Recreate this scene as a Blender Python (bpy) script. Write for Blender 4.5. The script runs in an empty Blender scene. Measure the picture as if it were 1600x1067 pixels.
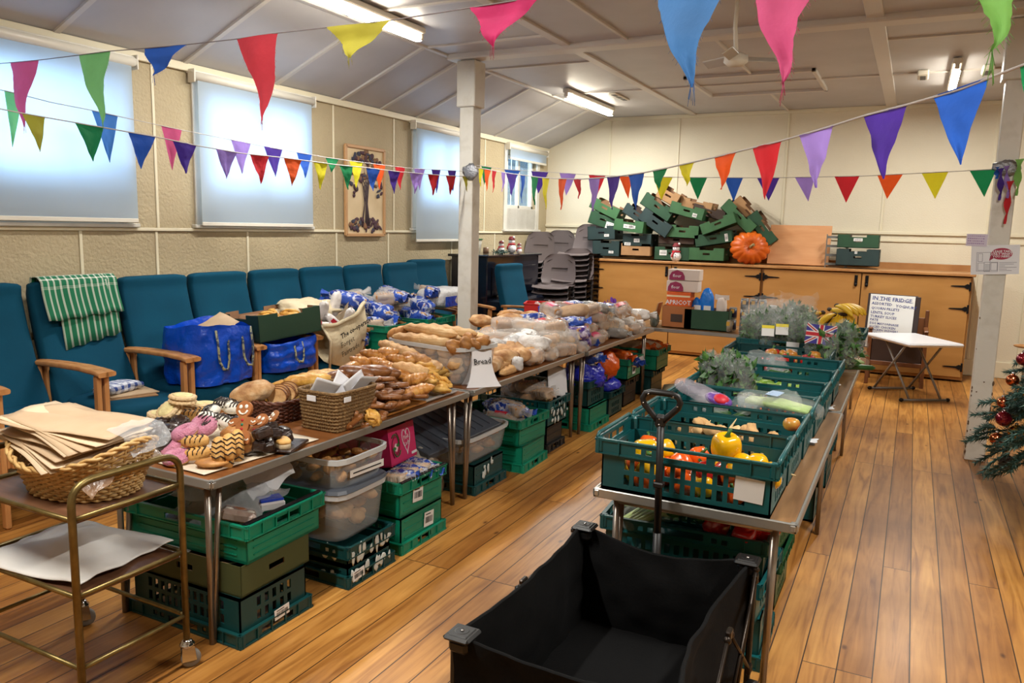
import bpy, math, random
from math import sin, cos, pi, radians, sqrt
from mathutils import Vector, Matrix, Euler, noise
random.seed(11)
COL = bpy.context.scene.collection
V = Vector
# ---------------------------------------------------------------- camera
YAW, PITCH, ROLL, FPX, EYE = .4718501, .1467176, .0233797, 1214.3, 1.68
_cy, _sy, _cp, _sp = cos(YAW), sin(YAW), cos(PITCH), sin(PITCH)
FWD = V((-_sy*_cp, _cy*_cp, -_sp)); _rt = V((_cy, _sy, 0)); _up = _rt.cross(FWD)
RGT = _rt*cos(ROLL)+_up*sin(ROLL); UPV = -_rt*sin(ROLL)+_up*cos(ROLL)
CAM = V((0, 0, EYE))
def at(px, py, z=None, x=None, y=None):
    """where the line of sight through a measured point meets a known plane of the room"""
    d = FWD+RGT*((px-800)/FPX)+UPV*((533.5-py)/FPX)
    t = (z-EYE)/d.z if z is not None else (x/d.x if x is not None else y/d.y)
    return CAM+d*t
def depth(p): return (V(p)-CAM).dot(FWD)
def mpp(p): return depth(p)/FPX
cd = bpy.data.cameras.new('camera'); cam = bpy.data.objects.new('camera', cd); COL.objects.link(cam)
cd.sensor_width = 36; cd.lens = FPX/1600*36; cd.clip_start = .05; cd.clip_end = 100
cam.matrix_world = Matrix(((RGT.x, UPV.x, -FWD.x, 0), (RGT.y, UPV.y, -FWD.y, 0), (RGT.z, UPV.z, -FWD.z, EYE), (0, 0, 0, 1)))
bpy.context.scene.camera = cam
# ---------------------------------------------------------------- materials
def lin(c):
    return tuple((v/255/12.92 if v/255 <= .04045 else ((v/255+.055)/1.055)**2.4) for v in c[:3])+(1,)
_mats = {}
class N:
    def __init__(s, m): s.t = m.node_tree; s.n = s.t.nodes; s.l = s.t.links
    def new(s, k, **kw):
        n = s.n.new(k)
        for a, b in kw.items():
            if a.startswith('_'): n.inputs[int(a[1:])].default_value = b
            else: setattr(n, a, b)
        return n
    def link(s, a, b): s.l.new(a, b)
def mat(name, col=(200, 200, 200), rough=.6, metal=0, var=None, scale=12, bump=0, bscale=None, coat=0, spec=.5,
        alpha=1, trans=0, emit=None, estr=0, stretch=None, sheen=0, detail=4, sub=0, contrast=(.3, .7), rnd=0, wave=None):
    if name in _mats: return _mats[name]
    m = bpy.data.materials.new(name); m.use_nodes = True; g = N(m)
    b = g.n['Principled BSDF']; out = g.n['Material Output']
    def S(k, v):
        if k in b.inputs: b.inputs[k].default_value = v
    S('Base Color', lin(col)); S('Roughness', rough); S('Metallic', metal); S('Coat Weight', coat); S('Specular IOR Level', spec)
    S('Sheen Weight', sheen)
    if sub: S('Subsurface Weight', sub); S('Subsurface Scale', .01)
    if trans: S('Transmission Weight', trans)
    tc = g.new('ShaderNodeTexCoord'); src = tc.outputs['Object']
    if stretch:
        mp = g.new('ShaderNodeMapping'); mp.inputs['Scale'].default_value = stretch; g.link(src, mp.inputs[0]); src = mp.outputs[0]
    if var is not None or rnd:
        nz = g.new('ShaderNodeTexNoise'); nz.inputs['Scale'].default_value = scale; nz.inputs['Detail'].default_value = detail
        g.link(src, nz.inputs['Vector'])
        rp = g.new('ShaderNodeValToRGB'); cols = [col]+(var if isinstance(var, list) else ([var] if var else []))
        e = rp.color_ramp.elements; e[0].position = contrast[0]; e[0].color = lin(cols[-1]); e[1].position = contrast[1]; e[1].color = lin(cols[0])
        if len(cols) == 3:
            k = e.new((contrast[0]+contrast[1])/2); k.color = lin(cols[1])
        if wave:
            wv = g.new('ShaderNodeTexWave', bands_direction=wave[0]); wv.inputs['Scale'].default_value = wave[1]
            wv.inputs['Distortion'].default_value = wave[2]; wv.inputs['Detail'].default_value = 2; g.link(src, wv.inputs['Vector'])
            g.link(wv.outputs['Fac'], rp.inputs[0])
        else: g.link(nz.outputs['Fac'], rp.inputs[0])
        cout = rp.outputs[0]
        if rnd:
            oi = g.new('ShaderNodeObjectInfo'); hs = g.new('ShaderNodeHueSaturation')
            mr = g.new('ShaderNodeMapRange'); mr.inputs['To Min'].default_value = 1-rnd; mr.inputs['To Max'].default_value = 1+rnd
            g.link(oi.outputs['Random'], mr.inputs[0]); g.link(mr.outputs[0], hs.inputs['Value']); g.link(cout, hs.inputs['Color']); cout = hs.outputs[0]
        g.link(cout, b.inputs['Base Color'])
    if bump:
        bn = g.new('ShaderNodeTexNoise'); bn.inputs['Scale'].default_value = bscale or scale*3; bn.inputs['Detail'].default_value = 5
        g.link(src, bn.inputs['Vector'])
        bp = g.new('ShaderNodeBump'); bp.inputs['Strength'].default_value = min(1, bump); bp.inputs['Distance'].default_value = .01*max(1, bump)
        g.link(bn.outputs['Fac'], bp.inputs['Height']); g.link(bp.outputs[0], b.inputs['Normal'])
    if emit: S('Emission Color', lin(emit)); S('Emission Strength', estr)
    if alpha < 1:
        tr = g.new('ShaderNodeBsdfTransparent'); mx = g.new('ShaderNodeMixShader'); mx.inputs[0].default_value = alpha
        g.link(tr.outputs[0], mx.inputs[1]); g.link(b.outputs[0], mx.inputs[2]); g.link(mx.outputs[0], out.inputs[0])
    _mats[name] = m
    return m
# ---------------------------------------------------------------- mesh builder
def rot(x=0, y=0, z=0): return Euler((radians(x), radians(y), radians(z))).to_matrix().to_4x4()
def tr(x=0, y=0, z=0): return Matrix.Translation((x, y, z))
def sc(x, y=None, z=None): return Matrix.Diagonal((x, y if y is not None else x, z if z is not None else x, 1))
def frame(o, x, y):
    """matrix whose origin is o and whose x / y axes run along the given directions"""
    x = V(x).normalized(); y = V(y).normalized(); z = x.cross(y).normalized(); y = z.cross(x)
    return Matrix(((x.x, y.x, z.x, o[0]), (x.y, y.y, z.y, o[1]), (x.z, y.z, z.z, o[2]), (0, 0, 0, 1)))
_glyph = {}
class MB:
    def __init__(s): s.v = []; s.f = []; s.m = []; s.s = []; s.M = Matrix.Identity(4)
    def add(s, vs, fs, m=0, sm=False, M=None):
        T = s.M @ M if M is not None else s.M
        k = len(s.v); s.v.extend([T @ V(v) for v in vs])
        flip = T.determinant() < 0
        for f in fs:
            s.f.append(tuple(i+k for i in (reversed(f) if flip else f)))
        s.m.extend([m]*len(fs)); s.s.extend([sm]*len(fs)); return s
    def box(s, c, d, m=0, M=None, ch=0):
        hx, hy, hz = d[0]/2, d[1]/2, d[2]/2; T = tr(*c)
        if M is not None: T = T @ M
        if ch <= 0:
            vs = [(x, y, z) for x in (-hx, hx) for y in (-hy, hy) for z in (-hz, hz)]
            return s.add(vs, [(0, 1, 3, 2), (4, 6, 7, 5), (0, 4, 5, 1), (2, 3, 7, 6), (0, 2, 6, 4), (1, 5, 7, 3)], m, False, T)
        ch = min(ch, hx*.9, hy*.9, hz*.9); h = (hx, hy, hz); vs = []; idx = {}
        for sx in (-1, 1):
            for sy in (-1, 1):
                for sz in (-1, 1):
                    for a in range(3):
                        p = [q*(h[i] if i == a else h[i]-ch) for i, q in enumerate((sx, sy, sz))]
                        idx[(sx, sy, sz, a)] = len(vs); vs.append(p)
        fs = []
        def put(ids):
            P = [V(vs[i]) for i in ids]; n = (P[1]-P[0]).cross(P[2]-P[0]); c = sum(P, V())/len(P)
            fs.append(tuple(ids) if n.dot(c) > 0 else tuple(reversed(ids)))
        for a in range(3):
            b, c2 = [i for i in range(3) if i != a]
            for q in (-1, 1):
                ids = []
                for u, w in ((-1, -1), (1, -1), (1, 1), (-1, 1)):
                    k = [0]*3; k[a] = q; k[b] = u; k[c2] = w; ids.append(idx[(*k, a)])
                put(ids)
            for u in (-1, 1):
                for w in (-1, 1):
                    ids = []
                    for q, ax in ((-1, b), (1, b), (1, c2), (-1, c2)):
                        k = [0]*3; k[a] = q; k[b] = u; k[c2] = w; ids.append(idx[(*k, ax)])
                    put(ids)
        for sx in (-1, 1):
            for sy in (-1, 1):
                for sz in (-1, 1): put([idx[(sx, sy, sz, a)] for a in range(3)])
        return s.add(vs, fs, m, False, T)
    def tube(s, pts, r, m=0, n=8, closed=False, cap=True, sm=True, flat=1):
        pts = [V(p) for p in pts]; L = len(pts); R = r if isinstance(r, (list, tuple)) else [r]*L
        vs = []; ref = None
        for i, p in enumerate(pts):
            if closed: t = pts[(i+1) % L]-pts[i-1]
            else: t = pts[min(i+1, L-1)]-pts[max(i-1, 0)]
            if t.length < 1e-9: t = V((0, 0, 1))
            t.normalize()
            if ref is None: ref = V((0, 0, 1)) if abs(t.z) < .9 else V((1, 0, 0))
            u = t.cross(ref)
            if u.length < 1e-5: u = t.orthogonal()
            u.normalize(); w = u.cross(t).normalized(); ref = w
            for k in range(n):
                a = 2*pi*k/n; vs.append(p+u*cos(a)*R[i]+w*sin(a)*R[i]*flat)
        fs = []
        for i in range(L if closed else L-1):
            j = (i+1) % L
            for k in range(n):
                q = (k+1) % n; fs.append((i*n+k, i*n+q, j*n+q, j*n+k))
        if cap and not closed: fs += [tuple(range(n))[::-1], tuple(range((L-1)*n, L*n))]
        return s.add(vs, fs, m, sm)
    def cyl(s, a, b, r, m=0, n=12, sm=True): return s.tube([a, b], r, m, n, sm=sm)
    def lathe(s, prof, m=0, n=24, M=None, sm=True, sq=0):
        vs = []
        for r, z in prof:
            for k in range(n):
                a = 2*pi*k/n; q = 1
                if sq: q = 1/(abs(cos(a))**sq+abs(sin(a))**sq)**(1/sq)
                vs.append((r*cos(a)*q, r*sin(a)*q, z))
        fs = [(i*n+k, i*n+(k+1) % n, (i+1)*n+(k+1) % n, (i+1)*n+k) for i in range(len(prof)-1) for k in range(n)]
        if prof[0][0] > 1e-6: fs.append(tuple(range(n))[::-1])
        if prof[-1][0] > 1e-6: fs.append(tuple(range((len(prof)-1)*n, len(prof)*n)))
        return s.add(vs, fs, m, sm, M)
    def ell(s, c, r, m=0, nu=16, nv=9, M=None, nz=0, ns=3, sq=2, seed=0, sm=True, fn=None):
        """ellipsoid; sq>2 squares it up, nz adds lumps, fn(v)->v shapes it"""
        vs = []; T = tr(*c) @ M if M is not None else tr(*c)
        if not isinstance(r, (tuple, list)): r = (r, r, r)
        o = V((seed*3.7, seed*1.3, seed*7.1))
        for i in range(nv+1):
            t = pi*i/nv
            for k in range(nu):
                a = 2*pi*k/nu
                d = V((sin(t)*cos(a), sin(t)*sin(a), cos(t)))
                if sq != 2:
                    q = (abs(d.x)**sq+abs(d.y)**sq+abs(d.z)**sq)**(-1/sq); d = d*q
                if nz: d = d*(1+nz*noise.noise(d*ns+o))
                p = V((d.x*r[0], d.y*r[1], d.z*r[2]))
                if fn: p = fn(p)
                vs.append(p)
        fs = [(i*nu+k, (i+1)*nu+k, (i+1)*nu+(k+1) % nu, i*nu+(k+1) % nu) for i in range(nv) for k in range(nu)]
        return s.add(vs, fs, m, sm, T)
    def grid(s, fn, nu, nv, m=0, sm=True, M=None, thick=0):
        vs = [V(fn(i/nu, j/nv)) for i in range(nu+1) for j in range(nv+1)]
        W = nv+1; fs = [(i*W+j, (i+1)*W+j, (i+1)*W+j+1, i*W+j+1) for i in range(nu) for j in range(nv)]
        if thick:
            # second skin displaced along vertex normals
            nn = [V() for _ in vs]
            for f in fs:
                q = (vs[f[1]]-vs[f[0]]).cross(vs[f[2]]-vs[f[0]])
                for i in f: nn[i] += q
            k = len(vs); vs += [v-(n.normalized() if n.length else n)*thick for v, n in zip(vs[:k], nn)]
            fs2 = [tuple(i+k for i in reversed(f)) for f in fs]
            rim = [(i*W) for i in range(nu+1)]+[nu*W+j for j in range(1, nv+1)]+[i*W+nv for i in range(nu-1, -1, -1)]+[j for j in range(nv-1, 0, -1)]
            fs3 = [(rim[i], rim[(i+1) % len(rim)], rim[(i+1) % len(rim)]+k, rim[i]+k)[::-1] for i in range(len(rim))]
            fs = fs+fs2+fs3
        return s.add(vs, fs, m, sm, M)
    def prism(s, poly, z0, z1, m=0, M=None, sm=False):
        n = len(poly); vs = [(x, y, z0) for x, y in poly]+[(x, y, z1) for x, y in poly]
        fs = [tuple(range(n))[::-1], tuple(range(n, 2*n))]+[(i, (i+1) % n, (i+1) % n+n, i+n) for i in range(n)]
        return s.add(vs, fs, m, sm, M)
    def panel(s, x0, y0, x1, y1, holes, t, m=0, M=None, mh=None):
        """flat plate in xy from z=0 to z=t with rectangular holes"""
        X = sorted({x0, x1, *[h[0] for h in holes], *[h[2] for h in holes]}); Y = sorted({y0, y1, *[h[1] for h in holes], *[h[3] for h in holes]})
        X = [x for x in X if x0 <= x <= x1]; Y = [y for y in Y if y0 <= y <= y1]
        nx, ny = len(X)-1, len(Y)-1
        def solid(i, j):
            if i < 0 or j < 0 or i >= nx or j >= ny: return False
            cx, cy = (X[i]+X[i+1])/2, (Y[j]+Y[j+1])/2
            return not any(h[0] < cx < h[2] and h[1] < cy < h[3] for h in holes)
        vs = []; fs = []; ix = {}
        def vi(i, j, z):
            k = (i, j, z)
            if k not in ix: ix[k] = len(vs); vs.append((X[i], Y[j], t if z else 0))
            return ix[k]
        for i in range(nx):
            for j in range(ny):
                if not solid(i, j): continue
                fs.append((vi(i, j, 1), vi(i+1, j, 1), vi(i+1, j+1, 1), vi(i, j+1, 1)))
                fs.append((vi(i, j, 0), vi(i, j+1, 0), vi(i+1, j+1, 0), vi(i+1, j, 0)))
                if not solid(i-1, j): fs.append((vi(i, j, 0), vi(i, j, 1), vi(i, j+1, 1), vi(i, j+1, 0)))
                if not solid(i+1, j): fs.append((vi(i+1, j, 0), vi(i+1, j+1, 0), vi(i+1, j+1, 1), vi(i+1, j, 1)))
                if not solid(i, j-1): fs.append((vi(i, j, 0), vi(i+1, j, 0), vi(i+1, j, 1), vi(i, j, 1)))
                if not solid(i, j+1): fs.append((vi(i, j+1, 0), vi(i, j+1, 1), vi(i+1, j+1, 1), vi(i+1, j+1, 0)))
        return s.add(vs, fs, m, False, M)
    def text(s, txt, size, M, m=0, align='CENTER', depth_=.0006, xs=1, spacing=1, bold=.018):
        key = (txt, align, spacing, bold)
        if key not in _glyph:
            cu = bpy.data.curves.new('t', 'FONT'); cu.body = txt; cu.size = 1; cu.align_x = align; cu.align_y = 'CENTER'; cu.resolution_u = 1
            cu.space_character = spacing; cu.offset = bold
            ob = bpy.data.objects.new('t', cu); COL.objects.link(ob); dg = bpy.context.evaluated_depsgraph_get(); dg.update()
            me = bpy.data.meshes.new_from_object(ob.evaluated_get(dg))
            _glyph[key] = ([v.co.copy() for v in me.vertices], [tuple(p.vertices) for p in me.polygons])
            bpy.data.objects.remove(ob); bpy.data.curves.remove(cu); bpy.data.meshes.remove(me)
        vs, fs = _glyph[key]
        return s.add([(v.x*size*xs, v.y*size, depth_) for v in vs], fs, m, False, M)
    def build(s, name, mats, parent=None, loc=None, R=None):
        me = bpy.data.meshes.new(name); me.from_pydata([tuple(v) for v in s.v], [], s.f)
        for x in (mats if isinstance(mats, (list, tuple)) else [mats]): me.materials.append(x)
        me.polygons.foreach_set('material_index', s.m); me.polygons.foreach_set('use_smooth', s.s); me.update()
        o = bpy.data.objects.new(name, me); COL.objects.link(o)
        if parent: o.parent = parent
        if loc is not None: o.location = loc
        if R is not None: o.rotation_euler = R
        return o
def tag(o, label=None, cat=None, group=None, kind=None):
    if label: o['label'] = label
    if cat: o['category'] = cat
    if group: o['group'] = group
    if kind: o['kind'] = kind
    return o
def thing(name, label, cat, loc=(0, 0, 0), rz=0, group=None, R=None):
    o = bpy.data.objects.new(name, None); COL.objects.link(o); o.location = loc; o.empty_display_size = .05
    o.rotation_euler = R if R is not None else (0, 0, radians(rz)); return tag(o, label, cat, group)
def single(name, mb, mats, label, cat, loc=(0, 0, 0), rz=0, group=None, R=None, scale=None):
    o = mb.build(name, mats, None, loc, R if R is not None else (0, 0, radians(rz)))
    if scale: o.scale = scale if isinstance(scale, (tuple, list)) else (scale,)*3
    return tag(o, label, cat, group)
_kids = {}
def kids(o): return [c for c in bpy.data.objects if c.parent == o]
def dup(o, loc=None, rz=None, label=None, group=None, R=None, scale=None):
    def cp(a, par):
        b = a.copy(); COL.objects.link(b); b.parent = par
        for c in kids(a): cp(c, b)
        return b
    r = cp(o, None)
    if loc is not None: r.location = loc
    if rz is not None: r.rotation_euler = (0, 0, radians(rz))
    if R is not None: r.rotation_euler = R
    if scale is not None: r.scale = scale if isinstance(scale, (tuple, list)) else (scale,)*3
    if label: r['label'] = label
    if group: r['group'] = group
    return r
def struct(name, mb, mats, loc=None, R=None): return tag(mb.build(name, mats, None, loc, R), kind='structure')
ORD = ['first', 'second', 'third', 'fourth', 'fifth', 'sixth', 'seventh', 'eighth', 'ninth', 'tenth', 'eleventh', 'twelfth', 'thirteenth', 'fourteenth', 'fifteenth',
       'sixteenth', 'seventeenth', 'eighteenth', 'nineteenth', 'twentieth']
def rp(a, b): return random.uniform(a, b)
def crumple(fn, amp, sc_, seed=0):
    """wrap a surface function with cloth/plastic creases"""
    o = V((seed*5.3, seed*2.1, seed*.7))
    def g(u, v):
        p = V(fn(u, v)); n = noise.noise(p*sc_+o); n2 = noise.noise(p*sc_*2.3+o); n3 = noise.noise(p*sc_*.6-o)
        return p+V((n2, n3, n))*amp
    return g
# ================================================================ THE ROOM
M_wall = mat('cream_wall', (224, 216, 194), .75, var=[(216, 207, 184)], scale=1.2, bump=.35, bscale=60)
M_wallL = mat('woodchip_wall', (180, 166, 136), .75, var=[(168, 154, 123)], scale=1.5, bump=.9, bscale=45)  # darkened so the colour carries this wall's shade side
M_ceil = mat('grey_white_ceiling', (190, 190, 196), .42, var=[(178, 178, 184)], scale=2, bump=.12, bscale=6)
M_white = mat('white_gloss_paint', (214, 212, 204), .35, var=[(198, 195, 186)], scale=5)
M_trimc = mat('cream_trim', (220, 212, 186), .5)
def floor_mat():
    m = bpy.data.materials.new('pine_floorboards'); m.use_nodes = True; g = N(m); b = g.n['Principled BSDF']
    tc = g.new('ShaderNodeTexCoord'); mp = g.new('ShaderNodeMapping'); mp.inputs['Rotation'].default_value = (0, 0, radians(90))
    g.link(tc.outputs['Object'], mp.inputs[0])
    br = g.new('ShaderNodeTexBrick'); br.offset = .37; br.offset_frequency = 3
    for k, v in (('Scale', 1), ('Mortar Size', .0028), ('Mortar Smooth', .3), ('Bias', 0), ('Brick Width', 3.1), ('Row Height', .127)): br.inputs[k].default_value = v
    br.inputs['Color1'].default_value = (0, 0, 0, 1); br.inputs['Color2'].default_value = (1, 1, 1, 1); br.inputs['Mortar'].default_value = (.5, .5, .5, 1)
    g.link(mp.outputs[0], br.inputs['Vector'])
    # grain, offset per board
    mp2 = g.new('ShaderNodeMapping'); mp2.inputs['Scale'].default_value = (1.0, 14, 1); g.link(mp.outputs[0], mp2.inputs[0])
    ad = g.new('ShaderNodeVectorMath', operation='MULTIPLY_ADD'); g.link(br.outputs['Color'], ad.inputs[0]); ad.inputs[1].default_value = (7, 13, 5); g.link(mp2.outputs[0], ad.inputs[2])
    n1 = g.new('ShaderNodeTexNoise'); n1.inputs['Scale'].default_value = 1.6; n1.inputs['Detail'].default_value = 8; n1.inputs['Distortion'].default_value = 1.2; g.link(ad.outputs[0], n1.inputs['Vector'])
    r1 = g.new('ShaderNodeValToRGB'); e = r1.color_ramp.elements
    e[0].position = .28; e[0].color = lin((158, 104, 48)); e[1].position = .75; e[1].color = lin((224, 170, 96)); k = e.new(.5); k.color = lin((204, 148, 76))
    g.link(n1.outputs['Fac'], r1.inputs[0])
    # board tint
    r2 = g.new('ShaderNodeValToRGB'); e = r2.color_ramp.elements; e[0].position = 0; e[0].color = lin((206, 190, 176)); e[1].position = 1; e[1].color = lin((255, 250, 240)); g.link(br.outputs['Color'], r2.inputs[0])
    mx = g.new('ShaderNodeMix', data_type='RGBA', blend_type='MULTIPLY'); mx.inputs[0].default_value = 1; g.link(r1.outputs[0], mx.inputs[6]); g.link(r2.outputs[0], mx.inputs[7])
    # knots and scuffs
    vo = g.new('ShaderNodeTexVoronoi'); vo.inputs['Scale'].default_value = 3.2; mp3 = g.new('ShaderNodeMapping'); mp3.inputs['Scale'].default_value = (.8, 1.6, 1); g.link(mp.outputs[0], mp3.inputs[0]); g.link(mp3.outputs[0], vo.inputs['Vector'])
    r3 = g.new('ShaderNodeValToRGB'); e = r3.color_ramp.elements; e[0].position = .03; e[0].color = lin((96, 58, 30)); e[1].position = .075; e[1].color = (1, 1, 1, 1); g.link(vo.outputs['Distance'], r3.inputs[0])
    mx2 = g.new('ShaderNodeMix', data_type='RGBA', blend_type='MULTIPLY'); mx2.inputs[0].default_value = .75; g.link(mx.outputs[2], mx2.inputs[6]); g.link(r3.outputs[0], mx2.inputs[7])
    n2 = g.new('ShaderNodeTexNoise'); n2.inputs['Scale'].default_value = 1.1; n2.inputs['Detail'].default_value = 6; g.link(mp.outputs[0], n2.inputs['Vector'])
    r4 = g.new('ShaderNodeValToRGB'); e = r4.color_ramp.elements; e[0].position = .35; e[0].color = lin((196, 186, 180)); e[1].position = .6; e[1].color = (1, 1, 1, 1); g.link(n2.outputs['Fac'], r4.inputs[0])
    mx3 = g.new('ShaderNodeMix', data_type='RGBA', blend_type='MULTIPLY'); mx3.inputs[0].default_value = 1; g.link(mx2.outputs[2], mx3.inputs[6]); g.link(r4.outputs[0], mx3.inputs[7])
    mx4 = g.new('ShaderNodeMix', data_type='RGBA'); g.link(br.outputs['Fac'], mx4.inputs[0]); g.link(mx3.outputs[2], mx4.inputs[6]); mx4.inputs[7].default_value = lin((52, 30, 16))
    g.link(mx4.outputs[2], b.inputs['Base Color'])
    rr = g.new('ShaderNodeMapRange'); rr.inputs['To Min'].default_value = .5; rr.inputs['To Max'].default_value = .3; g.link(n2.outputs['Fac'], rr.inputs[0]); g.link(rr.outputs[0], b.inputs['Roughness'])
    bp = g.new('ShaderNodeBump'); bp.inputs['Strength'].default_value = .35; bp.inputs['Distance'].default_value = .004; bp.invert = True
    ma = g.new('ShaderNodeMath', operation='MULTIPLY_ADD'); g.link(n1.outputs['Fac'], ma.inputs[0]); ma.inputs[1].default_value = .25; g.link(br.outputs['Fac'], ma.inputs[2]); g.link(ma.outputs[0], bp.inputs['Height']); g.link(bp.outputs[0], b.inputs['Normal'])
    b.inputs['Coat Weight'].default_value = .04; b.inputs['Specular IOR Level'].default_value = .35; b.inputs['Coat Roughness'].default_value = .25
    return m
XL, XR, YB, YR, ZC, ZW = -5.05, 3.6, 10.95, -2.2, 3.27, 2.85
f = MB(); f.box(((XL+XR)/2, (YB+YR)/2, -.05), (XR-XL+.4, YB-YR+.4, .1)); struct('floor', f, floor_mat())
# left wall, with its window openings (local x runs along world y, local y is up)
WIN = [(1.75, 3.72), (4.45, 5.58), (7.42, 8.6), (9.62, 10.55)]
WZ = (1.93, 2.66)
holes = [(a, WZ[0], b, WZ[1]) for a, b in WIN]
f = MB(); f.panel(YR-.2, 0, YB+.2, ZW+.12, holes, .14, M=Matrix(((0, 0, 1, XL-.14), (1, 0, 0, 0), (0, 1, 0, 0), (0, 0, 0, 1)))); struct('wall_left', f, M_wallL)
f = MB(); f.box(((XL+XR)/2, YB+.07, ZC/2+.05), (XR-XL+.4, .14, ZC+.1)); struct('wall_back', f, M_wall)
f = MB(); f.box((XR+.07, (YB+YR)/2, ZC/2), (.14, YB-YR+.2, ZC+.1)); struct('wall_right', f, M_wall)
f = MB(); f.box(((XL+XR)/2, YR-.07, ZC/2), (XR-XL+.2, .14, ZC+.1)); struct('wall_rear', f, M_wall)
# ceiling: flat middle and a slope down to the left wall
XF = -4.08
f = MB(); f.prism([(XL-.06, ZW-.03), (XL-.06, ZW+.12), (XF, ZC+.1), (XR+.1, ZC+.1), (XR+.1, ZC), (XF, ZC)][::-1], YR-.1, YB+.1, M=Matrix(((1, 0, 0, 0), (0, 0, 1, 0), (0, 1, 0, 0), (0, 0, 0, 1))))
struct('ceiling', f, M_ceil)
tn = [0]
def trim(mb, m=M_white, name=None):
    tn[0] += 1; return struct(name or 'trim_%d' % tn[0], mb, m)
def tb(x0, x1, y0, y1, z0, z1, m=M_white, ch=.004):
    f = MB(); f.box(((x0+x1)/2, (y0+y1)/2, (z0+z1)/2), (x1-x0, y1-y0, z1-z0), ch=ch); return trim(f, m)
M_bat = mat('ceiling_batten', (206, 203, 200), .4)
for x, w, y0, y1 in ((-2.86, .09, YR, YB), (XF, .05, YR, YB), (-.4, .12, YR, YB), (-2.3, .03, YR, 6.5), (-1.62, .03, 6.7, 8.35), (-1.62, .03, 9.5, YB), (2, .12, YR, YB)): tb(x-w/2, x+w/2, y0, y1, ZC-.02, ZC+.005, M_bat)
for y, w, x0, x1 in ((6.15, .035, XF, -2.86), (7.23, .035, XF, -2.86), (8.86, .035, XF, 2), (5.0, .035, XF, 2), (3.6, .035, XF, 2), (2.2, .035, XF, 2), (.8, .035, XF, 2), (7.3, .03, -.4, 3)): tb(x0, x1, y-w/2, y+w/2, ZC-.015, ZC+.005, M_bat)
# boxed beam over the two pillars
tb(XF, XR, 6.49, 6.67, ZC-.05, ZC+.01, M_bat, .01)
# ceiling hatch frame
for a in ((-2.3, -1.0, 8.3, 8.34), (-2.3, -1.0, 9.46, 9.5), (-2.3, -2.26, 8.3, 9.5), (-1.04, -1.0, 8.3, 9.5)): tb(a[0], a[1], a[2], a[3], ZC-.03, ZC+.005, M_bat)
sl = math.atan2(ZC-ZW, XF-XL)
for y in (.9, 2.1, 3.3, 4.3, 5.25, 6.12, 6.75, 7.4, 8.3, 9.2, 10.1):
    f = MB(); L = math.hypot(ZC-ZW, XF-XL); f.box((0, 0, -.008), (L, .04, .022)); o = trim(f, M_bat); o.location = ((XL+XF)/2, y, (ZW+ZC)/2); o.rotation_euler = (0, -sl, 0)
tb(XL, XL+.03, YR, YB, ZW-.06, ZW, M_trimc); tb(XF, XR, YB-.025, YB, ZC-.05, ZC, M_trimc)
# rails and seams of the wall boarding
tb(XL, XL+.018, YR, YB, 1.585, 1.61, M_trimc)
for y in (1.2, 2.3, 3.4, 4.0, 4.9, 6.05, 6.9, 8.2, 9.3): tb(XL, XL+.007, y-.012, y+.012, .1, 1.585, M_trimc)
for y in (4.02, 6.02, 7.0, 9.0): tb(XL, XL+.007, y-.012, y+.012, 1.61, ZW-.06, M_trimc)
tb(XL, XR, YB-.03, YB, 1.69, 1.73, M_trimc); tb(XL, XR, YB-.02, YB, 1.6, 1.63, M_trimc)
for x in (-4.06, -3.05, -1.6, -.4, .75, 1.95): tb(x-.015, x+.015, YB-.012, YB, 1.73, ZC-.05, M_trimc)
for x in (-4.6, -2.4, .7, 1.9): tb(x-.015, x+.015, YB-.012, YB, .2, 1.6, M_trimc)
f = MB(); f.box(((XL+XR)/2, YB-.012, .1), (XR-XL, .024, .2), ch=.006); struct('baseboard_back', f, M_trimc)
f = MB(); f.box((XL+.012, (YR+YB)/2, .08), (.024, YB-YR, .16), ch=.006); struct('baseboard_left', f, M_trimc)
M_recess = mat('alcove_paint_with_shade', (150, 132, 112), .7, var=[(134, 116, 98)], scale=4)  # the alcove's shade is mixed into this panel colour
f = MB(); f.box((1.66, YB-.02, 1.02), (.9, .03, 2.04), ch=.005)
for a in ((1.2, 1.27), (2.05, 2.12)): f.box(((a[0]+a[1])/2, YB-.04, 1.04), (a[1]-a[0], .06, 2.08), m=1, ch=.006)
f.box((1.66, YB-.04, 2.1), (.92, .06, .07), m=1, ch=.006); struct('door_1', f, [M_recess, M_trimc])
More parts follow.
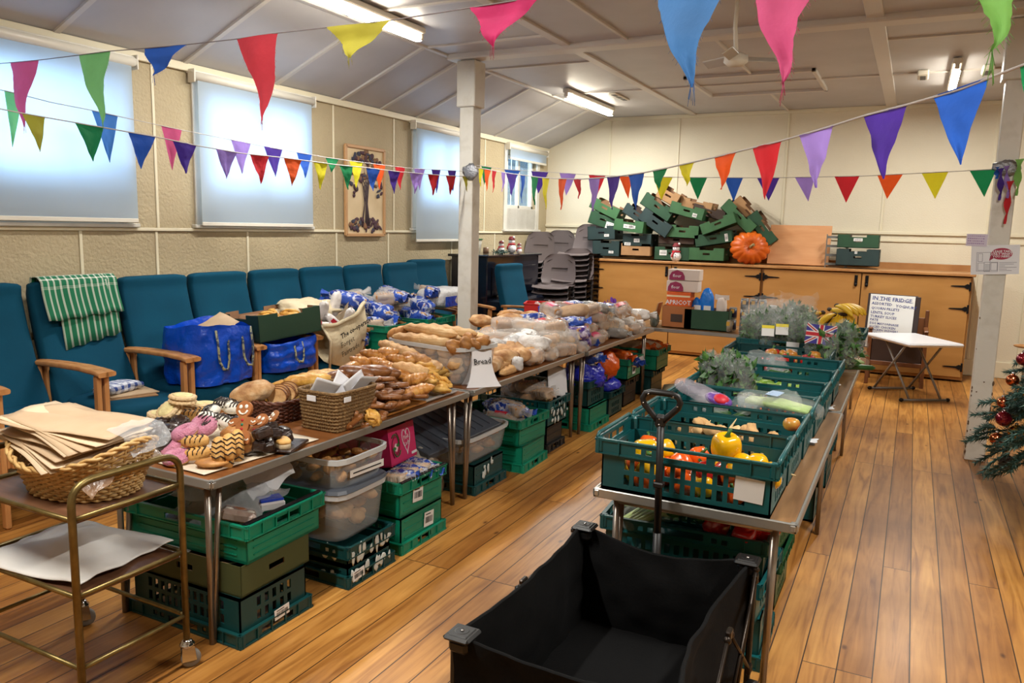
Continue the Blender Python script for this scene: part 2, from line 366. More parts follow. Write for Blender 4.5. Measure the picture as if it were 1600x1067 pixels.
# ---- windows in the left wall
M_glass = mat('window_glass', (200, 225, 240), .03, alpha=.22)
M_blind = bpy.data.materials.new('roller_blind_cloth'); M_blind.use_nodes = True
g = N(M_blind); pb = g.n['Principled BSDF']; pb.inputs['Base Color'].default_value = lin((196, 206, 214)); pb.inputs['Roughness'].default_value = .8
tl = g.new('ShaderNodeBsdfTranslucent'); tl.inputs[0].default_value = lin((190, 218, 245)); mx = g.new('ShaderNodeMixShader'); mx.inputs[0].default_value = .5
g.link(pb.outputs[0], mx.inputs[1]); g.link(tl.outputs[0], mx.inputs[2]); g.link(mx.outputs[0], g.n['Material Output'].inputs[0])
def window(i, a, b):
    f = MB(); x = XL-.07; z0, z1 = WZ
    for (y0, y1, q0, q1) in ((a, a+.05, z0, z1), (b-.05, b, z0, z1), (a, b, z0, z0+.05), (a, b, z1-.05, z1), ((a+b)/2-.025, (a+b)/2+.025, z0, z1)):
        f.box((x, (y0+y1)/2, (q0+q1)/2), (.05, y1-y0, q1-q0), ch=.004)
    # architrave and sill on the room side
    for (y0, y1, q0, q1) in ((a-.09, a, 1.64, ZW-.07), (b, b+.09, 1.64, ZW-.07)): f.box((XL+.008, (y0+y1)/2, (q0+q1)/2), (.022, y1-y0, q1-q0), ch=.004)
    f.box((XL+.02, (a+b)/2, 1.625), (.05, b-a+.24, .03), ch=.006)
    f.box((XL-.01, (a+b)/2, 1.79), (.02, b-a, .3))
    w = struct('window_%d' % i, f, M_white)
    g_ = MB(); g_.box((x, (a+b)/2, (z0+z1)/2), (.006, b-a-.08, z1-z0-.08)); gg = g_.build('pane', M_glass, w)
    return w
for i, (a, b) in enumerate(WIN): window(i+1, a, b)
M_cass = mat('blind_cassette', (222, 218, 206), .4)
blds = [(-.0, 1.80, 3.80, 1.66, 'wide white roller blind pulled down over the nearest window at the left edge'),
        (0, 4.37, 5.64, 1.645, 'white roller blind over the window right of the hanging red pennant'),
        (0, 7.33, 8.66, 1.5, 'long white roller blind behind the central white pillar'),
        (0, 9.58, 10.74, 2.6, 'mostly raised roller blind on the small corner window')]
for _, a, b, zb, lab in blds:
    t = thing('roller_blind', lab, 'blind', (XL+.06, (a+b)/2, ZW-.09)); h = (b-a)/2
    f = MB(); f.tube([(0, -h-.03, 0), (0, h+.03, 0)], .035, n=12); f.box((-.02, 0, .03), (.07, 2*h+.1, .02), ch=.004); f.build('roller', M_cass, t)
    for q in (-1, 1):
        f = MB(); f.box((-.005, q*(h+.04), 0), (.075, .014, .1), ch=.004); f.build('end_bracket', M_cass, t)
    f = MB(); f.grid(lambda u, v: (.012+.004*sin(u*9), -h+2*h*u, -.01-(ZW-.09-zb-.01)*v), 20, 6); f.build('cloth', M_blind, t)
    f = MB(); f.box((.012, 0, zb-ZW+.09), (.014, 2*h, .03), ch=.004); f.build('bottom_bar', M_cass, t)
# hedge and wire fence seen through the corner window
M_hedge = mat('garden_hedge', (120, 160, 190), .8, var=[(70, 110, 130), (60, 92, 84)], scale=7, bump=1, bscale=20)
f = MB(); f.grid(lambda u, v: (-.25*noise.noise(V((u*9, v*5, 2)))-.2*noise.noise(V((u*23, v*13, 2))), 6*u, 2.6*v+.3*noise.noise(V((u*12, 0, 0)))), 70, 30)
single('garden_hedge', f, M_hedge, 'pale blue-green hedge outside the corner window', 'hedge', (-7.2, 10, 0.6))
f = MB()
for k in range(9): f.tube([(0, k*.16, -.6), (0, k*.16, 2.4)], .007, n=5)
for k in range(5): f.tube([(0, 0, .2+k*.4), (0, 1.28, .2+k*.4)], .006, n=5)
single('wire_fence_panel', f, mat('pale_wire', (225, 235, 245), .5), 'pale wire mesh panel outside the corner window', 'fence', (-5.55, 9.6, .6))
# ---- pillars
M_pillar = mat('chipped_white_pillar_paint', (206, 202, 192), .45, var=[(196, 191, 180), (176, 168, 152)], scale=7, bump=.2, contrast=(.22, .5))
M_chip = mat('bare_wood_chip', (96, 72, 50), .8)
def pillar(x, y, w, lab, chips):
    t = thing('pillar', lab, 'pillar', (x, y, 0))
    f = MB(); f.box((0, 0, 1.61), (w, w, 3.22), ch=.006); f.build('post', M_pillar, t)
    f = MB(); f.box((0, 0, 3.0), (w+.05, w+.05, .42), ch=.008); f.build('capping', M_pillar, t)
    if chips:
        f = MB()
        for k in range(26):
            z = rp(.02, 1.4)*rp(.2, 1); e = random.choice((-1, 1)); r = rp(.004, .011)
            f.ell((e*w/2*.985, -w/2-.0005, z), (r*.7, .003, r*rp(.8, 2.2)), nu=7, nv=4, nz=.4, seed=k)
        for k in range(6): f.ell((rp(-.4, .4)*w, -w/2-.0003, rp(.1, .7)), (.006, .002, .005), nu=6, nv=4)
        f.build('paint_chips', M_chip, t)
    return t
pillar(-3.88, 6.62, .15, 'white square timber pillar standing behind the left row of tables', False)
pillar(.545, 6.77, .135, 'chipped white square pillar beside the Christmas tree', True)
M_foil = mat('crumpled_grey_tape', (150, 152, 158), .3, .7, bump=1, bscale=60)
f = MB(); f.ell((0, 0, 0), (.085, .02, .075), nz=.35, ns=5); single('tape_rosette', f, M_foil, 'crumpled silver tape pad on the left pillar holding the bunting', 'tape', at(735, 268, y=6.53))
f = MB(); f.ell((0, 0, 0), (.09, .02, .055), nz=.3, ns=5); single('tape_rosette', f, M_foil, 'half-round silver tape pad on the right pillar holding the bunting', 'tape', at(1573, 262, y=6.68))
# ---- ceiling strip lights
M_tube = mat('lit_fluorescent_tube', (255, 250, 235), .5, emit=(255, 244, 220), estr=38)
M_fit = mat('light_fitting_white', (224, 220, 208), .4)
def strip(x, y0, y1, lab, power=55):
    t = thing('strip_light', lab, 'ceiling light', (x, (y0+y1)/2, ZC)); h = (y1-y0)/2
    f = MB(); f.box((0, 0, -.035), (.08, 2*h, .05), ch=.01); f.build('fitting_body', M_fit, t)
    f = MB(); f.tube([(0, -h+.03, -.085), (0, h-.03, -.085)], .016, n=12); f.build('tube', M_tube, t)
    for q in (-1, 1):
        f = MB(); f.box((0, q*(h-.02), -.075), (.04, .035, .06), ch=.006); f.build('lamp_holder', M_fit, t)
    l = bpy.data.lights.new('tube_light', 'AREA'); l.shape = 'RECTANGLE'; l.size = .06; l.size_y = 2*h-.1; l.energy = power; l.color = (1, .97, .9); l.spread = pi
    o = bpy.data.objects.new('tube_light', l); COL.objects.link(o); o.location = (x, (y0+y1)/2, ZC-.12); o.visible_camera = True
strip(-3.72, 4.0, 5.55, 'lit strip light at the top edge, nearest the camera', 60)
strip(-3.7, 8.45, 10.0, 'lit strip light on the ceiling behind the left pillar', 85)
strip(.2, 8.2, 9.65, 'lit strip light on the right, end on between two small vents', 70)
strip(.9, 2.2, 3.7, 'added unseen strip light on the ceiling above the camera, right of centre', 90)  # out of view, added to light the room from the camera end
strip(-2.0, .2, 1.7, 'added unseen strip light on the ceiling above and left of the camera', 80)  # second added lamp out of view, lights the near left
for x, y in ((-.07, 8.85), (.47, 8.78)):
    t = thing('ceiling_vent', 'small white box vent on the ceiling, %s of the right-hand strip light' % ('left' if x < 0 else 'right'), 'vent', (x, y, ZC))
    f = MB(); f.box((0, 0, -.03), (.1, .26, .055), ch=.01); f.build('vent_body', M_fit, t)
    f = MB(); f.box((0, 0, -.06), (.05, .2, .006)); f.build('vent_slot', mat('vent_dark', (90, 88, 84), .6), t)
t = thing('ceiling_sensor', 'small dark slotted grille beside the strip light behind the left pillar', 'vent', (-3.32, 9.2, ZC))
f = MB(); f.box((0, 0, -.012), (.09, .5, .02), ch=.004); f.build('grille_frame', M_fit, t)
f = MB()
for k in range(3): f.box((0, -.16+k*.16, -.024), (.05, .12, .004))
f.build('grille_slots', mat('vent_dark'), t)
# white fitting hanging from the ceiling on a rod
p = at(1150, 92, y=5.4)
t = thing('hanging_ceiling_fitting', 'white ceiling fitting hanging on a white rod at the top of the photo', 'ceiling fitting', p)
f = MB(); f.tube([(0, 0, .03), (-.015, -.01, .2), (-.01, 0, ZC-p.z)], .014, n=8); f.build('rod', M_fit, t)
f = MB(); f.lathe([(0, .04), (.03, .04), (.075, .02), (.08, -.02), (.05, -.045), (0, -.05)], n=20, M=rot(20, 0, 10)); f.build('fitting_housing', M_fit, t)
for k in range(3):
    f = MB(); f.box((.17, 0, 0), (.2, .075, .008), M=rot(12, 0, 0), ch=.003); b_ = f.build('fitting_blade', mat('fitting_blade', (190, 186, 178), .4), t); b_.rotation_euler = (radians(20), 0, radians(150+k*120))
# ---- lights outside the windows and sky
for (a, b), e in zip(WIN, (105, 66, 60, 50)):
    l = bpy.data.lights.new('daylight', 'AREA'); l.shape = 'RECTANGLE'; l.size = b-a+.5; l.size_y = 1.3; l.energy = e; l.color = (.62, .82, 1)
    o = bpy.data.objects.new('daylight', l); COL.objects.link(o); o.location = (XL-.75, (a+b)/2, 2.55); o.rotation_euler = (0, radians(-80), 0)
w = bpy.data.worlds.new('World'); bpy.context.scene.world = w; w.use_nodes = True
w.node_tree.nodes['Background'].inputs[0].default_value = (.55, .75, 1, 1); w.node_tree.nodes['Background'].inputs[1].default_value = .7
# ================================================================ FURNITURE
M_tabletop = mat('table_walnut_laminate', (150, 112, 74), .3, var=[(112, 78, 46)], scale=3, stretch=(8, .8, 1), bump=0, contrast=(.35, .65))
M_tabletop2 = mat('table_brown_laminate', (146, 92, 50), .3, var=[(116, 70, 36)], scale=3, stretch=(.8, 8, 1), contrast=(.35, .65))
M_alu = mat('table_aluminium_edge', (176, 176, 172), .35, .75, bump=.05)
M_steel = mat('table_steel_leg', (150, 140, 130), .3, .8)
M_fab = mat('teal_upholstery', (10, 74, 100), .85, var=[(8, 64, 88)], scale=2.5, bump=.12, bscale=260, spec=.15)
M_beech = mat('beech_frame', (202, 146, 92), .4, var=[(182, 124, 72)], scale=3, stretch=(6, 6, 1), contrast=(.35, .65))
TZ = .70
def table(x0, x1, y0, y1, lab, top, along='y', legs=True, inset=.08):
    t = thing('folding_table', lab, 'table', ((x0+x1)/2, (y0+y1)/2, 0), group='long folding tables'); w, d = x1-x0, y1-y0
    f = MB(); f.box((0, 0, TZ-.0125), (w-.012, d-.012, .025)); f.build('tabletop', top, t)
    f = MB()
    for a in ((-w/2, -w/2+.012, -d/2, d/2), (w/2-.012, w/2, -d/2, d/2), (-w/2, w/2, -d/2, -d/2+.012), (-w/2, w/2, d/2-.012, d/2)):
        f.box(((a[0]+a[1])/2, (a[2]+a[3])/2, TZ-.016), (a[1]-a[0], a[3]-a[2], .036), ch=.003)
    for sx in (-1, 1):
        for sy in (-1, 1): f.box((sx*(w/2-.014), sy*(d/2-.014), TZ-.016), (.034, .034, .038), ch=.01)
    f.build('edge_trim', M_alu, t)
    for sy in (-1, 1):
        for sx in (-1, 1):
            f = MB()
            if along == 'y': ex, ey, dx, dy = sx*(w/2-inset), sy*(d/2-.05), 0, sy*.25
            else: ex, ey, dx, dy = sx*(w/2-.05), sy*(d/2-inset), sx*.25, 0
            f.tube([(ex, ey, 0), (ex, ey, TZ-.035)], .0125, n=10)
            f.tube([(ex-dx*.02, ey-dy*.02, .0), (ex-dx*.24, ey-dy*.24, TZ-.035)], .0115, n=10)
            f.build('leg', M_steel, t)
        if along == 'y':
            f = MB(); f.tube([(-w/2+inset, sy*(d/2-.05), TZ-.05), (w/2-inset, sy*(d/2-.05), TZ-.05)], .012, n=8); f.build('cross_bar', M_steel, t)
    return t
table(-2.965, -2.28, 2.0, 3.93, 'brown folding table nearest the trolley, covered in pastries', M_tabletop2)
table(-2.965, -2.27, 3.955, 5.74, 'brown folding table in the middle of the left row under loaves', M_tabletop2)
table(-2.965, -2.25, 5.76, 7.55, 'brown folding table at the far end of the left row under bagged bread', M_tabletop2)
table(-2.9, -1.1, 7.6, 8.28, 'folding table set crosswise in front of the brown cupboards', M_tabletop, 'x')
table(-1.01, -.27, 2.69, 4.58, 'wood-effect folding table nearest the black wagon under green crates', M_tabletop)
table(-1.02, -.28, 4.6, 6.36, 'wood-effect folding table in the middle of the right row', M_tabletop)
table(-1.06, -.34, 6.38, 8.15, 'wood-effect folding table at the far end of the right row under salad bags', M_tabletop)
# ---- upholstered armchairs
def armchair():
    t = thing('armchair', 'x', 'armchair')      # faces +x; back at -x
    prof = [(.20, .36), (.15, .55), (.045, .78), (-.02, 1.0), (-.06, 1.18), (-.055, 1.245)]  # front of the back pad (x, z)
    W = .288
    f = MB()
    n = 18; m_ = 20
    def back(u, v):
        # v round the pad section, u up the pad
        k = u*(len(prof)-1); i = min(int(k), len(prof)-2); q = k-i
        x, z = prof[i][0]*(1-q)+prof[i+1][0]*q, prof[i][1]*(1-q)+prof[i+1][1]*q
        th = .125-.035*u; w = W*(1.0-.035*u)
        a = 2*pi*v; cx, cyy = cos(a), sin(a); e = .32
        sx_ = math.copysign(abs(cx)**e, cx); sy_ = math.copysign(abs(cyy)**e, cyy)
        end = 1 if .03 < u < .96 else .0
        return (x-th/2+sx_*th/2*(1+.06*(1-abs(sy_))), sy_*w, z)
    rows = 22
    vs = []; fs = []
    for i in range(rows+1):
        u = i/rows
        for k in range(m_): vs.append(back(u, k/m_))
    fs = [(i*m_+k, i*m_+(k+1) % m_, (i+1)*m_+(k+1) % m_, (i+1)*m_+k) for i in range(rows) for k in range(m_)]
    # rounded top
    top = len(vs)
    c = sum((V(v) for v in vs[rows*m_:(rows+1)*m_]), V())/m_
    for s_, dz in ((.93, .014), (.75, .022)):
        for k in range(m_):
            p = V(vs[rows*m_+k]); q = c+(p-c)*s_; vs.append((q.x, q.y, q.z+dz))
    for j in range(2):
        a0, b0 = (rows+j)*m_, (rows+j+1)*m_
        fs += [(a0+k, a0+(k+1) % m_, b0+(k+1) % m_, b0+k) for k in range(m_)]
    fs.append(tuple(range((rows+2)*m_, (rows+3)*m_))); fs.append(tuple(range(m_))[::-1])
    fs = [tuple(reversed(q)) for q in fs] if False else fs
    f.add(vs, fs, 0, True); f.build('backrest', M_fab, t)
    f = MB(); f.ell((.36, 0, .47), (.30, .262, .085), nu=32, nv=14, sq=5); f.build('seat', M_fab, t)
    f = MB(); f.box((.62, 0, .365), (.03, .5, .075), ch=.006); f.box((.1, 0, .365), (.03, .5, .075), ch=.006)
    for s_ in (-1, 1): f.box((.36, s_*.255, .365), (.5, .025, .075), ch=.005)
    f.build('seat_rail', M_beech, t)
    for s_ in (-1, 1):
        y = s_*.283
        f = MB()
        pts = [(-.02, .77), (.2, .78), (.45, .78), (.61, .77), (.66, .76)]
        def arm(u, v):
            k = u*4; i = min(int(k), 3); q = k-i; x, z = pts[i][0]*(1-q)+pts[i+1][0]*q, pts[i][1]*(1-q)+pts[i+1][1]*q
            w = .022+.012*u; a = 2*pi*v; e = .5
            return (x, y+math.copysign(abs(cos(a))**e, cos(a))*w, z+math.copysign(abs(sin(a))**e, sin(a))*.015)
        f.grid(arm, 10, 12)
        for u in (0, 1):
            q = [arm(u, v/12) for v in range(12)]; f.add(q, [tuple(range(12)) if u else tuple(range(12))[::-1]])
        f.build('armrest', M_beech, t)
        f = MB(); f.box((.6, y, .375), (.048, .03, .75), ch=.008); f.build('front_leg', M_beech, t)
        f = MB(); f.box((.06, y, .38), (.05, .03, .76), M=rot(0, -5, 0), ch=.008); f.build('rear_leg', M_beech, t)
    return t
ac = armchair()
AX = -4.83
ys = [2.62, 3.235, 3.86, 4.46, 5.08, 5.69, 6.31, 6.96]
labs = ['armchair at the left edge, cut off by the photo frame', 'armchair with green checked tea towels over its back', 'armchair holding the tallest blue carrier bag',
        'armchair under the tall dark green cardboard box', 'armchair behind the cream cotton bag of bread rolls', 'armchair behind the heap of blue and white bread bags',
        'armchair second from the far end of the wall row', 'armchair at the far end of the wall row']
for k, (y, lb) in enumerate(zip(ys, labs)):
    o = ac if k == 0 else dup(ac); o.location = (AX, y, 0); o['label'] = 'teal '+lb; o['group'] = 'teal armchairs'
dup(ac, (-4.8, 7.4, 0), -12, 'teal armchair standing askew beyond the row, just left of the black piano', 'teal armchairs', scale=1.02)
dup(ac, (-4.2, 8.3, 0), -4, 'teal armchair alone in front of the black piano, facing right', 'teal armchairs', scale=.98)
# tea towels over the back of chair 2
M_towel = bpy.data.materials.new('green_check_towel'); M_towel.use_nodes = True; g = N(M_towel); pb = g.n['Principled BSDF']; pb.inputs['Roughness'].default_value = .9
def check_mat(g, pb, base, stripe, sx, sy, w=.3, uvsrc='UV'):
    at_ = g.new('ShaderNodeAttribute'); at_.attribute_name = 'cloth_uv'; sp = g.new('ShaderNodeSeparateXYZ'); g.link(at_.outputs['Vector'], sp.inputs[0])
    fac = []
    for ax, s_ in (('X', sx), ('Y', sy)):
        m1 = g.new('ShaderNodeMath', operation='MULTIPLY'); g.link(sp.outputs[ax], m1.inputs[0]); m1.inputs[1].default_value = s_
        m2 = g.new('ShaderNodeMath', operation='FRACT'); g.link(m1.outputs[0], m2.inputs[0])
        m3 = g.new('ShaderNodeMath', operation='LESS_THAN'); g.link(m2.outputs[0], m3.inputs[0]); m3.inputs[1].default_value = w; fac.append(m3)
    ad = g.new('ShaderNodeMath', operation='ADD'); g.link(fac[0].outputs[0], ad.inputs[0]); g.link(fac[1].outputs[0], ad.inputs[1])
    hf = g.new('ShaderNodeMath', operation='MULTIPLY'); g.link(ad.outputs[0], hf.inputs[0]); hf.inputs[1].default_value = .5
    mx = g.new('ShaderNodeMix', data_type='RGBA'); g.link(hf.outputs[0], mx.inputs[0]); mx.inputs[6].default_value = lin(base); mx.inputs[7].default_value = lin(stripe)
    g.link(mx.outputs[2], pb.inputs['Base Color'])
check_mat(g, pb, (10, 104, 70), (226, 230, 218), 24, 20, .3)
def cloth_uv(o, nu, nv, su, sv):
    a = o.data.attributes.new('cloth_uv', 'FLOAT_VECTOR', 'POINT')
    for i in range(nu+1):
        for j in range(nv+1): a.data[i*(nv+1)+j].vector = (i/nu*su, j/nv*sv, 0)
def towel(o, half, front, back, name, label, dx=0, y=0, slant=0, seed=1):
    prof = [(-.155, 1.24-back), (-.152, 1.20), (-.125, 1.29), (-.06, 1.295), (-.02, 1.268), (.0, 1.18), (.03, 1.24-front)]
    def fn(u, v):
        k = v*(len(prof)-1); i = min(int(k), len(prof)-2); q = k-i
        x, z = prof[i][0]*(1-q)+prof[i+1][0]*q, prof[i][1]*(1-q)+prof[i+1][1]*q
        drop = max(0, v-.6)/.4
        return (x+dx+.005*sin(u*19+seed), y-half+2*half*u+.012*sin(v*7)*drop, z-slant*drop*(1-u)+.006*sin(u*23+seed)*drop)
    f = MB(); f.grid(fn, 30, 24, thick=.006); ob = f.build(name, M_towel, None, o); tag(ob, label, 'tea towel', 'checked tea towels on the chair back')
    a = ob.data.attributes.new('cloth_uv', 'FLOAT_VECTOR', 'POINT'); n = 31*25
    for q in range(len(ob.data.vertices)):
        i, j = divmod(q % n, 25); vv = j/24
        a.data[q].vector = (i/30*half*2, vv*.42 if .2 < vv < .72 else .021*(5+0*vv)+.0135, 0)
    return ob
towel((AX, 3.235, 0), .262, .19, .3, 'tea_towel', 'green and white checked tea towel draped on top of the chair back', dx=.014, slant=.03)
towel((AX, 3.235, 0), .2, .34, .1, 'tea_towel', 'longer green checked tea towel hanging lower beneath the top one', dx=.006, y=.045, slant=.07, seed=4)
# ---- cupboards along the back wall
M_ply = mat('orange_plywood_door', (184, 134, 72), .45, var=[(170, 120, 60)], scale=1.6, stretch=(1, 1, 5), bump=.04)
M_plyl = mat('cupboard_top_pine', (192, 144, 90), .45, var=[(160, 108, 60)], scale=3, stretch=(1, 8, 1))
M_hinge = mat('black_iron', (22, 22, 24), .4, .6)
CY = 10.33
def hinge(f, x, z, s_):
    f.prism([(0, -.022), (.02, -.03), (.05, -.012), (.17, -.006), (.19, 0), (.17, .006), (.05, .012), (.02, .03), (0, .022)], 0, .006, M=Matrix(((s_, 0, 0, x), (0, 0, -1, CY-.0), (0, 1, 0, z), (0, 0, 0, 1))))
    f.box((x-s_*.008, CY-.005, z), (.022, .014, .1), ch=.003)
for (x0, xm, x1, lab) in ((-4.06, -2.885, -1.70, 'long orange plywood cupboard unit on the left, behind the bread table'), (-1.70, -.535, .63, 'long orange plywood cupboard unit on the right, behind the whiteboard')):
    t = thing('cupboard', lab, 'cupboard', ((x0+x1)/2, CY, 0), group='plywood cupboards'); ox = (x0+x1)/2
    f = MB(); f.M = tr(-ox, -CY, 0)
    f.box(((x0+x1)/2, (CY+YB)/2+.01, .62), (x1-x0, YB-CY-.04, 1.2)); f.build('carcass', M_ply, t)
    for a, b, side in ((x0+.02, xm-.006, -1), (xm+.006, x1-.02, 1)):
        f = MB(); f.M = tr(-ox, -CY, 0); f.box(((a+b)/2, CY+.0, .64), (b-a, .022, 1.16), ch=.003); d = f.build('door', M_ply, t)
        for z in (1.12, .86, .18):
            f = MB(); f.M = tr(-ox, -CY, 0); hinge(f, (a+.01) if side < 0 else (b-.01), z, -side); f.build('strap_hinge', M_hinge, d).location = (0, -.013, 0)
        f = MB(); f.M = tr(-ox, -CY, 0); hx = xm+side*.06; f.box((hx, CY-.018, 1.13), (.035, .016, .13), ch=.004); f.ell((hx, CY-.03, 1.08), (.018, .012, .022)); f.tube([(hx-.012, CY-.03, 1.1), (hx-.012, CY-.03, 1.13), (hx+.012, CY-.03, 1.13), (hx+.012, CY-.03, 1.1)], .004, n=6)
        f.build('hasp_and_padlock', M_hinge, d)
f = MB(); f.box((-1.715, (CY+YB)/2-.03, 1.25), (4.74, YB-CY+.02, .035), ch=.006); f.box((-1.715, YB-.03, 1.3), (4.7, .03, .09), ch=.004)
single('cupboard_worktop', f, M_plyl, 'long pine worktop running along the top of the plywood cupboards', 'worktop')
# ---- upright piano against the left wall
M_piano = mat('black_piano_lacquer', (16, 20, 32), .22, coat=.5)
t = thing('upright_piano', 'black upright piano behind the white pillar, against the left wall', 'piano', (-4.72, 8.78, 0))
f = MB(); f.box((0, 0, .66), (.5, 1.42, 1.32), ch=.01); f.box((0, 0, .05), (.56, 1.44, .1), ch=.01); f.build('case', M_piano, t)
f = MB(); f.box((0, 0, 1.325), (.56, 1.5, .03), ch=.008); f.build('top_board', M_piano, t)
f = MB(); f.box((.36, 0, .74), (.3, 1.38, .16), ch=.03); f.build('keyboard_lid', M_piano, t)
f = MB(); f.box((.255, 0, 1.02), (.012, 1.2, .34), ch=.004); f.box((.255, 0, .4), (.012, 1.2, .4), ch=.004); f.build('front_panel', M_piano, t)
for s_ in (-1, 1):
    f = MB(); f.lathe([(.03, 0), (.035, .1), (.025, .14), (.04, .3), (.03, .55), (.045, .66)], n=12, M=tr(.44, s_*.6, 0)); f.build('front_leg', M_piano, t)
# ---- grey stacking chairs
M_poly = mat('grey_polypropylene', (98, 88, 88), .4, bump=.08, bscale=200)
M_blk = mat('black_tube', (20, 20, 24), .35, .5)
def stack_chair():
    t = thing('stacking_chair', 'x', 'chair')      # faces -y
    def shell(u, v):
        # v: front edge of the seat -> top of the back
        x = (u-.5)*2
        if v < .5: k = v/.5; y = -.22+.40*k; z = .44-.012*sin(k*pi)-.015*k
        else: k = (v-.5)/.5; y = .18+.10*k+.02*sin(k*pi); z = .425+.39*k**1.1
        w = .225 if v < .5 else .225-.038*((v-.5)/.5)**1.5
        if v > .45 and v < .62: w *= 1-.12*sin((v-.45)/.17*pi)
        cz = .018*abs(x)**2.5 if v < .5 else 0; cy2 = -.035*abs(x)**2.2 if v > .5 else 0
        lip = -.03*max(0, 1-v/.06) if v < .06 else 0
        return (x*w*(1-.25*max(0, (v-.93)/.07)**2), y+cy2, z+cz+lip-(.02*abs(x)**6 if v > .9 else 0))
    nu, nv = 16, 34; vs = [shell(i/nu, j/nv) for i in range(nu+1) for j in range(nv+1)]; W = nv+1; fs = []
    for i in range(nu):
        for j in range(nv):
            u, v = (i+.5)/nu, (j+.5)/nv
            if .73 < v < .80 and .27 < u < .73: continue
            fs.append((i*W+j, (i+1)*W+j, (i+1)*W+j+1, i*W+j+1))
    k = len(vs); vs2 = [(x, y+(.006 if z > .46 else 0), z-.006) for x, y, z in vs]
    f = MB(); f.add(vs, fs, 0, True); f.add(vs2, [tuple(reversed(q)) for q in fs], 0, True)
    f.build('seat_shell', M_poly, t)
    for s_ in (-1, 1):
        f = MB(); f.tube([(s_*.2, -.16, .42), (s_*.235, -.2, 0)], .011, n=8); f.build('leg', M_blk, t)
        f = MB(); f.tube([(s_*.2, .13, .42), (s_*.235, .27, 0)], .011, n=8); f.build('leg', M_blk, t)
    f = MB(); f.tube([(-.2, -.16, .415), (-.2, .13, .415), (.2, .13, .415), (.2, -.16, .415)], .009, n=6, closed=True); f.build('under_frame', M_blk, t)
    return t
sc0 = stack_chair(); used = False
def dstack(px, py, ydep, n, rz, where, spacing=.062):
    """px,py: middle of the top chair's front seat edge"""
    global used
    p = at(px, py, y=ydep); spacing *= 1.15; base = p.z-.475-spacing*(n-1)
    for k in range(n):
        o = sc0 if not used else dup(sc0); used = True
        o.location = (p.x-.10, p.y+.22, max(0, base)+spacing*k if base >= 0 else spacing*k*max(.1, p.z-.475)/(spacing*(n-1))); o.scale = (1.08, 1.08, 1.08)
        o.rotation_euler = (0, 0, radians(rz))
        nm = ORD[n-1-k]
        o['label'] = ('grey plastic chair on top of the stack %s' % where) if k == n-1 else 'grey plastic chair, %s down in the stack %s' % (nm, where); o['group'] = 'grey stacking chairs'
dstack(866, 448, 9.15, 6, 10, 'nearest the camera in the corner')
dstack(896, 437, 9.6, 7, 8, 'right behind the nearest chair stack')
dstack(832, 408, 9.75, 8, 2, 'just right of the piano')
dstack(866, 404, 10.25, 9, 2, 'in the corner behind the others')
dstack(908, 396, 9.98, 11, -6, 'touching the left end of the cupboards')
# ---- white folding table on the right
M_wplas = mat('white_moulded_plastic', (214, 214, 218), .35)
M_gsteel = mat('grey_powder_tube', (128, 124, 120), .4, .5)
t = thing('white_folding_table', 'small white adjustable folding table standing by the whiteboard', 'table', (.07, 9.13, 0), -58)
f = MB(); f.M = tr(0, 0, .60); f.box((0, 0, 0), (.84, .58, .04), ch=.015); f.build('tabletop', M_wplas, t)
for s_ in (-1, 1):
    f = MB(); f.tube([(-.3, s_*.2, 0.03), (.22, s_*.2, .585)], .012, n=8); f.build('leg', M_gsteel, t)
    f = MB(); f.tube([(.3, s_*.17, 0.03), (-.22, s_*.17, .585)], .012, n=8); f.build('leg', M_gsteel, t)
for s_ in (-1, 1):
    f = MB(); f.tube([(s_*.3, -.24, .02), (s_*.3, .24, .02)], .014, n=8); f.build('floor_bar', M_gsteel, t)
    for q in (-1, 1):
        f = MB(); f.ell((s_*.3, q*.25, .022), (.02, .025, .02)); f.build('rubber_foot', M_blk, t)
# ---- whiteboard leaning on a brown wooden chair
M_wb = mat('whiteboard_surface', (226, 228, 226), .25); M_dframe = mat('dark_board_frame', (46, 34, 34), .5); M_ink = mat('blue_marker_ink', (44, 58, 130), .6)
p0, p1, p2 = at(1361, 459, y=9.75), at(1431, 464, y=9.75), at(1424, 523, y=9.6)
t = thing('whiteboard', 'white board with a handwritten blue list of fridge food behind the white folding table', 'whiteboard', (p0+p1)/2)
mw = (p1-p0).length; mh = .6
F0 = frame((p0+p1)/2-V((p0+p1)/2), (p1-p0), (p0-V(p0)+V((-.02, .13, .99))))
f = MB(); f.M = F0; f.box((0.0, -mh/2, -.01), (mw+.05, mh+.02, .02), ch=.004); f.box((mw/2+.03, -mh/2+.0, -.01), (.05, mh+.0, .03), ch=.004); f.build('frame', M_dframe, t)
f = MB(); f.M = F0; f.box((0, -mh/2, .004), (mw, mh, .01), ch=.002); f.build('board', M_wb, t)
f = MB(); f.M = F0; lines = [('IN THE FRIDGE', .064, .05), ('ASSORTED', .046, .118), ('QUORN FILLETS', .042, .18), ('LENTIL SOUP', .044, .237), ('TURKEY SLICES', .042, .29), ('PATE', .04, .335), ('EGG MAYONNAISE', .037, .38),
      ('SLICED CHICKEN', .037, .425), ('CHICKEN SKEWERS', .036, .465), ('VEGETARIAN SAUSAGES', .034, .505), ('BACON', .034, .54)]
for s_, h, y in lines: f.text(s_, h*.94, tr(-mw/2+.02, -y*.86-.002, .0095) @ rot(z=-1.5), 0, 'LEFT')
f.text('YOGHURT', .044, tr(.04, -.118, .0095) @ rot(z=-3), 0, 'LEFT')
f.box((.11, -.068, .0098), (.2, .003, .001), M=rot(z=-2)); f.box((-.12, -.066, .0098), (.05, .003, .001))
f.build('handwriting', M_ink, t)
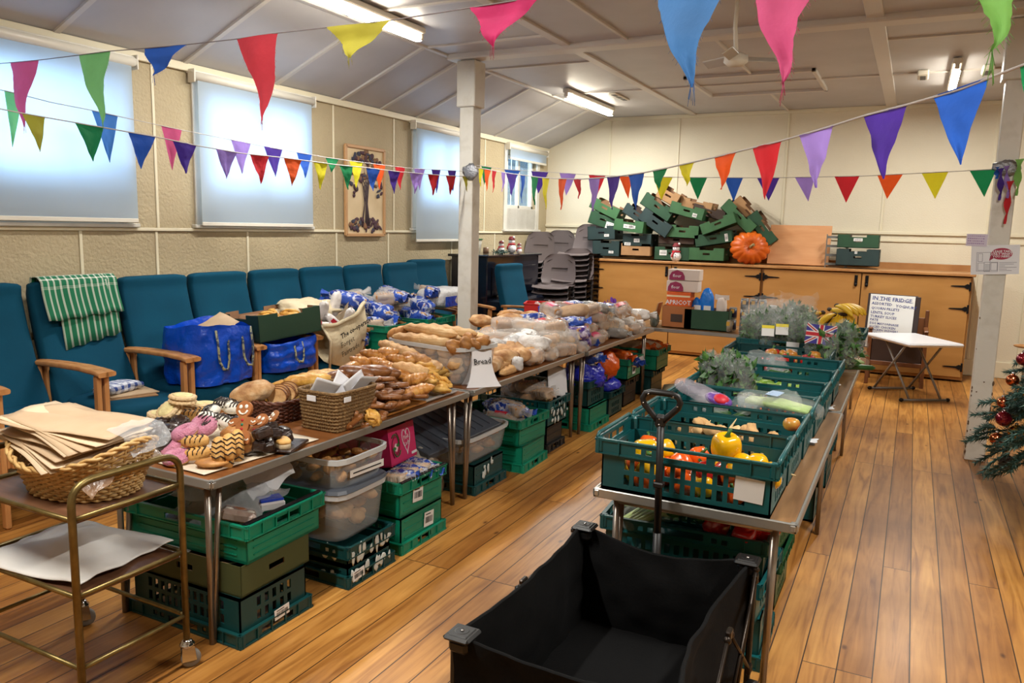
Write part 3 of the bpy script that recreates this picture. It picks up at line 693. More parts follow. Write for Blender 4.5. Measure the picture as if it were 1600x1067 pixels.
M_bwood = mat('brown_wood_chair', (126, 78, 44), .45, var=[(100, 58, 30)], scale=3, stretch=(5, 5, 1)); M_bvinyl = mat('dark_brown_vinyl', (58, 42, 38), .45)
t = thing('wooden_chair', 'brown wooden chair with dark padded panel holding up the whiteboard', 'chair', (-.08, 9.95, 0))
for x in (-.28, .28):
    for y, h in ((-.3, .62), (.12, .84)):
        f = MB(); f.box((x, y, h/2), (.04, .04, h), ch=.006); f.build('leg', M_bwood, t)
f = MB(); f.box((0, -.09, .45), (.56, .42, .07), ch=.03); f.build('seat', M_bvinyl, t)
f = MB(); f.box((0, -.3, .4), (.52, .025, .26), ch=.01); f.build('front_panel', M_bvinyl, t)
for x in (-.28, .28):
    f = MB(); f.box((x, -.1, .635), (.05, .46, .025), ch=.008); f.build('armrest', M_bwood, t)
for a in (((0, -.3, .25), (.52, .03, .05)), ((0, .12, .28), (.52, .025, .04)), ((0, .13, .6), (.52, .03, .3))):
    f = MB(); f.box(*a, ch=.004); f.build('rail', M_bwood, t)
# ---- signs on the right pillar
M_paper = mat('white_paper', (224, 224, 228), .7); M_lilac = mat('lilac_paper', (206, 196, 214), .7); M_mar = mat('maroon_print', (160, 40, 70), .6); M_prt = mat('grey_print', (110, 108, 122), .7)
py_ = 6.77-.135/2-.012
a, b, c = at(1518, 384, y=py_), at(1594, 382, y=py_), at(1512, 429, y=py_)
t = thing('notice', 'white notice with a maroon speech bubble taped to the right pillar', 'sign', (a+b)/2)
F1 = frame((0, 0, 0), b-a, (a-c)); pw, ph = (b-a).length, (a-c).length
def quad(f, w, h, z=0, m=0, cx=0, cy=0): f.add([(cx-w/2, cy-h/2, z), (cx+w/2, cy-h/2, z), (cx+w/2, cy+h/2, z), (cx-w/2, cy+h/2, z)], [(0, 1, 2, 3)], m)
f = MB(); f.M = F1; f.box((0, -ph/2, 0), (pw, ph, .002)); f.build('sheet', M_paper, t)
f = MB(); f.M = F1
bub = [(.1*pw+.225*pw*cos(q*pi/12)+.03*pw, -.3*ph+.2*ph*sin(q*pi/12)) for q in range(24)]
f.prism(bub, .0012, .0018); f.prism([(-.1*pw, -.36*ph), (.0*pw, -.42*ph), (-.12*pw, -.53*ph)][::-1], .0012, .0018); f.build('speech_bubble', M_mar, t)
f = MB(); f.M = F1
for k, s_ in enumerate(('PLEASE TAKE', 'ONLY WHAT', 'YOU NEED')): f.text(s_, .105*ph, tr(.13*pw, -.22*ph-k*.085*ph, .0022), 0)
f.build('bubble_lettering', M_paper, t)
f = MB(); f.M = F1
def outl(x0, y0, x1, y1, w=.0022):
    for q in ((x0, y0, x1, y0), (x1, y0, x1, y1), (x1, y1, x0, y1), (x0, y1, x0, y0)): f.box(((q[0]+q[2])/2*pw, (q[1]+q[3])/2*ph, .0015), (abs(q[2]-q[0])*pw+w, abs(q[3]-q[1])*ph+w, .0006))
outl(-.38, -.88, -.1, -.24); outl(-.35, -.55, -.26, -.28); outl(-.35, -.85, -.22, -.6); outl(-.22, -.9, .06, -.58); outl(-.08, -.86, .05, -.6)
for k in range(5): outl(-.2, -.86+k*.05, -.1, -.86+k*.05)
for k, L in enumerate((.36, .3, .12, .36, .16, .26)): f.box((.09*pw+L*pw/2, (-.6-k*.055)*ph, .0015), (L*pw, .012*ph, .0006))
f.build('drawing_and_small_print', M_prt, t)
a, b, c = at(1511, 365, y=py_-.004), at(1544, 366, y=py_-.004), at(1510, 384, y=py_-.004)
t = thing('note', 'small lilac handwritten note above the maroon bubble notice', 'sign', (a+b)/2); F2 = frame((0, 0, 0), b-a, a-c); pw, ph = (b-a).length, (a-c).length
f = MB(); f.M = F2; f.box((0, -ph/2, 0), (pw, ph, .002)); f.build('sheet', M_lilac, t)
f = MB(); f.M = F2
for k in range(4):
    for j in range(9): f.box(((-.4+j*.09)*pw, (-.18-k*.2)*ph, .0015), (.06*pw, rp(.04, .09)*ph, .0006))
f.build('handwriting', mat('mauve_ink', (150, 120, 170), .7), t)

# ---- leaf collage on the left wall
t = thing('leaf_collage_picture', 'tall framed collage of a tree made of dark pressed leaves, hung on the left wall', 'picture', (XL+.03, 6.475, 1.995))
MF = Matrix(((0, 0, 1, 0), (1, 0, 0, 0), (0, 1, 0, 0), (0, 0, 0, 1))); W_, H_ = .62, .87
f = MB(); f.M = MF; f.box((0, 0, -.01), (W_-.02, H_-.02, .02)); f.build('backing_board', mat('cream_board', (216, 196, 160), .7, var=[(200, 178, 140)], scale=4), t)
f = MB(); f.M = MF
for a in ((0, H_/2, W_, .022), (0, -H_/2, W_, .022), (W_/2, 0, .022, H_), (-W_/2, 0, .022, H_)): f.box((a[0], a[1], 0), (a[2]+.01, a[3]+.01, .03), ch=.004)
f.build('frame', mat('pale_wood_frame', (186, 144, 100), .5), t)
rnd = random.Random(5)
f = MB(); f.M = MF
for k in range(9): x0 = rnd.uniform(-.04, .04); f.tube([(x0*1.6+.0, -.34, .006), (x0*.6, -.12, .008), (x0*1.0+.01*k-.04, .05, .008), (x0*3+rnd.uniform(-.05, .05), .24, .006)], [.008, .005, .005, .002], n=6)
f.build('twig_trunk', mat('dark_twig', (74, 60, 66), .8), t)
f = MB(); f.M = MF
for k in range(120):
    a = rnd.random()*2*pi; r = rnd.random()**.5
    if k < 66: x, y = cos(a)*r*.27, .24+sin(a)*r*.15
    elif k < 84: x, y = rnd.choice((-.17, .19))+cos(a)*r*.08, rnd.uniform(-.06, .12)
    else: x, y = cos(a)*r*.27, -.33+sin(a)*r*.07
    f.ell((x, y, .006+.006*rnd.random()), (rnd.uniform(.015, .045), rnd.uniform(.012, .032), .003), m=rnd.choice((0, 0, 1, 2)), nu=9, nv=4, nz=.5, ns=2, seed=k, M=rot(z=rnd.uniform(0, 180)))
f.build('pressed_leaves', [mat('aubergine_leaf', (72, 44, 56), .8), mat('brown_leaf', (124, 88, 62), .8), mat('slate_leaf', (52, 54, 74), .8)], t)['kind'] = 'stuff'
# ================================================================ TROLLEY AND WAGON
M_brass = mat('worn_brass_tube', (134, 116, 70), .38, .75, var=[(104, 88, 52)], scale=20)
M_shelf = mat('trolley_walnut_shelf', (124, 88, 64), .3, var=[(96, 62, 42)], scale=4, stretch=(1, 8, 1)); M_chrome = mat('chrome', (200, 200, 205), .12, 1); M_rub = mat('grey_rubber_wheel', (120, 116, 110), .6)
M_wick = mat('light_willow', (214, 178, 118), .5, var=[(180, 140, 84)], scale=30); M_bwick = mat('dark_brown_wicker', (104, 58, 40), .5, var=[(70, 36, 26)], scale=30)
M_seag = mat('seagrass_weave', (158, 124, 78), .7, var=[(112, 84, 48), (134, 102, 62)], scale=60, bump=1, bscale=90)
M_kraft = mat('brown_kraft_paper', (196, 170, 138), .75, var=[(182, 154, 122)], scale=6, bump=.1); M_kraftd = mat('kraft_paper_shade', (150, 124, 98), .75)

t = thing('tea_trolley', 'brass-tubed tea trolley with two walnut shelves at the bottom left', 'trolley', (-2.62, 1.68, 0))
TX, TY = .31, .2075
def bez(a, b, c, n=6): return [V(a)*(1-k/n)**2+V(b)*2*(k/n)*(1-k/n)+V(c)*(k/n)**2 for k in range(n+1)]
for sx in (-1, 1):
    f = MB(); x = sx*TX
    f.tube([(x, -TY, .1)]+bez((x, -TY, .765), (x, -TY, .835), (x, -TY+.075, .838))+bez((x, TY-.075, .838), (x, TY, .835), (x, TY, .765))+[(x, TY, .1)], .0125, n=12); f.build('handle_hoop', M_brass, t)
for z, nm in ((.72, 'shelf'), (.46, 'shelf')):
    f = MB(); f.box((0, 0, z-.012), (2*TX-.02, 2*TY-.02, .014)); s = f.build(nm, M_shelf, t)
    f = MB(); f.tube([(-TX, -TY, z), (TX, -TY, z), (TX, TY, z), (-TX, TY, z)], .0095, n=8, closed=True); f.build('shelf_rail', M_brass, s)
f = MB()
for a, b in (((-TX, -TY), (TX, -TY)), ((TX, -TY), (TX, TY)), ((-TX, TY), (TX, TY)), ((-TX, -TY), (-TX, TY))): f.tube([(*a, .21), (*b, .21)], .008, n=8)
f.build('lower_rail', M_brass, t)
for sx in (-1, 1):
    for sy in (-1, 1):
        f = MB(); M_ = tr(sx*TX, sy*TY, 0) @ rot(z=random.choice((20, 60, -30)))
        f.M = M_; f.lathe([(.014, .085), (.026, .088), (.028, .096), (.02, .102), (.02, .108), (.012, .115)], n=14)
        f.prism([(-.022, .03), (.03, .03), (.024, .088), (-.02, .088)], -.017, -.014, M=Matrix(((1, 0, 0, 0), (0, 0, 1, 0), (0, 1, 0, 0), (0, 0, 0, 1))))
        f.prism([(-.022, .03), (.03, .03), (.024, .088), (-.02, .088)], .014, .017, M=Matrix(((1, 0, 0, 0), (0, 0, 1, 0), (0, 1, 0, 0), (0, 0, 0, 1))))
        c_ = f.build('caster', M_chrome, t)
        f = MB(); f.M = M_ @ tr(.012, 0, .036) @ rot(x=90); f.lathe([(.012, -.012), (.03, -.012), (.036, -.007), (.036, .007), (.03, .012), (.012, .012)], n=20); f.lathe([(0, -.014), (.014, -.014), (.014, .014), (0, .014)], n=10); f.build('wheel', M_rub, c_)
# ---- wicker baskets, really woven
def woven(name, label, loc, ax, ay, h, flare, rows, stakes, rr, M, rz=0, dip=0, sq=2.2, saddle=0, group=None):
    t = thing(name, label, 'basket', loc, rz, group)
    def ring(k, ang, off=0):
        w = 1+flare*k; q = 1/(abs(cos(ang))**sq+abs(sin(ang))**sq)**(1/sq)
        z = h*k*(1+saddle*cos(2*ang)*k-dip*max(0, -sin(ang))*k)
        return V(((ax*w+off)*cos(ang)*q, (ay*w+off)*sin(ang)*q, z))
    f = MB(); n = stakes*4
    for r in range(rows):
        k = r/(rows-1); ph = r % 2
        f.tube([ring(k, 2*pi*i/n, rr*1.1*cos(pi*(i/2.0)/1+pi*ph)*(1 if i % 2 == 0 else 0)) for i in range(n)], rr*rp(.9, 1.1), n=5, closed=True)
    f.build('woven_side', M, t)
    f = MB()
    for i in range(stakes):
        a = 2*pi*i/stakes; f.tube([ring(k/6, a) for k in range(7)], rr*.8, n=5)
    f.build('stakes', M, t)
    f = MB()
    for q in range(2):
        f.tube([ring(1, 2*pi*i/96)+V((0, 0, rr))+V((cos(2*pi*i/96), sin(2*pi*i/96), 0))*rr*1.5*sin(2*pi*i/6+q*pi)+V((0, 0, rr*1.2*cos(2*pi*i/6+q*pi))) for i in range(96)], rr*1.3, n=6, closed=True)
    f.build('plaited_rim', M, t)
    f = MB(); P_ = [ring(0, 2*pi*i/40) for i in range(40)]; f.add(P_+[p+V((0, 0, .006)) for p in P_], [tuple(range(40))[::-1], tuple(range(40, 80))]+[(i, (i+1) % 40, (i+1) % 40+40, i+40) for i in range(40)])
    f.build('base', M, t)
    return t
woven('willow_basket', 'pale oval willow basket of folded paper bags on the tea trolley', (-2.575, 1.70, .722), .20, .145, .16, .32, 15, 30, .0052, M_wick, rz=4, saddle=.22, dip=.1)
# paper bags stacked in the basket
M_plas = mat('clear_crinkled_plastic', (225, 228, 232), .12, alpha=.3, spec=.8, bump=1.2, bscale=25)
for k in range(11):
    f = MB(); L, W_ = .46-.01*(k % 3), .25
    sd = k
    f.grid(crumple(lambda u, v: ((u-.5)*L, (v-.5)*W_, .012*sin(u*3+sd)-.05*max(0, u-.6)**1.5+.004*sin(v*9+sd)), .006, 7, sd), 16, 10, thick=.003)
    z = .875+.0095*k
    nm = 'uppermost' if k == 10 else '%s from the top' % ORD[10-k]
    single('paper_bag', f, M_kraft if k % 3 else mat('pale_kraft_paper', (216, 192, 160), .75), 'flat brown paper bag, %s of the pile in the willow basket' % nm, 'paper bag', (-2.66+.006*k+rp(-.012, .012), 1.66+.004*k, z), rz=rp(-9, 4)+(14 if k == 10 else 0), R=(radians(3), radians(4), radians(rp(-8, 8)+(12 if k > 8 else -6))), group='paper bags in the willow basket')
f = MB(); f.grid(crumple(lambda u, v: ((u-.5)*.26, (v-.5)*.3, -.1*abs(u-.4)-.16*abs(v-.5)**1.2), .02, 9, 3), 22, 22)
single('plastic_bag', f, mat('brown_tinted_plastic', (150, 118, 92), .2, alpha=.7, bump=1, bscale=22), 'rumpled brown-tinted plastic bag at the right end of the willow basket', 'bag', (-2.44, 1.70, .935), R=(radians(8), radians(16), 0))
f = MB(); f.grid(crumple(lambda u, v: ((u-.5)*.14, (v-.5)*.16, -.06*abs(u-.5)), .02, 12, 8), 14, 14)
single('plastic_wrap', f, M_plas, 'clear crinkled plastic wrap poking up at the right of the willow basket', 'wrapper', (-2.34, 1.76, .95), R=(radians(10), radians(30), 0))
f = MB(); f.grid(crumple(lambda u, v: ((u-.5)*.50, (v-.5)*.43, .035*(1-(2*u-1)**2)*(1-(2*v-1)**4)+.01+.012*sin(u*9)*sin(v*7)), .02, 7, 2), 44, 36, thick=.004)
single('white_paper_sheets', f, mat('white_tissue_paper', (236, 234, 230), .6, sub=0, bump=.2, bscale=20), 'pile of rumpled white greaseproof paper on the lower trolley shelf', 'paper', (-2.63, 1.69, .462), rz=8)
# ---- black folding wagon
M_bfab = mat('black_wagon_canvas', (8, 8, 9), .9, bump=.1, bscale=120, var=[(6, 6, 7)], scale=3, spec=.2); M_bpl = mat('black_moulded_plastic', (15, 15, 16), .45)
M_bmet = mat('black_bronze_bar', (52, 44, 38), .35, .7)
WX, WY, WZt, WZb = .32, .47, .575, .2
t = thing('folding_wagon', 'empty black canvas folding wagon in the bottom foreground', 'wagon', (-.71, 2.165, 0))
def per(u):
    k = (u % 1)*4; i = int(k); q = k-i; c = [(-1, -1), (1, -1), (1, 1), (-1, 1)]; a, b = c[i], c[(i+1) % 4]
    return a[0]*(1-q)+b[0]*q, a[1]*(1-q)+b[1]*q, q
def wall(u, v, off=0):
    x, y, q = per(u); e = sin(pi*q); side = int((u % 1)*4)
    sag = (.035, .07, .045, .02)[side]; bow = (.02, .075, .03, .012)[side]
    z = WZt-sag*e**1.2; z = z*(1-v)+WZb*v
    inn = bow*e*(1-v)+.05*e*sin(pi*v)*.6+.014*noise.noise(V((x*4, y*4, v*5)))
    k = 1-.06*v
    n = V((0, -1, 0)) if side == 0 else V((1, 0, 0)) if side == 1 else V((0, 1, 0)) if side == 2 else V((-1, 0, 0))
    return V((x*WX*k, y*WY*k, z))-n*(inn+off)
f = MB(); f.grid(lambda u, v: wall(u, v, .012), 96, 14); f.grid(lambda u, v: wall(1-u, v, 0), 96, 14)
f.grid(lambda u, v: wall(1-u, 0, .012*v)+V((0, 0, .004*sin(pi*v))), 96, 3); f.build('canvas_tub', M_bfab, t)
f = MB(); f.box((0, 0, WZb+.005), (2*WX*.94, 2*WY*.94, .02), ch=.004); f.build('base_board', M_bfab, t)
for sx in (-1, 1):
    for sy in (-1, 1):
        f = MB(); f.M = tr(sx*(WX-.022), sy*(WY-.022), WZt+.002); f.box((0, 0, -.004), (.082, .082, .016), ch=.007); f.lathe([(.014, .006), (.02, .008), (.026, .004)], n=14); f.box((0, 0, -.002), (.07, .07, .018), ch=.008); f.box((sx*.0, 0, -.03), (.06, .06, .04), ch=.01)
        f.ell((0, 0, .008), (.006, .006, .003), m=1, nu=8, nv=4); f.build('corner_cap', [M_bpl, M_chrome], t)
        f = MB(); f.box((sx*(WX+.004), sy*(WY-.03), .35), (.018, .03, .46), ch=.004); f.build('corner_post', M_bpl, t)
        f = MB(); f.M = tr(sx*(WX+.03), sy*(WY-.1), .09) @ rot(y=90); f.lathe([(.02, -.022), (.078, -.022), (.09, -.012), (.09, .012), (.078, .022), (.02, .022)], n=24); f.build('wheel', M_bpl, t)
for sx in (-1, 1):
    f = MB(); x = sx*(WX+.012)
    for a, b in (((-.42, .52), (-.02, .2)), ((-.42, .2), (-.02, .52)), ((.02, .52), (.42, .2)), ((.02, .2), (.42, .52)), ((-.37, .52), (.03, .2)), ((.42, .56), (.16, .2))):
        f.tube([(x, a[0], a[1]), (x, b[0], b[1])], .006, n=6); 
        for q in (a, b): f.ell((x, q[0], q[1]), (.012, .012, .012), nu=8, nv=5)
    for y, z in ((-.42, .53), (0, .53), (.42, .53), (-.42, .2), (0, .2), (.42, .2)): f.box((x, y, z), (.016, .04, .03), ch=.004)
    f.build('folding_frame', M_bmet, t)
f = MB(); hy = WY-.01
f.tube([(-.02, hy, .22), (-.025, hy+.005, .6)], .016, n=8); f.tube([(-.025, hy+.005, .58), (-.035, hy+.01, 1.02)], .0135, n=8); f.box((-.029, hy+.005, .78), (.036, .036, .02), ch=.004)
f.build('handle_pole', M_bpl, t)
f = MB(); gx = -.037; gy = hy+.01; pts = [(gx, gy, 1.0), (gx-.028, gy, 1.03), (gx-.062, gy, 1.065), (gx-.068, gy, 1.085), (gx-.058, gy, 1.105), (gx-.035, gy, 1.112), (gx+.035, gy, 1.112), (gx+.058, gy, 1.105), (gx+.068, gy, 1.085), (gx+.062, gy, 1.065), (gx+.028, gy, 1.03), (gx, gy, 1.0)]
f.tube(pts, .0115, n=8); f.box((gx, gy, 1.01), (.04, .028, .05), ch=.01)
for a in ((-.062, 1.072), (.062, 1.072), (-.045, 1.105), (.045, 1.105), (0, 1.02), (0, 1.0)): f.ell((gx+a[0], gy-.014, a[1]), (.0035, .002, .0035), m=1, nu=8, nv=4)
f.build('handle_grip', [M_bpl, M_chrome], t)
f = MB(); f.tube([(-WX-.01, 0, .5), (-WX-.03, .01, .5), (-WX-.03, .02, .47)], .008, n=6); f.ell((-WX-.03, 0, .505), (.012, .014, .01)); f.build('strap_loop', M_bpl, t)
# ================================================================ CRATES, BOXES AND TUBS
M_teal = mat('dark_teal_crate_plastic', (10, 84, 86), .4, var=[(8, 70, 74)], scale=4, bump=.05)
M_tealn = mat('deep_green_crate_plastic', (12, 66, 66), .42, var=[(8, 54, 56)], scale=4)
M_grn = mat('bright_green_crate_plastic', (10, 128, 98), .4, var=[(6, 112, 86)], scale=4, bump=.05)
M_dgrn = mat('bottle_green_crate_plastic', (16, 74, 44), .42)
M_bkcr = mat('black_crate_plastic', (24, 26, 28), .42)
M_label = mat('white_sticker', (226, 226, 224), .6); M_bar = mat('barcode_black', (24, 24, 26), .6); M_scr = mat('peeling_white_paper', (200, 206, 202), .7)
SX = Matrix(((1, 0, 0, 0), (0, 0, 1, 0), (0, 1, 0, 0), (0, 0, 0, 1)))
def side_frames(L, D, t):
    """local frames of the 4 outer faces: x along the face, y up, z inwards"""
    return [(Matrix(((1, 0, 0, 0), (0, 0, 1, -D/2), (0, 1, 0, 0), (0, 0, 0, 1))), L, 0), (Matrix(((-1, 0, 0, 0), (0, 0, -1, D/2), (0, 1, 0, 0), (0, 0, 0, 1))), L, 2),
            (Matrix(((0, 0, -1, L/2), (1, 0, 0, 0), (0, 1, 0, 0), (0, 0, 0, 1))), D, 1), (Matrix(((0, 0, 1, -L/2), (-1, 0, 0, 0), (0, 1, 0, 0), (0, 0, 0, 1))), D, 3)]
def ruf(fn, amp): return fn
def label_mb(w, h, code=True, M=None, ragged=0):
    f = MB()
    if M is not None: f.M = M
    f.box((0, 0, 0), (w, h, .0012))
    if code:
        n = 14
        for k in range(n): f.box((-.36*w+.72*w*k/(n-1), -.05*h, .001), (w*random.choice((.012, .022, .034)), h*.42, .0008), m=1)
        f.box((-.1*w, .33*h, .001), (w*.5, h*.07, .0008), m=1)
    return f
def crate(kind, name, label, L=.655, D=.41, H=.2, M=M_teal, labels=(), group=None, loc=(0, 0, 0), rz=0, R=None, inv=False, bars=False):
    """kind: vent = slotted sides, solid = closed ribbed sides"""
    t = thing(name, label, 'crate', loc, rz, group, R); th = .006; rim = .055
    f = MB()
    if inv: f.M = tr(0, 0, H) @ rot(x=180)
    Lb, Db = L-.035, D-.035
    f.box((0, 0, .006), (Lb, Db, .012))
    for T, W, k in side_frames(Lb, Db, th):
        hs = []
        hb = H-rim
        if kind == 'vent':
            n = int((W-.16)/.038)
            for r in ((.028, .068), (.086, .126)):
                if r[1] < hb:
                    for i in range(n):
                        x = -W/2+.08+(W-.16)*(i+.5)/n; hs.append((x-.011, r[0], x+.011, r[1]))
        f.panel(-W/2, .0, W/2, hb+.004, hs, th, 0, T)
        if kind == 'solid':
            for i in range(3):
                z = .03+i*(hb-.05)/2; f.box((0, z, -.002), (W*.86, .004, .004), M=None) if False else f.add(*boxmesh((0, z, -.0015), (W*.84, .005, .005)), M=T)
    f.build('basket_body', M, t)
    f = MB()
    if inv: f.M = tr(0, 0, H) @ rot(x=180)
    for T, W, k in side_frames(L, D, th):
        hs = []
        z0 = H-rim
        if kind == 'vent':
            if k in (0, 2):
                hs = [(-.085, z0+.016, .085, z0+.043)]
                for s_ in (-1, 1):
                    for q in (.125, .165): hs.append((s_*q-.011, z0+.014, s_*q+.011, z0+.034))
            else: hs = [(-W*.22, z0+.014, W*.22, z0+.040)]
        else: hs = [(-W*.15, z0+.010, W*.15, z0+.036)]
        f.panel(-W/2, z0, W/2, H-.002, hs, th, 0, T)
        # turned-over lip and ribs
        f.add(*boxmesh((0, H-.004, .002), (W+.008, .008, .016)), M=T); f.add(*boxmesh((0, z0, .004), (W, .006, .018)), M=T)
        m_ = max(4, int(W/.075))
        for i in range(m_+1):
            x = -W/2+.01+(W-.02)*i/m_
            if abs(x) > .19 or k in (1, 3): f.add(*boxmesh((x, z0+rim/2, -.003), (.005, rim, .009)), M=T)
    for sx in (-1, 1):
        for sy in (-1, 1): f.box((sx*(L/2-.012), sy*(D/2-.012), H-rim/2), (.034, .034, rim+.004), ch=.008)
    f.build('rim', M, t)
    if bars:
        for s_ in (-1, 1):
            f = MB(); x = s_*(L/2+.002); f.tube([(x, -D/2+.01, H-.004), (x, -D/2+.03, H+.012), (x, D/2-.03, H+.012), (x, D/2-.01, H-.004)], .0075, n=8); f.build('bale_arm', M, t)
    for face, x, z, w, h, a, code in labels:
        T, W, k = side_frames(L, D, th)[face]
        off = .0035 if (z > H-rim if not inv else z < rim) else -.0125
        f = label_mb(w, h, code, T @ tr(x, z, -off-.002 if off > 0 else -off) @ rot(x=180) @ rot(z=a)) if False else label_mb(w, h, code, T @ tr(x, z, -.004 if off > 0 else .0135) @ rot(y=180) @ rot(z=a))
        f.build('label', [M_label, M_bar], t)
    return t
def boxmesh(c, d):
    hx, hy, hz = d[0]/2, d[1]/2, d[2]/2
    vs = [(c[0]+x, c[1]+y, c[2]+z) for x in (-hx, hx) for y in (-hy, hy) for z in (-hz, hz)]
    return vs, [(0, 1, 3, 2), (4, 6, 7, 5), (0, 4, 5, 1), (2, 3, 7, 6), (0, 2, 6, 4), (1, 5, 7, 3)]
def scribble(T, w, h, n, seed, parent, m=None):
    rnd = random.Random(seed); f = MB(); f.M = T
    for k in range(n):
        x, y = rnd.uniform(-w/2, w/2), rnd.uniform(-h/2, h/2); f.ell((x, y, 0), (rnd.uniform(.008, .02), rnd.uniform(.01, .035), .0015), nu=9, nv=4, nz=.7, ns=2.5, seed=seed+k)
    return f.build('torn_label_remains', m or M_scr, parent)
# cardboard produce boxes
M_cgrn = mat('green_printed_card', (34, 76, 50), .6, var=[(28, 64, 42)], scale=5); M_cgrn2 = mat('mid_green_printed_card', (58, 104, 64), .6, var=[(48, 90, 54)], scale=5)
M_cdk = mat('dark_blue_green_card', (34, 58, 58), .6, var=[(28, 48, 50)], scale=5); M_cint = mat('kraft_card_inside', (150, 112, 82), .8, var=[(128, 92, 66)], scale=6); M_cint2 = mat('dark_card_inside', (70, 54, 46), .8)
M_ctan = mat('tan_card', (176, 136, 94), .75, var=[(160, 120, 80)], scale=6); M_cpink = mat('magenta_printed_card', (196, 36, 96), .5); M_colive = mat('olive_green_card', (66, 74, 40), .65)
def cbox(label, L=.5, D=.36, H=.17, mo=M_cgrn, mi=M_cint, loc=(0, 0, 0), rz=0, R=None, group=None, slot=True, notch=True, lab=(), name='produce_box', closed=False, inv=False):
    t = thing(name, label, 'cardboard box', loc, rz, group, R); th = .006
    f = MB()
    if inv: f.M = tr(0, 0, H) @ rot(x=180)
    f.box((0, 0, .004), (L, D, .008))
    for T, W, k in side_frames(L, D, th):
        hs = []
        if notch: hs.append((-W*.2, H-.03, W*.2, H+.01))
        if slot and k in (1, 3, 0, 2): hs.append((-.045, H*.52-.013, .045, H*.52+.013))
        # outer skin + inner skin
        f.panel(-W/2, 0, W/2, H, hs, th*.5, 0, T); f.panel(-W/2+.003, .004, W/2-.003, H, hs, th*.5, 1, T @ tr(0, 0, th*.5))
        # folded corner gussets
        for s_ in (-1, 1): f.add([(s_*W/2*.99, H, th), (s_*(W/2-.07), H, th), (s_*W/2*.99, H, .07)], [(0, 1, 2) if s_ > 0 else (0, 2, 1)], 0, M=T)
    if closed: f.box((0, 0, H), (L, D, .006))
    f.build('carton', [mo, mi], t)
    for face, x, z, w, h in lab:
        T, W, k = side_frames(L, D, th)[face]; f = label_mb(w, h, True, T @ tr(x, z, -.003) @ rot(y=180)); f.build('label', [M_label, mat('label_grey_print', (120, 120, 124), .6)], t)
    return t
# clear storage tubs
M_clear = mat('clear_tub_plastic', (214, 220, 222), .18, alpha=.34, spec=.6, var=[(200, 206, 210)], scale=3, bump=.05); M_clearrim = mat('cloudy_tub_rim', (214, 218, 220), .3, alpha=.72); M_glid = mat('grey_tub_lid', (78, 84, 94), .4, bump=.05)
def tub(label, L, D, H, loc, rz=0, R=None, lid=None, group=None, name='storage_tub'):
    t = thing(name, label, 'storage tub', loc, rz, group, R)
    def sq(k, w=1.0, n=40, e=6):
        o = []
        for i in range(n):
            a = 2*pi*i/n; q = 1/(abs(cos(a))**e+abs(sin(a))**e)**(1/e); o.append(((L/2*w)*cos(a)*q, (D/2*w)*sin(a)*q, k))
        return o
    rings = [sq(.0, .0), sq(.0, .84), sq(.02, .875), sq(H*.5, .915), sq(H-.02, .95)]
    f = MB(); n = 40; vs = [p for r in rings for p in r]; f.add(vs, [(i*n+k, i*n+(k+1) % n, (i+1)*n+(k+1) % n, (i+1)*n+k) for i in range(4) for k in range(n)], 0, True); f.build('tub_body', M_clear, t)
    rings = [sq(H-.024, .955), sq(H-.024, 1.0), sq(H, 1.0), sq(H, .95), sq(H-.02, .945)]
    f = MB(); vs = [p for r in rings for p in r]; f.add(vs, [(i*n+k, i*n+(k+1) % n, (i+1)*n+(k+1) % n, (i+1)*n+k) for i in range(4) for k in range(n)], 0, False); f.build('rim', M_clearrim, t)
    if lid:
        f = MB(); P_ = sq(H+.004, 1.02); Q_ = sq(H+.02, .99); f.add(P_+Q_, [(k, (k+1) % n, n+(k+1) % n, n+k) for k in range(n)]+[tuple(range(n, 2*n))]); f.build('lid', lid, t)
    return t
# ---- crates standing under the left row of tables
T_F = side_frames
def right_face(L, D, z, x=0, off=.0): return Matrix(((0, 0, 1, L/2+off), (1, 0, 0, x), (0, 1, 0, z), (0, 0, 0, 1)))
c = crate('vent', 'vented_crate', 'dark teal vented crate on the floor at the bottom of the stack nearest the trolley', loc=(-2.555, 2.275, 0), H=.2, M=M_tealn, inv=True)
f = label_mb(.085, .045, True, right_face(.655, .41, .062, .02, .004) @ rot(z=3)); f.build('label', [M_label, M_bar], c)
cbox('olive green cardboard box in the middle of the stack nearest the trolley', .62, .40, .13, M_colive, M_cint, (-2.56, 2.29, .2), 1.5, notch=False)
c = crate('solid', 'handled_crate', 'bright green crate with a clear bag and white paper inside, nearest the trolley', loc=(-2.57, 2.33, .332), H=.165, M=M_grn, L=.69, D=.47, rz=2)
f = MB(); f.box((.0, 0, 0), (.69, .022, .014), ch=.003); b_ = f.build('front_bale_arm', M_blk, c); b_.location = (.325, 0, .166); b_.rotation_euler = (0, 0, radians(90)); b_.scale = (.66, 1, 1)
f = MB(); f.grid(crumple(lambda u, v: ((u-.5)*.34, (v-.5)*.26, 0), .004, 7, 4), 14, 10, thick=.002)
single('tissue_sheet', f, mat('tissue_sheet_grey', (190, 190, 188), .6), 'thin white paper sheet caught between the bright green crate and the olive box', 'paper', (-2.72, 2.14, .3315), rz=12)
for z, iv, lab in ((0, True, 'lower dark green scribbled crate on the floor under the lidded tub'), (.1, False, 'upper dark green scribbled crate directly under the lidded tub')):
    c = crate('solid' if iv else 'vent', 'scribbled_crate', lab, L=.5, D=.36, H=.1, loc=(-2.44, 2.865, z), M=M_tealn, inv=iv, group='crates with torn white labels')
    scribble(right_face(.5, .36, .05, 0, .002), .3, .05, 14, 5+iv, c)
    scribble(tr(-.02+.17, -.175, .05) @ rot(x=90), .1, .05, 4, 8+iv, c)
    if iv: f = label_mb(.085, .048, True, right_face(.5, .36, .052, -.11, .005) @ rot(z=4)); f.build('label', [M_label, M_bar], c)
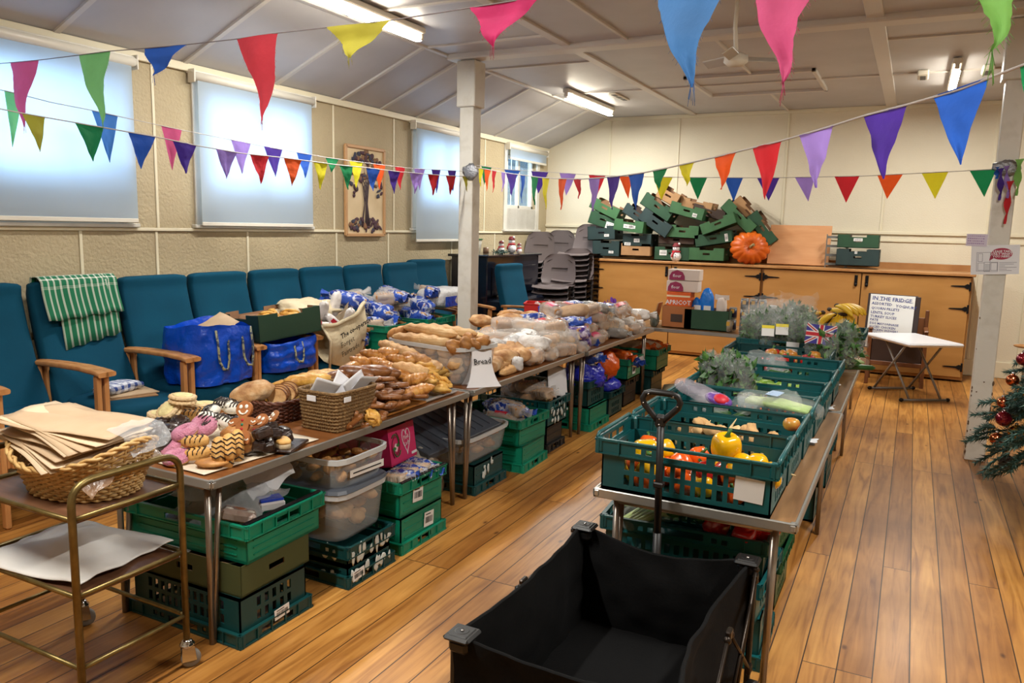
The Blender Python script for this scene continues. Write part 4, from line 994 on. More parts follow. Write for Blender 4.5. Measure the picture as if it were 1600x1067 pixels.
for k, (z, iv) in enumerate(((0, True), (.19, False))):
    c = crate('solid', 'handled_crate', 'bright green crate %s' % ('upside down on the floor below the pink fruit box' if iv else 'holding wrapped rolls and the pink fruit box'), L=.60, D=.42, H=.19, loc=(-2.495, 3.325, z), rz=-1 if k else 0, M=M_grn, inv=iv)
    f = label_mb(.09, .08, True, right_face(.6, .42, .11 if iv else .09, .06 if iv else -.04, -.012 if iv else -.012) @ rot(z=-4)); f.build('label', [M_label, M_bar], c)
f = MB(); f.box((0, 0, 0), (.02, .41, .012), ch=.003); b_ = f.build('bale_arm', M_blk, c); b_.location = (.295, 0, .192)
for k, (z, iv, m_, lab) in enumerate(((0, True, M_tealn, 'dark green crate upside down under the tub with the grey lid'),)):
    c = crate('solid', 'scribbled_crate', lab, L=.6, D=.42, H=.19, loc=(-2.62, 4.29, z), M=m_, inv=iv); scribble(right_face(.6, .42, .13, -.02, -.012), .13, .08, 9, 31, c)
for k, (z, iv) in enumerate(((0, True), (.185, False))):
    c = crate('solid', 'handled_crate', 'bright green crate %s' % ('upside down on the floor under the middle left table' if iv else 'of sliced bread under the middle left table'), L=.6, D=.42, H=.185, loc=(-2.565, 4.84, z), M=M_grn, inv=iv, rz=2 if iv else -3)
crate('solid', 'plastic_crate', 'black crate on the floor below the dark crate with paper bags', L=.56, D=.32, H=.2, loc=(-2.6, 5.33, 0), M=M_bkcr, inv=True)
c = crate('vent', 'scribbled_crate', 'dark teal crate with torn white labels holding brown paper bread bags', L=.6, D=.4, H=.2, loc=(-2.6, 5.33, .2), M=M_teal); scribble(right_face(.6, .4, .1, 0, .002), .3, .12, 16, 44, c)
crate('solid', 'handled_crate', 'bright green crate upside down on the floor below the blue bag crate', L=.6, D=.44, H=.2, loc=(-2.57, 6.14, 0), M=M_grn, inv=True, labels=())
crate('vent', 'vented_crate', 'dark teal crate stuffed with a bright blue plastic bag', L=.6, D=.42, H=.22, loc=(-2.59, 6.12, .2), M=M_tealn)
crate('vent', 'vented_crate', 'dark green crate on the floor under the orange carrier bag', L=.56, D=.40, H=.24, loc=(-2.57, 6.63, 0), M=M_tealn)
crate('solid', 'plastic_crate', 'black crate on the floor under the green crate of blue loaf bags', L=.56, D=.40, H=.26, loc=(-2.6, 7.12, 0), M=M_bkcr)
c = crate('solid', 'handled_crate', 'white-labelled green crate of blue and white loaf bags under the far left table', L=.6, D=.42, H=.2, loc=(-2.58, 7.1, .27), M=M_grn)
f = label_mb(.09, .1, True, right_face(.6, .42, .09, -.02, -.012)); f.build('label', [M_label, M_bar], c)
crate('solid', 'plastic_crate', 'dark green crate on the floor at the far end of the left row', L=.6, D=.42, H=.26, loc=(-2.55, 7.78, 0), M=M_tealn)
crate('solid', 'handled_crate', 'green crate of brown wrapped loaves at the far end of the left row', L=.6, D=.44, H=.22, loc=(-2.5, 7.78, .26), M=M_grn)
t = cbox('olive brown cardboard box with folded flaps on the floor between the two table rows', .5, .42, .2, mat('olive_brown_card', (104, 92, 62), .75), M_cint, (-1.75, 7.1, 0), 12, notch=False, slot=False, closed=True, name='flap_box')
f = MB(); f.grid(lambda u, v: (-.25+.3*u, -.2+.4*v, .206+.03*sin(u*pi*.5)), 8, 2, thick=.004); f.build('lid_flap', mat('olive_brown_card'), t)
# ---- crates on the right row of tables
CR = []
names = ['holding yellow and red peppers, nearest the wagon', 'of ginger and parsnips, second from the wagon', 'with the celery pack and purple-red bag, third from the wagon', 'of carrots, fourth from the wagon',
         'of green vegetables, fifth from the wagon', 'sixth from the wagon on the right row']
yy = [2.885, 3.29, 3.70, 4.13, 4.545, 4.965]
for k, y in enumerate(yy):
    lb = [(0, .235, .09, .10, .085, 3, False)] if k == 0 else []
    c = crate('vent', 'vented_crate', 'dark teal vented crate '+names[k], loc=(-.672+.012*k/3, y, TZ+.003), rz=(0, -.5, .5, -.6, .3, 0)[k], M=M_teal, labels=lb, bars=True, group='vented crates on the right tables'); CR.append(c)
for x, y, z, lab in ((-.74, 5.42, TZ, 'dark teal crate with red and green ends showing, just in front of the salad crate'), (-.76, 5.93, TZ+.02, 'dark teal crate heaped with salad bags, with a square white card on its front'), (-.62, 7.0, TZ, 'dark teal crate under the bunches of bananas')):
    c = crate('vent', 'vented_crate', lab, loc=(x, y, z), M=M_tealn if y < 5.6 else M_teal, bars=y < 5.6)
    if 5.8 < y < 6: f = label_mb(.085, .085, False, side_frames(.655, .41, .006)[0][0] @ tr(.06, .16, -.012) @ rot(y=180)); f.build('label', M_label, c)
# ---- crates under the right row
for k, (x, y, z, H, rz, m_, inv, lab) in enumerate([(-.72, 3.12, 0, .2, 3, M_teal, True, 'bottom teal crate of the stack under the nearest right table'), (-.72, 3.10, .2, .17, -2, M_teal, False, 'second teal crate up in the stack under the nearest right table'),
        (-.73, 3.11, .375, .15, 4, M_teal, False, 'top teal crate holding celery and red peppers under the nearest right table'),
        (-.73, 3.66, 0, .24, 0, M_dgrn, False, 'bottle green crate low down behind the front stack under the right table'), (-.73, 3.68, .25, .22, -3, M_dgrn, False, 'bottle green crate raised on another behind the front stack under the right table'),
        (-.70, 4.9, 0, .28, 0, M_teal, False, 'teal crate on the floor under the middle right table'), (-.70, 5.6, 0, .3, 0, M_teal, False, 'second teal crate back on the floor under the middle right table'), (-.70, 4.88, .285, .2, 3, M_teal, False, 'teal crate resting on the crate under the middle right table')]):
    crate('vent', 'vented_crate', lab, loc=(x, y, z), H=H, rz=rz, M=m_, inv=inv)
# ---- green boxes heaped on the cupboards
CT = 1.268
def hb(px, py, w, h, tilt, mo, mi, lab, yaw=0, y=10.45, D=.34, lbl=(), cl=False, sl=True, nt=True, pitch=0):
    """a box whose middle is seen at px,py; w,h in metres"""
    p = at(px, py, y=y)
    E_ = Euler((radians(pitch), radians(tilt), radians(yaw)), 'XYZ'); off = E_.to_matrix() @ V((0, 0, h/2))
    return cbox(lab, w, D, h, mo, mi, (p.x-off.x, p.y-off.y+D/2-.17, p.z-off.z), R=(radians(pitch), radians(tilt), radians(yaw)), lab=lbl, closed=cl, slot=sl, notch=nt, group='cardboard boxes heaped on the cupboards')
LB = [(0, .08, .06, .07, .035)]
G, G2, K = M_cgrn, M_cgrn2, M_cdk
heap = [(953, 388, .36, .19, 0, K, 'dark green box standing at the left end of the cupboard top', 0, LB, 10.5),
 (999, 390, .38, .15, 0, M_ctan, 'plain tan box with a dark handle notch on the cupboard top, left of the snowman', 0, (), 10.5),
 (946, 364, .37, .17, -3, K, 'dark box with a small white label, second up at the far left', 0, LB, 10.5),
 (1001, 375, .37, .15, 0, K, 'dark box with two white labels resting on the plain tan box', 0, [(0, .0, .08, .08, .05), (0, -.13, .03, .09, .04)], 10.5),
 (946, 344, .36, .17, 16, G, 'tilted green box with a large pale label at the left of the heap', 8, [(0, .12, .05, .12, .09)], 10.5),
 (951, 326, .40, .14, 24, G2, 'tilted mid green box topmost at the left end of the heap', 0, (), 10.5),
 (990, 353, .40, .14, 6, G2, 'green box with a brown patch and torn white label near the left of the heap', -6, [(0, 0, .07, .14, .05), (0, .06, .07, .09, .04)], 10.42),
 (1000, 336, .36, .13, 30, K, 'steeply tilted dark green box in the left dip of the heap', 0, (), 10.52),
 (1029, 348, .42, .17, 33, K, 'blue-green box sliding steeply downwards left of the middle of the heap', 0, (), 10.47),
 (1032, 324, .42, .16, 32, G, 'green box tilted steeply at the top left of the middle of the heap', 0, (), 10.5),
 (1049, 307, .28, .16, 28, M_ctan, 'brown open box poking above the heap left of centre', 0, (), 10.62),
 (1055, 396, .44, .16, 0, G, 'green box directly behind the snowman on the cupboard top', 0, [(0, -.12, .1, .1, .07)], 10.54),
 (1062, 375, .44, .10, 0, M_cint2, 'grey-brown shallow box on the green box behind the snowman', 0, (), 10.54),
 (1071, 362, .40, .15, 2, G2, 'mid green box with a top notch above the snowman, right side', 0, (), 10.5),
 (1078, 330, .42, .14, 14, G2, 'light green box with a small white label at the top middle of the heap', 0, [(0, .12, .05, .06, .05)], 10.48),
 (1092, 321, .40, .12, 12, M_ctan, 'brown-edged box behind the light green box at the top middle', 0, (), 10.68),
 (1108, 397, .42, .15, 0, G2, 'mid green box with black slot standing left of the pumpkin', 0, (), 10.5),
 (1119, 373, .44, .14, -10, G, 'green box with an upright white label, leaning just left of the pumpkin', 0, [(0, .17, .07, .04, .1)], 10.5),
 (1126, 350, .42, .13, -22, G2, 'light green box tilted upwards to the right above the pumpkin', 0, (), 10.44),
 (1112, 332, .40, .12, 14, M_cint2, 'brown open box lying behind the light green tilted box', 0, (), 10.66),
 (1158, 339, .46, .14, 42, G2, 'green box diving steeply down to the right above the pumpkin', 0, (), 10.5),
 (1172, 332, .42, .12, 46, M_ctan, 'brown inside-out box leaning behind the steep green box above the pumpkin', 0, (), 10.66),
 (1194, 357, .42, .14, 52, G, 'green box at the right end of the heap, resting against the pumpkin and board', 0, (), 10.55)]
for h_ in heap: hb(h_[0], h_[1], h_[2]*1.1, h_[3]*1.12, h_[4], h_[5], M_cint2 if h_[5] is K else M_cint, h_[6], h_[7], h_[9], lbl=h_[8])
hb(1341, 402, .48, .2, 0, K, M_cint2, 'dark green box with a round white hole on the right part of the cupboard top', 0, 10.5, lbl=[(0, -.02, .16, .03, .03)])
hb(1342, 377, .46, .16, 0, G, M_cint2, 'green box with a pale handle slot stacked on the darker box at the right', 0, 10.5, lbl=[(0, -.0, .1, .1, .035)])
# extra: leaning wooden board, wire racks, snowman, pumpkin
p0, p1, p2 = at(1206, 352, y=10.62), at(1302, 354, y=10.62), at(1197, 411, y=10.5)
f = MB(); f.M = frame((p0+p1)/2-((p0-p2)*.5), p1-p0, p0-p2); f.box((0, 0, 0), ((p1-p0).length, (p0-p2).length*1.02, .02), ch=.003)
single('wooden_board', f, mat('pale_beech_board', (212, 158, 112), .45, var=[(198, 140, 92)], scale=2.5, stretch=(1, 1, 7)), 'large pale wooden board leaning against the wall on the cupboards right of the pumpkin', 'board')
t = thing('wire_rack', 'grey wire and plastic rack between the leaning board and the green boxes', 'rack', (*at(1306, 412, y=10.55)[:2], CT))
M_rack = mat('grey_rack', (120, 122, 120), .4, .4)
for k in range(4):
    f = MB()
    for q in range(7): f.tube([(-.1+q*.033, -.12, .04+k*.11), (-.1+q*.033, .12, .04+k*.11)], .003, n=5)
    f.box((0, -.12, .045+k*.11), (.24, .008, .03)); f.build('rack_tier', M_rack, t)
for sx in (-1, 1):
    f = MB(); f.box((sx*.115, -.12, .2), (.012, .012, .42)); f.box((sx*.115, .12, .2), (.012, .012, .42)); f.build('upright', M_rack, t)
M_pk = mat('pumpkin_skin', (214, 104, 26), .4, var=[(196, 84, 16)], scale=9, sub=.05)
p = at(1172, 387, y=10.42); pr = .245
t = thing('pumpkin', 'big orange pumpkin lying on its side on the cupboards', 'pumpkin', (p.x, p.y, CT+.215), R=(radians(84), 0, radians(14)))
f = MB(); f.ell((0, 0, 0), (pr, .215, .19), nu=80, nv=20, fn=lambda v: V((v.x*(1.04-.09*abs(cos(math.atan2(v.y, v.x)*8))**6), v.y*(1.04-.09*abs(cos(math.atan2(v.y, v.x)*8))**6), v.z*(1-.35*math.exp(-((v.x**2+v.y**2)/.006))))))
f.build('flesh', M_pk, t)
f = MB(); f.tube([(0, 0, .1), (.005, 0, .15), (.012, .012, .19), (.03, .02, .21)], [.03, .02, .016, .02], n=7, cap=True); f.build('stalk', mat('dry_stalk', (150, 132, 90), .7), t)
M_snow = mat('snow_white_glaze', (232, 230, 232), .35, bump=.15, bscale=60); M_redk = mat('red_cloth', (176, 24, 40), .7); M_hat = mat('dark_red_hat', (110, 20, 30), .7)
def snowman(loc, s, label):
    t = thing('snowman_figure', label, 'ornament', loc); t.scale = (s,)*3
    f = MB(); f.ell((0, 0, .07), (.075, .07, .075), nu=24, nv=14); f.ell((0, 0, .035), (.06, .058, .036), nu=20, nv=8); f.build('body', M_snow, t)
    f = MB(); f.ell((0, 0, .18), (.05, .048, .048), nu=24, nv=14); h = f.build('head', M_snow, t)
    f = MB()
    for x in (-.016, .016): f.ell((x, -.046, .188), (.005, .003, .006), nu=8, nv=5)
    for k in range(5): f.ell((-.018+.009*k, -.045, .164-.004*(1-((k-2)/2)**2)), (.0025,)*3, nu=6, nv=4)
    for z in (.1, .065): f.ell((.01, -.072, z), (.007, .004, .007), nu=8, nv=5)
    f.build('eyes_and_buttons', M_blk, t)
    f = MB(); f.tube([(cos(a*pi/8)*.05, sin(a*pi/8)*.048, .138) for a in range(16)], .014, n=8, closed=True, flat=.8); f.tube([(-.02, -.05, .135), (-.035, -.072, .1), (-.04, -.076, .06)], [.016, .016, .02], n=8, flat=.4); f.build('scarf', M_redk, t)
    f = MB(); f.lathe([(.052, .205), (.055, .215), (.05, .22), (.045, .235), (.034, .255), (.0, .262)], n=20); f.build('hat', M_hat, t)
    f = MB(); f.ell((.04, -.01, .245), (.018,)*3, nz=.2, ns=8); f.build('pompom', M_snow, t)
    return t
p = at(1057, 406, y=10.4); snowman((p.x, 10.36, CT), .95, 'white snowman in red scarf and hat on the cupboard before the green boxes')
pz = 1.342
snowman((*at(776, 395, z=pz)[:2], pz), .01, 'x') if False else None
for x, y, s, lab in ((-4.58, 8.62, .62, 'small snowman in front on the black piano'), (-4.62, 8.98, .82, 'taller snowman at the right end of the piano top'), (-4.45, 8.86, .5, 'tiniest snowman beside the tall one on the piano')): snowman((x, y, pz), s, lab)
# ================================================================ BREAD, PASTRIES AND GROCERIES
def fm(name, c, var, rough=.6, scale=14, bump=.5, bscale=50, **k): return mat(name, c, rough, var=var, scale=scale, bump=bump, bscale=bscale, rnd=.1, **k)
F_crust = fm('golden_crust', (206, 156, 94), [(176, 122, 64), (140, 92, 46)], .5)
F_pale = fm('pale_roll_crust', (220, 186, 136), [(206, 162, 108), (176, 128, 80)], .6, scale=9)
F_flour = fm('floured_crust', (222, 196, 160), [(196, 152, 104), (150, 100, 58)], .75, scale=11)
F_dark = fm('dark_glazed_crust', (146, 94, 50), [(120, 72, 36), (84, 46, 22)], .35, coat=.2)
F_crois = fm('croissant_pastry', (214, 164, 92), [(188, 128, 60), (138, 86, 38)], .35, coat=.3)
F_butter = fm('buttery_pastry', (226, 186, 104), [(208, 156, 70), (170, 114, 46)], .45)
F_choc = fm('dark_chocolate', (48, 28, 22), [(30, 18, 14)], .35, coat=.3); F_milk = fm('chocolate_brown_cake', (88, 54, 36), [(62, 36, 24)], .7)
F_pink = fm('pink_sugar_icing', (222, 152, 176), [(208, 128, 158)], .5, scale=60, bump=1, bscale=160); F_dough = fm('fried_dough', (226, 184, 112), [(196, 140, 70)], .6)
F_short = fm('shortbread_icing', (232, 222, 160), [(222, 208, 150), (206, 186, 130)], .6); F_shortb = fm('shortbread_biscuit', (226, 200, 158), [(208, 176, 128)], .7)
F_ging = fm('gingerbread', (172, 108, 58), [(156, 94, 48)], .6, bump=.2); F_icw = fm('white_icing', (240, 236, 226), [(232, 226, 212)], .4, bump=.1)
F_cream = fm('cream_glaze', (232, 214, 180), [(220, 196, 156)], .4, bump=.2)
_proto = {}
def kind(name, n=3):
    def deco(fn): _proto[name] = (fn, n, []); return fn
    return deco
def put(k, loc, label, cat, group=None, R=None, s=1, name=None):
    """one more item of a kind: the first few are modelled, later ones are copies of them"""
    fn, n, made = _proto[k]
    if len(made) < n:
        o = fn(len(made)); made.append(o)
    else: o = dup(random.choice(made))
    o.location = loc; o.rotation_euler = R if R is not None else (0, 0, rp(0, 6.28)); o.scale = s if isinstance(s, tuple) else (s, s, s)
    o.name = name or k; tag(o, label, cat, group)
    if not group and 'group' in o: del o['group']
    return o
def one(name, f, mats): return f.build(name, mats)
@kind('bread_roll')
def _(i):
    f = MB(); f.ell((0, 0, .028), (.058, .05, .032), nu=22, nv=12, nz=.12, ns=2.5, seed=i); return one('bread_roll', f, F_pale)
@kind('golden_roll')
def _(i):
    f = MB(); f.ell((0, 0, .026), (.06, .045, .03), nu=22, nv=12, nz=.15, ns=2.5, seed=i+5, fn=lambda v: V((v.x, v.y, v.z-.008*math.exp(-(v.y/.008)**2)*(v.z > 0)))); return one('golden_roll', f, F_crust)
@kind('boule')
def _(i):
    f = MB(); f.ell((0, 0, .055), (.125, .085, .062), nu=30, nv=16, nz=.12, ns=2, seed=i+9, fn=lambda v: V((v.x, v.y, v.z-.012*math.exp(-(abs(v.y+.02*sin(v.x*20))/.009)**2)*(v.z > 0)*(1-abs(v.x)/.13)))); return one('boule', f, F_flour)
@kind('long_loaf')
def _(i):
    f = MB(); f.ell((0, 0, .04), (.17, .062, .045), nu=34, nv=16, nz=.08, ns=3, seed=i+3, sq=2.4, fn=lambda v: V((v.x, v.y, v.z+.006*max(0, v.z/.05)*cos(v.x*75+v.y*30)))); return one('long_loaf', f, [F_crust, F_pale, F_flour][i % 3])
@kind('baguette')
def _(i):
    f = MB(); f.ell((0, 0, .026), (.27, .036, .03), nu=26, nv=40, M=rot(y=0), sq=2.5, nz=.06, ns=5, seed=i, fn=lambda v: V((v.x, v.y+.01*sin(v.x*6+i), v.z+.005*max(0, v.z/.03)*cos(v.x*60+v.y*45)))); return one('baguette', f, F_pale)
@kind('croissant')
def _(i):
    pts = []; R_ = []
    for k in range(29):
        u = k/28*2-1; a = u*1.25; pts.append((sin(a)*.07, -cos(a)*.05+.05, .03)); base = .032*(1-abs(u)**1.7)+.006; seg = (k % 4)/4; R_.append(base*(1.12-.22*seg if u > 0 else .90+.22*seg))
    f = MB(); f.tube(pts, R_, n=12, flat=.85); return one('croissant', f, F_crois)
@kind('pretzel')
def _(i):
    pts = []; n = 60
    for k in range(n+1):
        t_ = -pi*.86+k/n*2*pi*.86; q = t_
        x = .085*sin(t_)*(1+.35*cos(t_)) if False else .08*sin(q)*(1-.25*cos(2*q)); y = -.055*cos(q)-.02*cos(2*q)
        if k < 13 or k > n-13:
            e = (13-k)/13 if k < 13 else (k-(n-13))/13; sx = -1 if k < 13 else 1; a0 = -pi*.86+13/n*2*pi*.86; 
            x0 = .08*sin(a0)*(1-.25*cos(2*a0))*(-sx)*(1 if False else 1); y0 = -.055*cos(a0)-.02*cos(2*a0)
            x = -sx*abs(x0)*(-1) * (1-e*1.75) if False else (abs(x0)*sx)*(1-e*1.75); y = y0-e*.07
        z = .018+.012*(abs(x) < .02)*(1 if k > n/2 else 0)
        pts.append((x, y, z))
    f = MB(); f.tube(pts, [.0125+.006*math.exp(-((k-n/2)/9)**2)-.004*(k < 6 or k > n-6) for k in range(n+1)], n=9); return one('pretzel', f, F_dark)
@kind('almond_pastry')
def _(i):
    f = MB(); f.ell((0, 0, .02), (.075, .042, .024), nu=22, nv=12, nz=.35, ns=3.5, seed=i+20); f.tube([(-.06, 0, .035), (-.03, .012, .045), (0, -.012, .047), (.03, .012, .045), (.06, 0, .035)], [.006, .012, .013, .012, .006], n=8); return one('almond_pastry', f, F_butter)
@kind('brown_bun')
def _(i):
    f = MB(); f.ell((0, 0, .03), (.095, .04, .034), nu=26, nv=14, nz=.08, ns=3, seed=i+2); return one('brown_bun', f, F_dark)
@kind('cheese_twist')
def _(i):
    f = MB(); f.ell((0, 0, .026), (.12, .04, .03), nu=30, nv=14, sq=2.6, nz=.12, ns=6, seed=i, fn=lambda v: V((v.x, v.y*(1+.1*cos(v.x*90)), v.z*(1+.12*cos(v.x*90+v.y*40))))); return one('cheese_twist', f, F_butter)
@kind('bread_slice')
def _(i):
    f = MB(); pr = [(.055*cos(a)*(1 if sin(a) < 0 else 1.05), .05*sin(a) if sin(a) > 0 else .042*sin(a)*1.1) for a in [2*pi*k/20 for k in range(20)]]; f.prism(pr, -.007, .007); f.prism([(x*.9, y*.9) for x, y in pr], -.0075, .0075, m=1); return one('bread_slice', f, [F_dark, F_pale])
@kind('shortbread_round')
def _(i):
    t = thing('shortbread_round', 'x', 'biscuit')
    def wav(r, z): return [(r*(1+.035*cos(18*a))*cos(a), r*(1+.035*cos(18*a))*sin(a), z) for a in [2*pi*k/72 for k in range(72)]]
    for z0 in (0, .02):
        f = MB(); R_ = [wav(.056, z0), wav(.06, z0+.006), wav(.058, z0+.014), wav(.05, z0+.017)]; n = 72; vs = [p for r in R_ for p in r]
        f.add(vs, [(a*n+k, a*n+(k+1) % n, (a+1)*n+(k+1) % n, (a+1)*n+k) for a in range(3) for k in range(n)]+[tuple(range(n))[::-1], tuple(range(3*n, 4*n))], 0, False); f.build('biscuit', F_shortb, t)
    f = MB(); f.ell((0, 0, .037), (.044, .044, .006), nu=30, nv=8, nz=.1, ns=4); f.build('yellow_icing', F_short, t)
    return t
@kind('pink_doughnut', 2)
def _(i):
    t = thing('pink_doughnut', 'x', 'doughnut')
    f = MB(); f.tube([(.034*cos(a), .034*sin(a), .022) for a in [2*pi*k/28 for k in range(28)]], .0235, n=14, closed=True); f.build('dough_ring', F_dough, t)
    f = MB(); n = 36; m_ = 10; vs = []
    for k in range(n):
        a = 2*pi*k/n
        for j in range(m_+1):
            b = -.35+(pi+.7)*j/m_+(.12*sin(5*a) if j in (0, m_) else 0); r = .025; vs.append(((.034+r*cos(b))*cos(a), (.034+r*cos(b))*sin(a), .022+r*sin(b)))
    f.add(vs, [(k*(m_+1)+j, ((k+1) % n)*(m_+1)+j, ((k+1) % n)*(m_+1)+j+1, k*(m_+1)+j+1) for k in range(n) for j in range(m_)], 0, True); f.build('pink_icing', F_pink, t); return t
def drizzle(f, L, w, h, n, seed):
    rnd = random.Random(seed)
    for k in range(n):
        x = -L+2*L*(k+.5)/n; f.tube([(x-.008+rnd.uniform(-.004, .004), -w*1.03, h*.55), (x-.004, -w*.86, h*.86), (x+.006, -w*.4, h*1.01), (x-.006, w*.3, h*1.02), (x+.004, w*.86, h*.86), (x+.007, w*1.03, h*.55)], .0034, n=5)
@kind('drizzled_finger', 3)
def _(i):
    t = thing('drizzled_finger_bun', 'x', 'pastry'); f = MB(); f.ell((0, 0, .024), (.062, .028, .026), nu=24, nv=12, sq=2.8, nz=.05, seed=i); f.build('pastry', F_dough, t)
    f = MB(); drizzle(f, .045, .026, .05, 4, i); f.build('chocolate_drizzle', F_choc, t); return t
@kind('striped_bun', 2)
def _(i):
    t = thing('striped_bun', 'x', 'pastry'); f = MB(); f.ell((0, 0, .025), (.052, .034, .028), nu=24, nv=12, nz=.06, seed=i); f.build('white_glaze', F_icw, t)
    f = MB(); drizzle(f, .04, .033, .053, 5, i+4); f.build('chocolate_stripes', F_choc, t); return t
@kind('chocolate_muffin')
def _(i):
    f = MB(); f.lathe([(.028, 0), (.038, .035), (.048, .045), (.046, .06), (.03, .072), (0, .076)], n=22); 
    for k in range(8): f.ell((.03*cos(k*.8), .03*sin(k*.8), .068), (.009, .008, .007), nu=7, nv=5, nz=.3, seed=k)
    return one('chocolate_muffin', f, F_choc)
@kind('chocolate_brownie')
def _(i):
    f = MB(); f.box((0, 0, .02), (.075, .055, .04), ch=.008); f.ell((0, 0, .04), (.034, .024, .006), nz=.2, seed=i); return one('chocolate_brownie', f, F_choc)
@kind('gingerbread_man', 1)
def _(i):
    t = thing('gingerbread_man', 'x', 'biscuit'); f = MB(); h = .012
    def disc(x, y, rx, ry, a=0):
        f.prism([(x+rx*cos(q)*cos(a)-ry*sin(q)*sin(a), y+rx*cos(q)*sin(a)+ry*sin(q)*cos(a)) for q in [2*pi*k/24 for k in range(24)]], 0, h, M=tr(0, 0, rp(-.0004, .0004)))
    disc(0, .062, .036, .034); disc(0, .0, .03, .042); disc(-.04, .012, .026, .015, .35); disc(.04, .012, .026, .015, -.35); disc(-.022, -.05, .017, .03, -.3); disc(.022, -.05, .017, .03, .3); f.build('biscuit', F_ging, t)
    f = MB()
    for x in (-.013, .013): f.ell((x, .072, h+.001), (.008, .009, .004), nu=12, nv=6)
    f.tube([(-.02, .056, h+.001), (-.012, .045, h+.001), (0, .041, h+.001), (.012, .045, h+.001), (.02, .056, h+.001)], .004, n=6)
    for x, y in ((-.05, .008), (.05, .008), (-.026, -.062), (.026, -.062)): f.tube([(x-.01, y+.004, h), (x, y-.003, h+.001), (x+.01, y+.003, h)], .0032, n=5)
    f.build('icing_face_and_cuffs', F_icw, t)
    f = MB(); f.ell((0, .018, h), (.006, .006, .004), nu=8, nv=5); f.ell((0, -.018, h), (.006, .006, .004), nu=8, nv=5); f.build('red_buttons', M_redk, t)
    f = MB(); f.ell((0, 0, h), (.006, .006, .004), nu=8, nv=5); f.build('green_button', M_grn, t); return t
# wrapped goods
W_clear = mat('clear_bread_bag', (232, 228, 222), .12, alpha=.34, spec=.9, bump=1.5, bscale=22); W_white = mat('white_printed_bag', (218, 214, 210), .4, var=[(196, 190, 186)], scale=9, bump=1.2, bscale=30, contrast=(.35, .5))
W_blue = mat('blue_printed_bag', (44, 78, 170), .25, var=[(200, 204, 214), (30, 56, 140)], scale=10, bump=1.2, bscale=30, contrast=(.42, .52)); W_purple = mat('purple_printed_bag', (104, 66, 150), .3, var=[(206, 196, 216), (70, 40, 120)], scale=9, bump=1.2, bscale=30, contrast=(.42, .52))
W_kraft = mat('paper_bread_bag', (190, 156, 122), .7, bump=.6, bscale=25); W_ora = mat('orange_plastic_bag', (214, 96, 30), .25, alpha=.88, bump=1.4, bscale=18); W_bluecar = mat('royal_blue_carrier_plastic', (30, 70, 200), .3, bump=1.4, bscale=14, var=[(20, 54, 170)], scale=5)
W_red = mat('red_card_label', (190, 30, 50), .5); W_pinkl = mat('pink_label', (212, 70, 110), .5); W_yell = mat('yellow_label', (232, 214, 30), .5); W_navy = mat('navy_print', (34, 44, 96), .5); W_grey = mat('grey_tinted_bag', (150, 150, 148), .25, alpha=.7, bump=1.4, bscale=24)
def bagged(i, inner, wrap, L=.15, W_=.065, H_=.05, lab=None, sl=True, name='wrapped_loaf', tail=True):
    t = thing(name, 'x', 'wrapped bread'); f = MB()
    if sl:
        n = 12
        for k in range(n):
            x = -L*.85+1.7*L*k/(n-1); f.box((x, 0, H_), (1.5*L/n, W_*1.7+rp(-.006, .004), H_*1.8+rp(-.006, .004)), M=rot(y=rp(-4, 4)), ch=.012)
        f.build('sliced_loaf', inner, t)
    else:
        for k in range(4): f.ell((-L*.6+L*.4*k, rp(-.3, .3)*W_, H_*(.7+.3*(k % 2))), (L*.33, W_*.62, H_*.62), nz=.1, ns=3, seed=k+i)
        f.build('rolls', inner, t)
    f = MB(); o = V((i*3.1, i*1.7, 0))
    def fn(v):
        p = V(v); q = p*22+o; d = noise.noise(q)*.010+noise.noise(q*2.3)*.006
        return p*(1+d/.07)
    f.ell((0, 0, H_), (L*1.06, W_*1.1, H_*1.1), nu=34, nv=18, sq=3.6, fn=fn)
    if tail: f.grid(lambda u, v: ((L*1.0+.075*u), (v-.5)*(.045+.07*u*abs(u-.2))+.006*sin(9*v+i), H_*1.1+.03*u*sin(v*7+i)+.014*sin(v*15)), 6, 14)
    f.build('wrapper', wrap, t)
    if lab: f = MB(); f.grid(lambda u, v: (-.05+.1*u, (v-.5)*W_*1.5, H_*2.16-.35*H_*(2*v-1)**4+.002), 6, 6); f.build('printed_label', lab, t)
    return t
@kind('clear_sliced', 2)
def _(i): return bagged(i, F_pale if i else F_crust, W_clear, lab=None)
@kind('blue_loaf', 2)
def _(i): return bagged(i+3, F_pale, W_blue)
@kind('white_loaf', 2)
def _(i): return bagged(i+5, F_pale, W_white, L=.13)
@kind('purple_loaf', 1)
def _(i): return bagged(i+7, F_pale, W_purple, L=.14, lab=W_navy)
@kind('label_loaf', 2)
def _(i): return bagged(i+9, F_crust, W_clear, lab=(W_pinkl, W_red)[i], L=.12)
@kind('bag_of_rolls', 3)
def _(i): return bagged(i+11, (F_pale, F_crust, F_flour)[i], W_clear, sl=False, L=.14, W_=.085, name='bag_of_rolls')
@kind('white_rolls', 2)
def _(i): return bagged(i+14, F_pale, W_white if i else W_clear, sl=False, L=.11, W_=.08, lab=M_label, name='bag_of_rolls')
@kind('grey_rolls', 1)
def _(i): return bagged(i+17, F_crust, W_grey, sl=False, L=.13, W_=.08, name='bag_of_rolls')
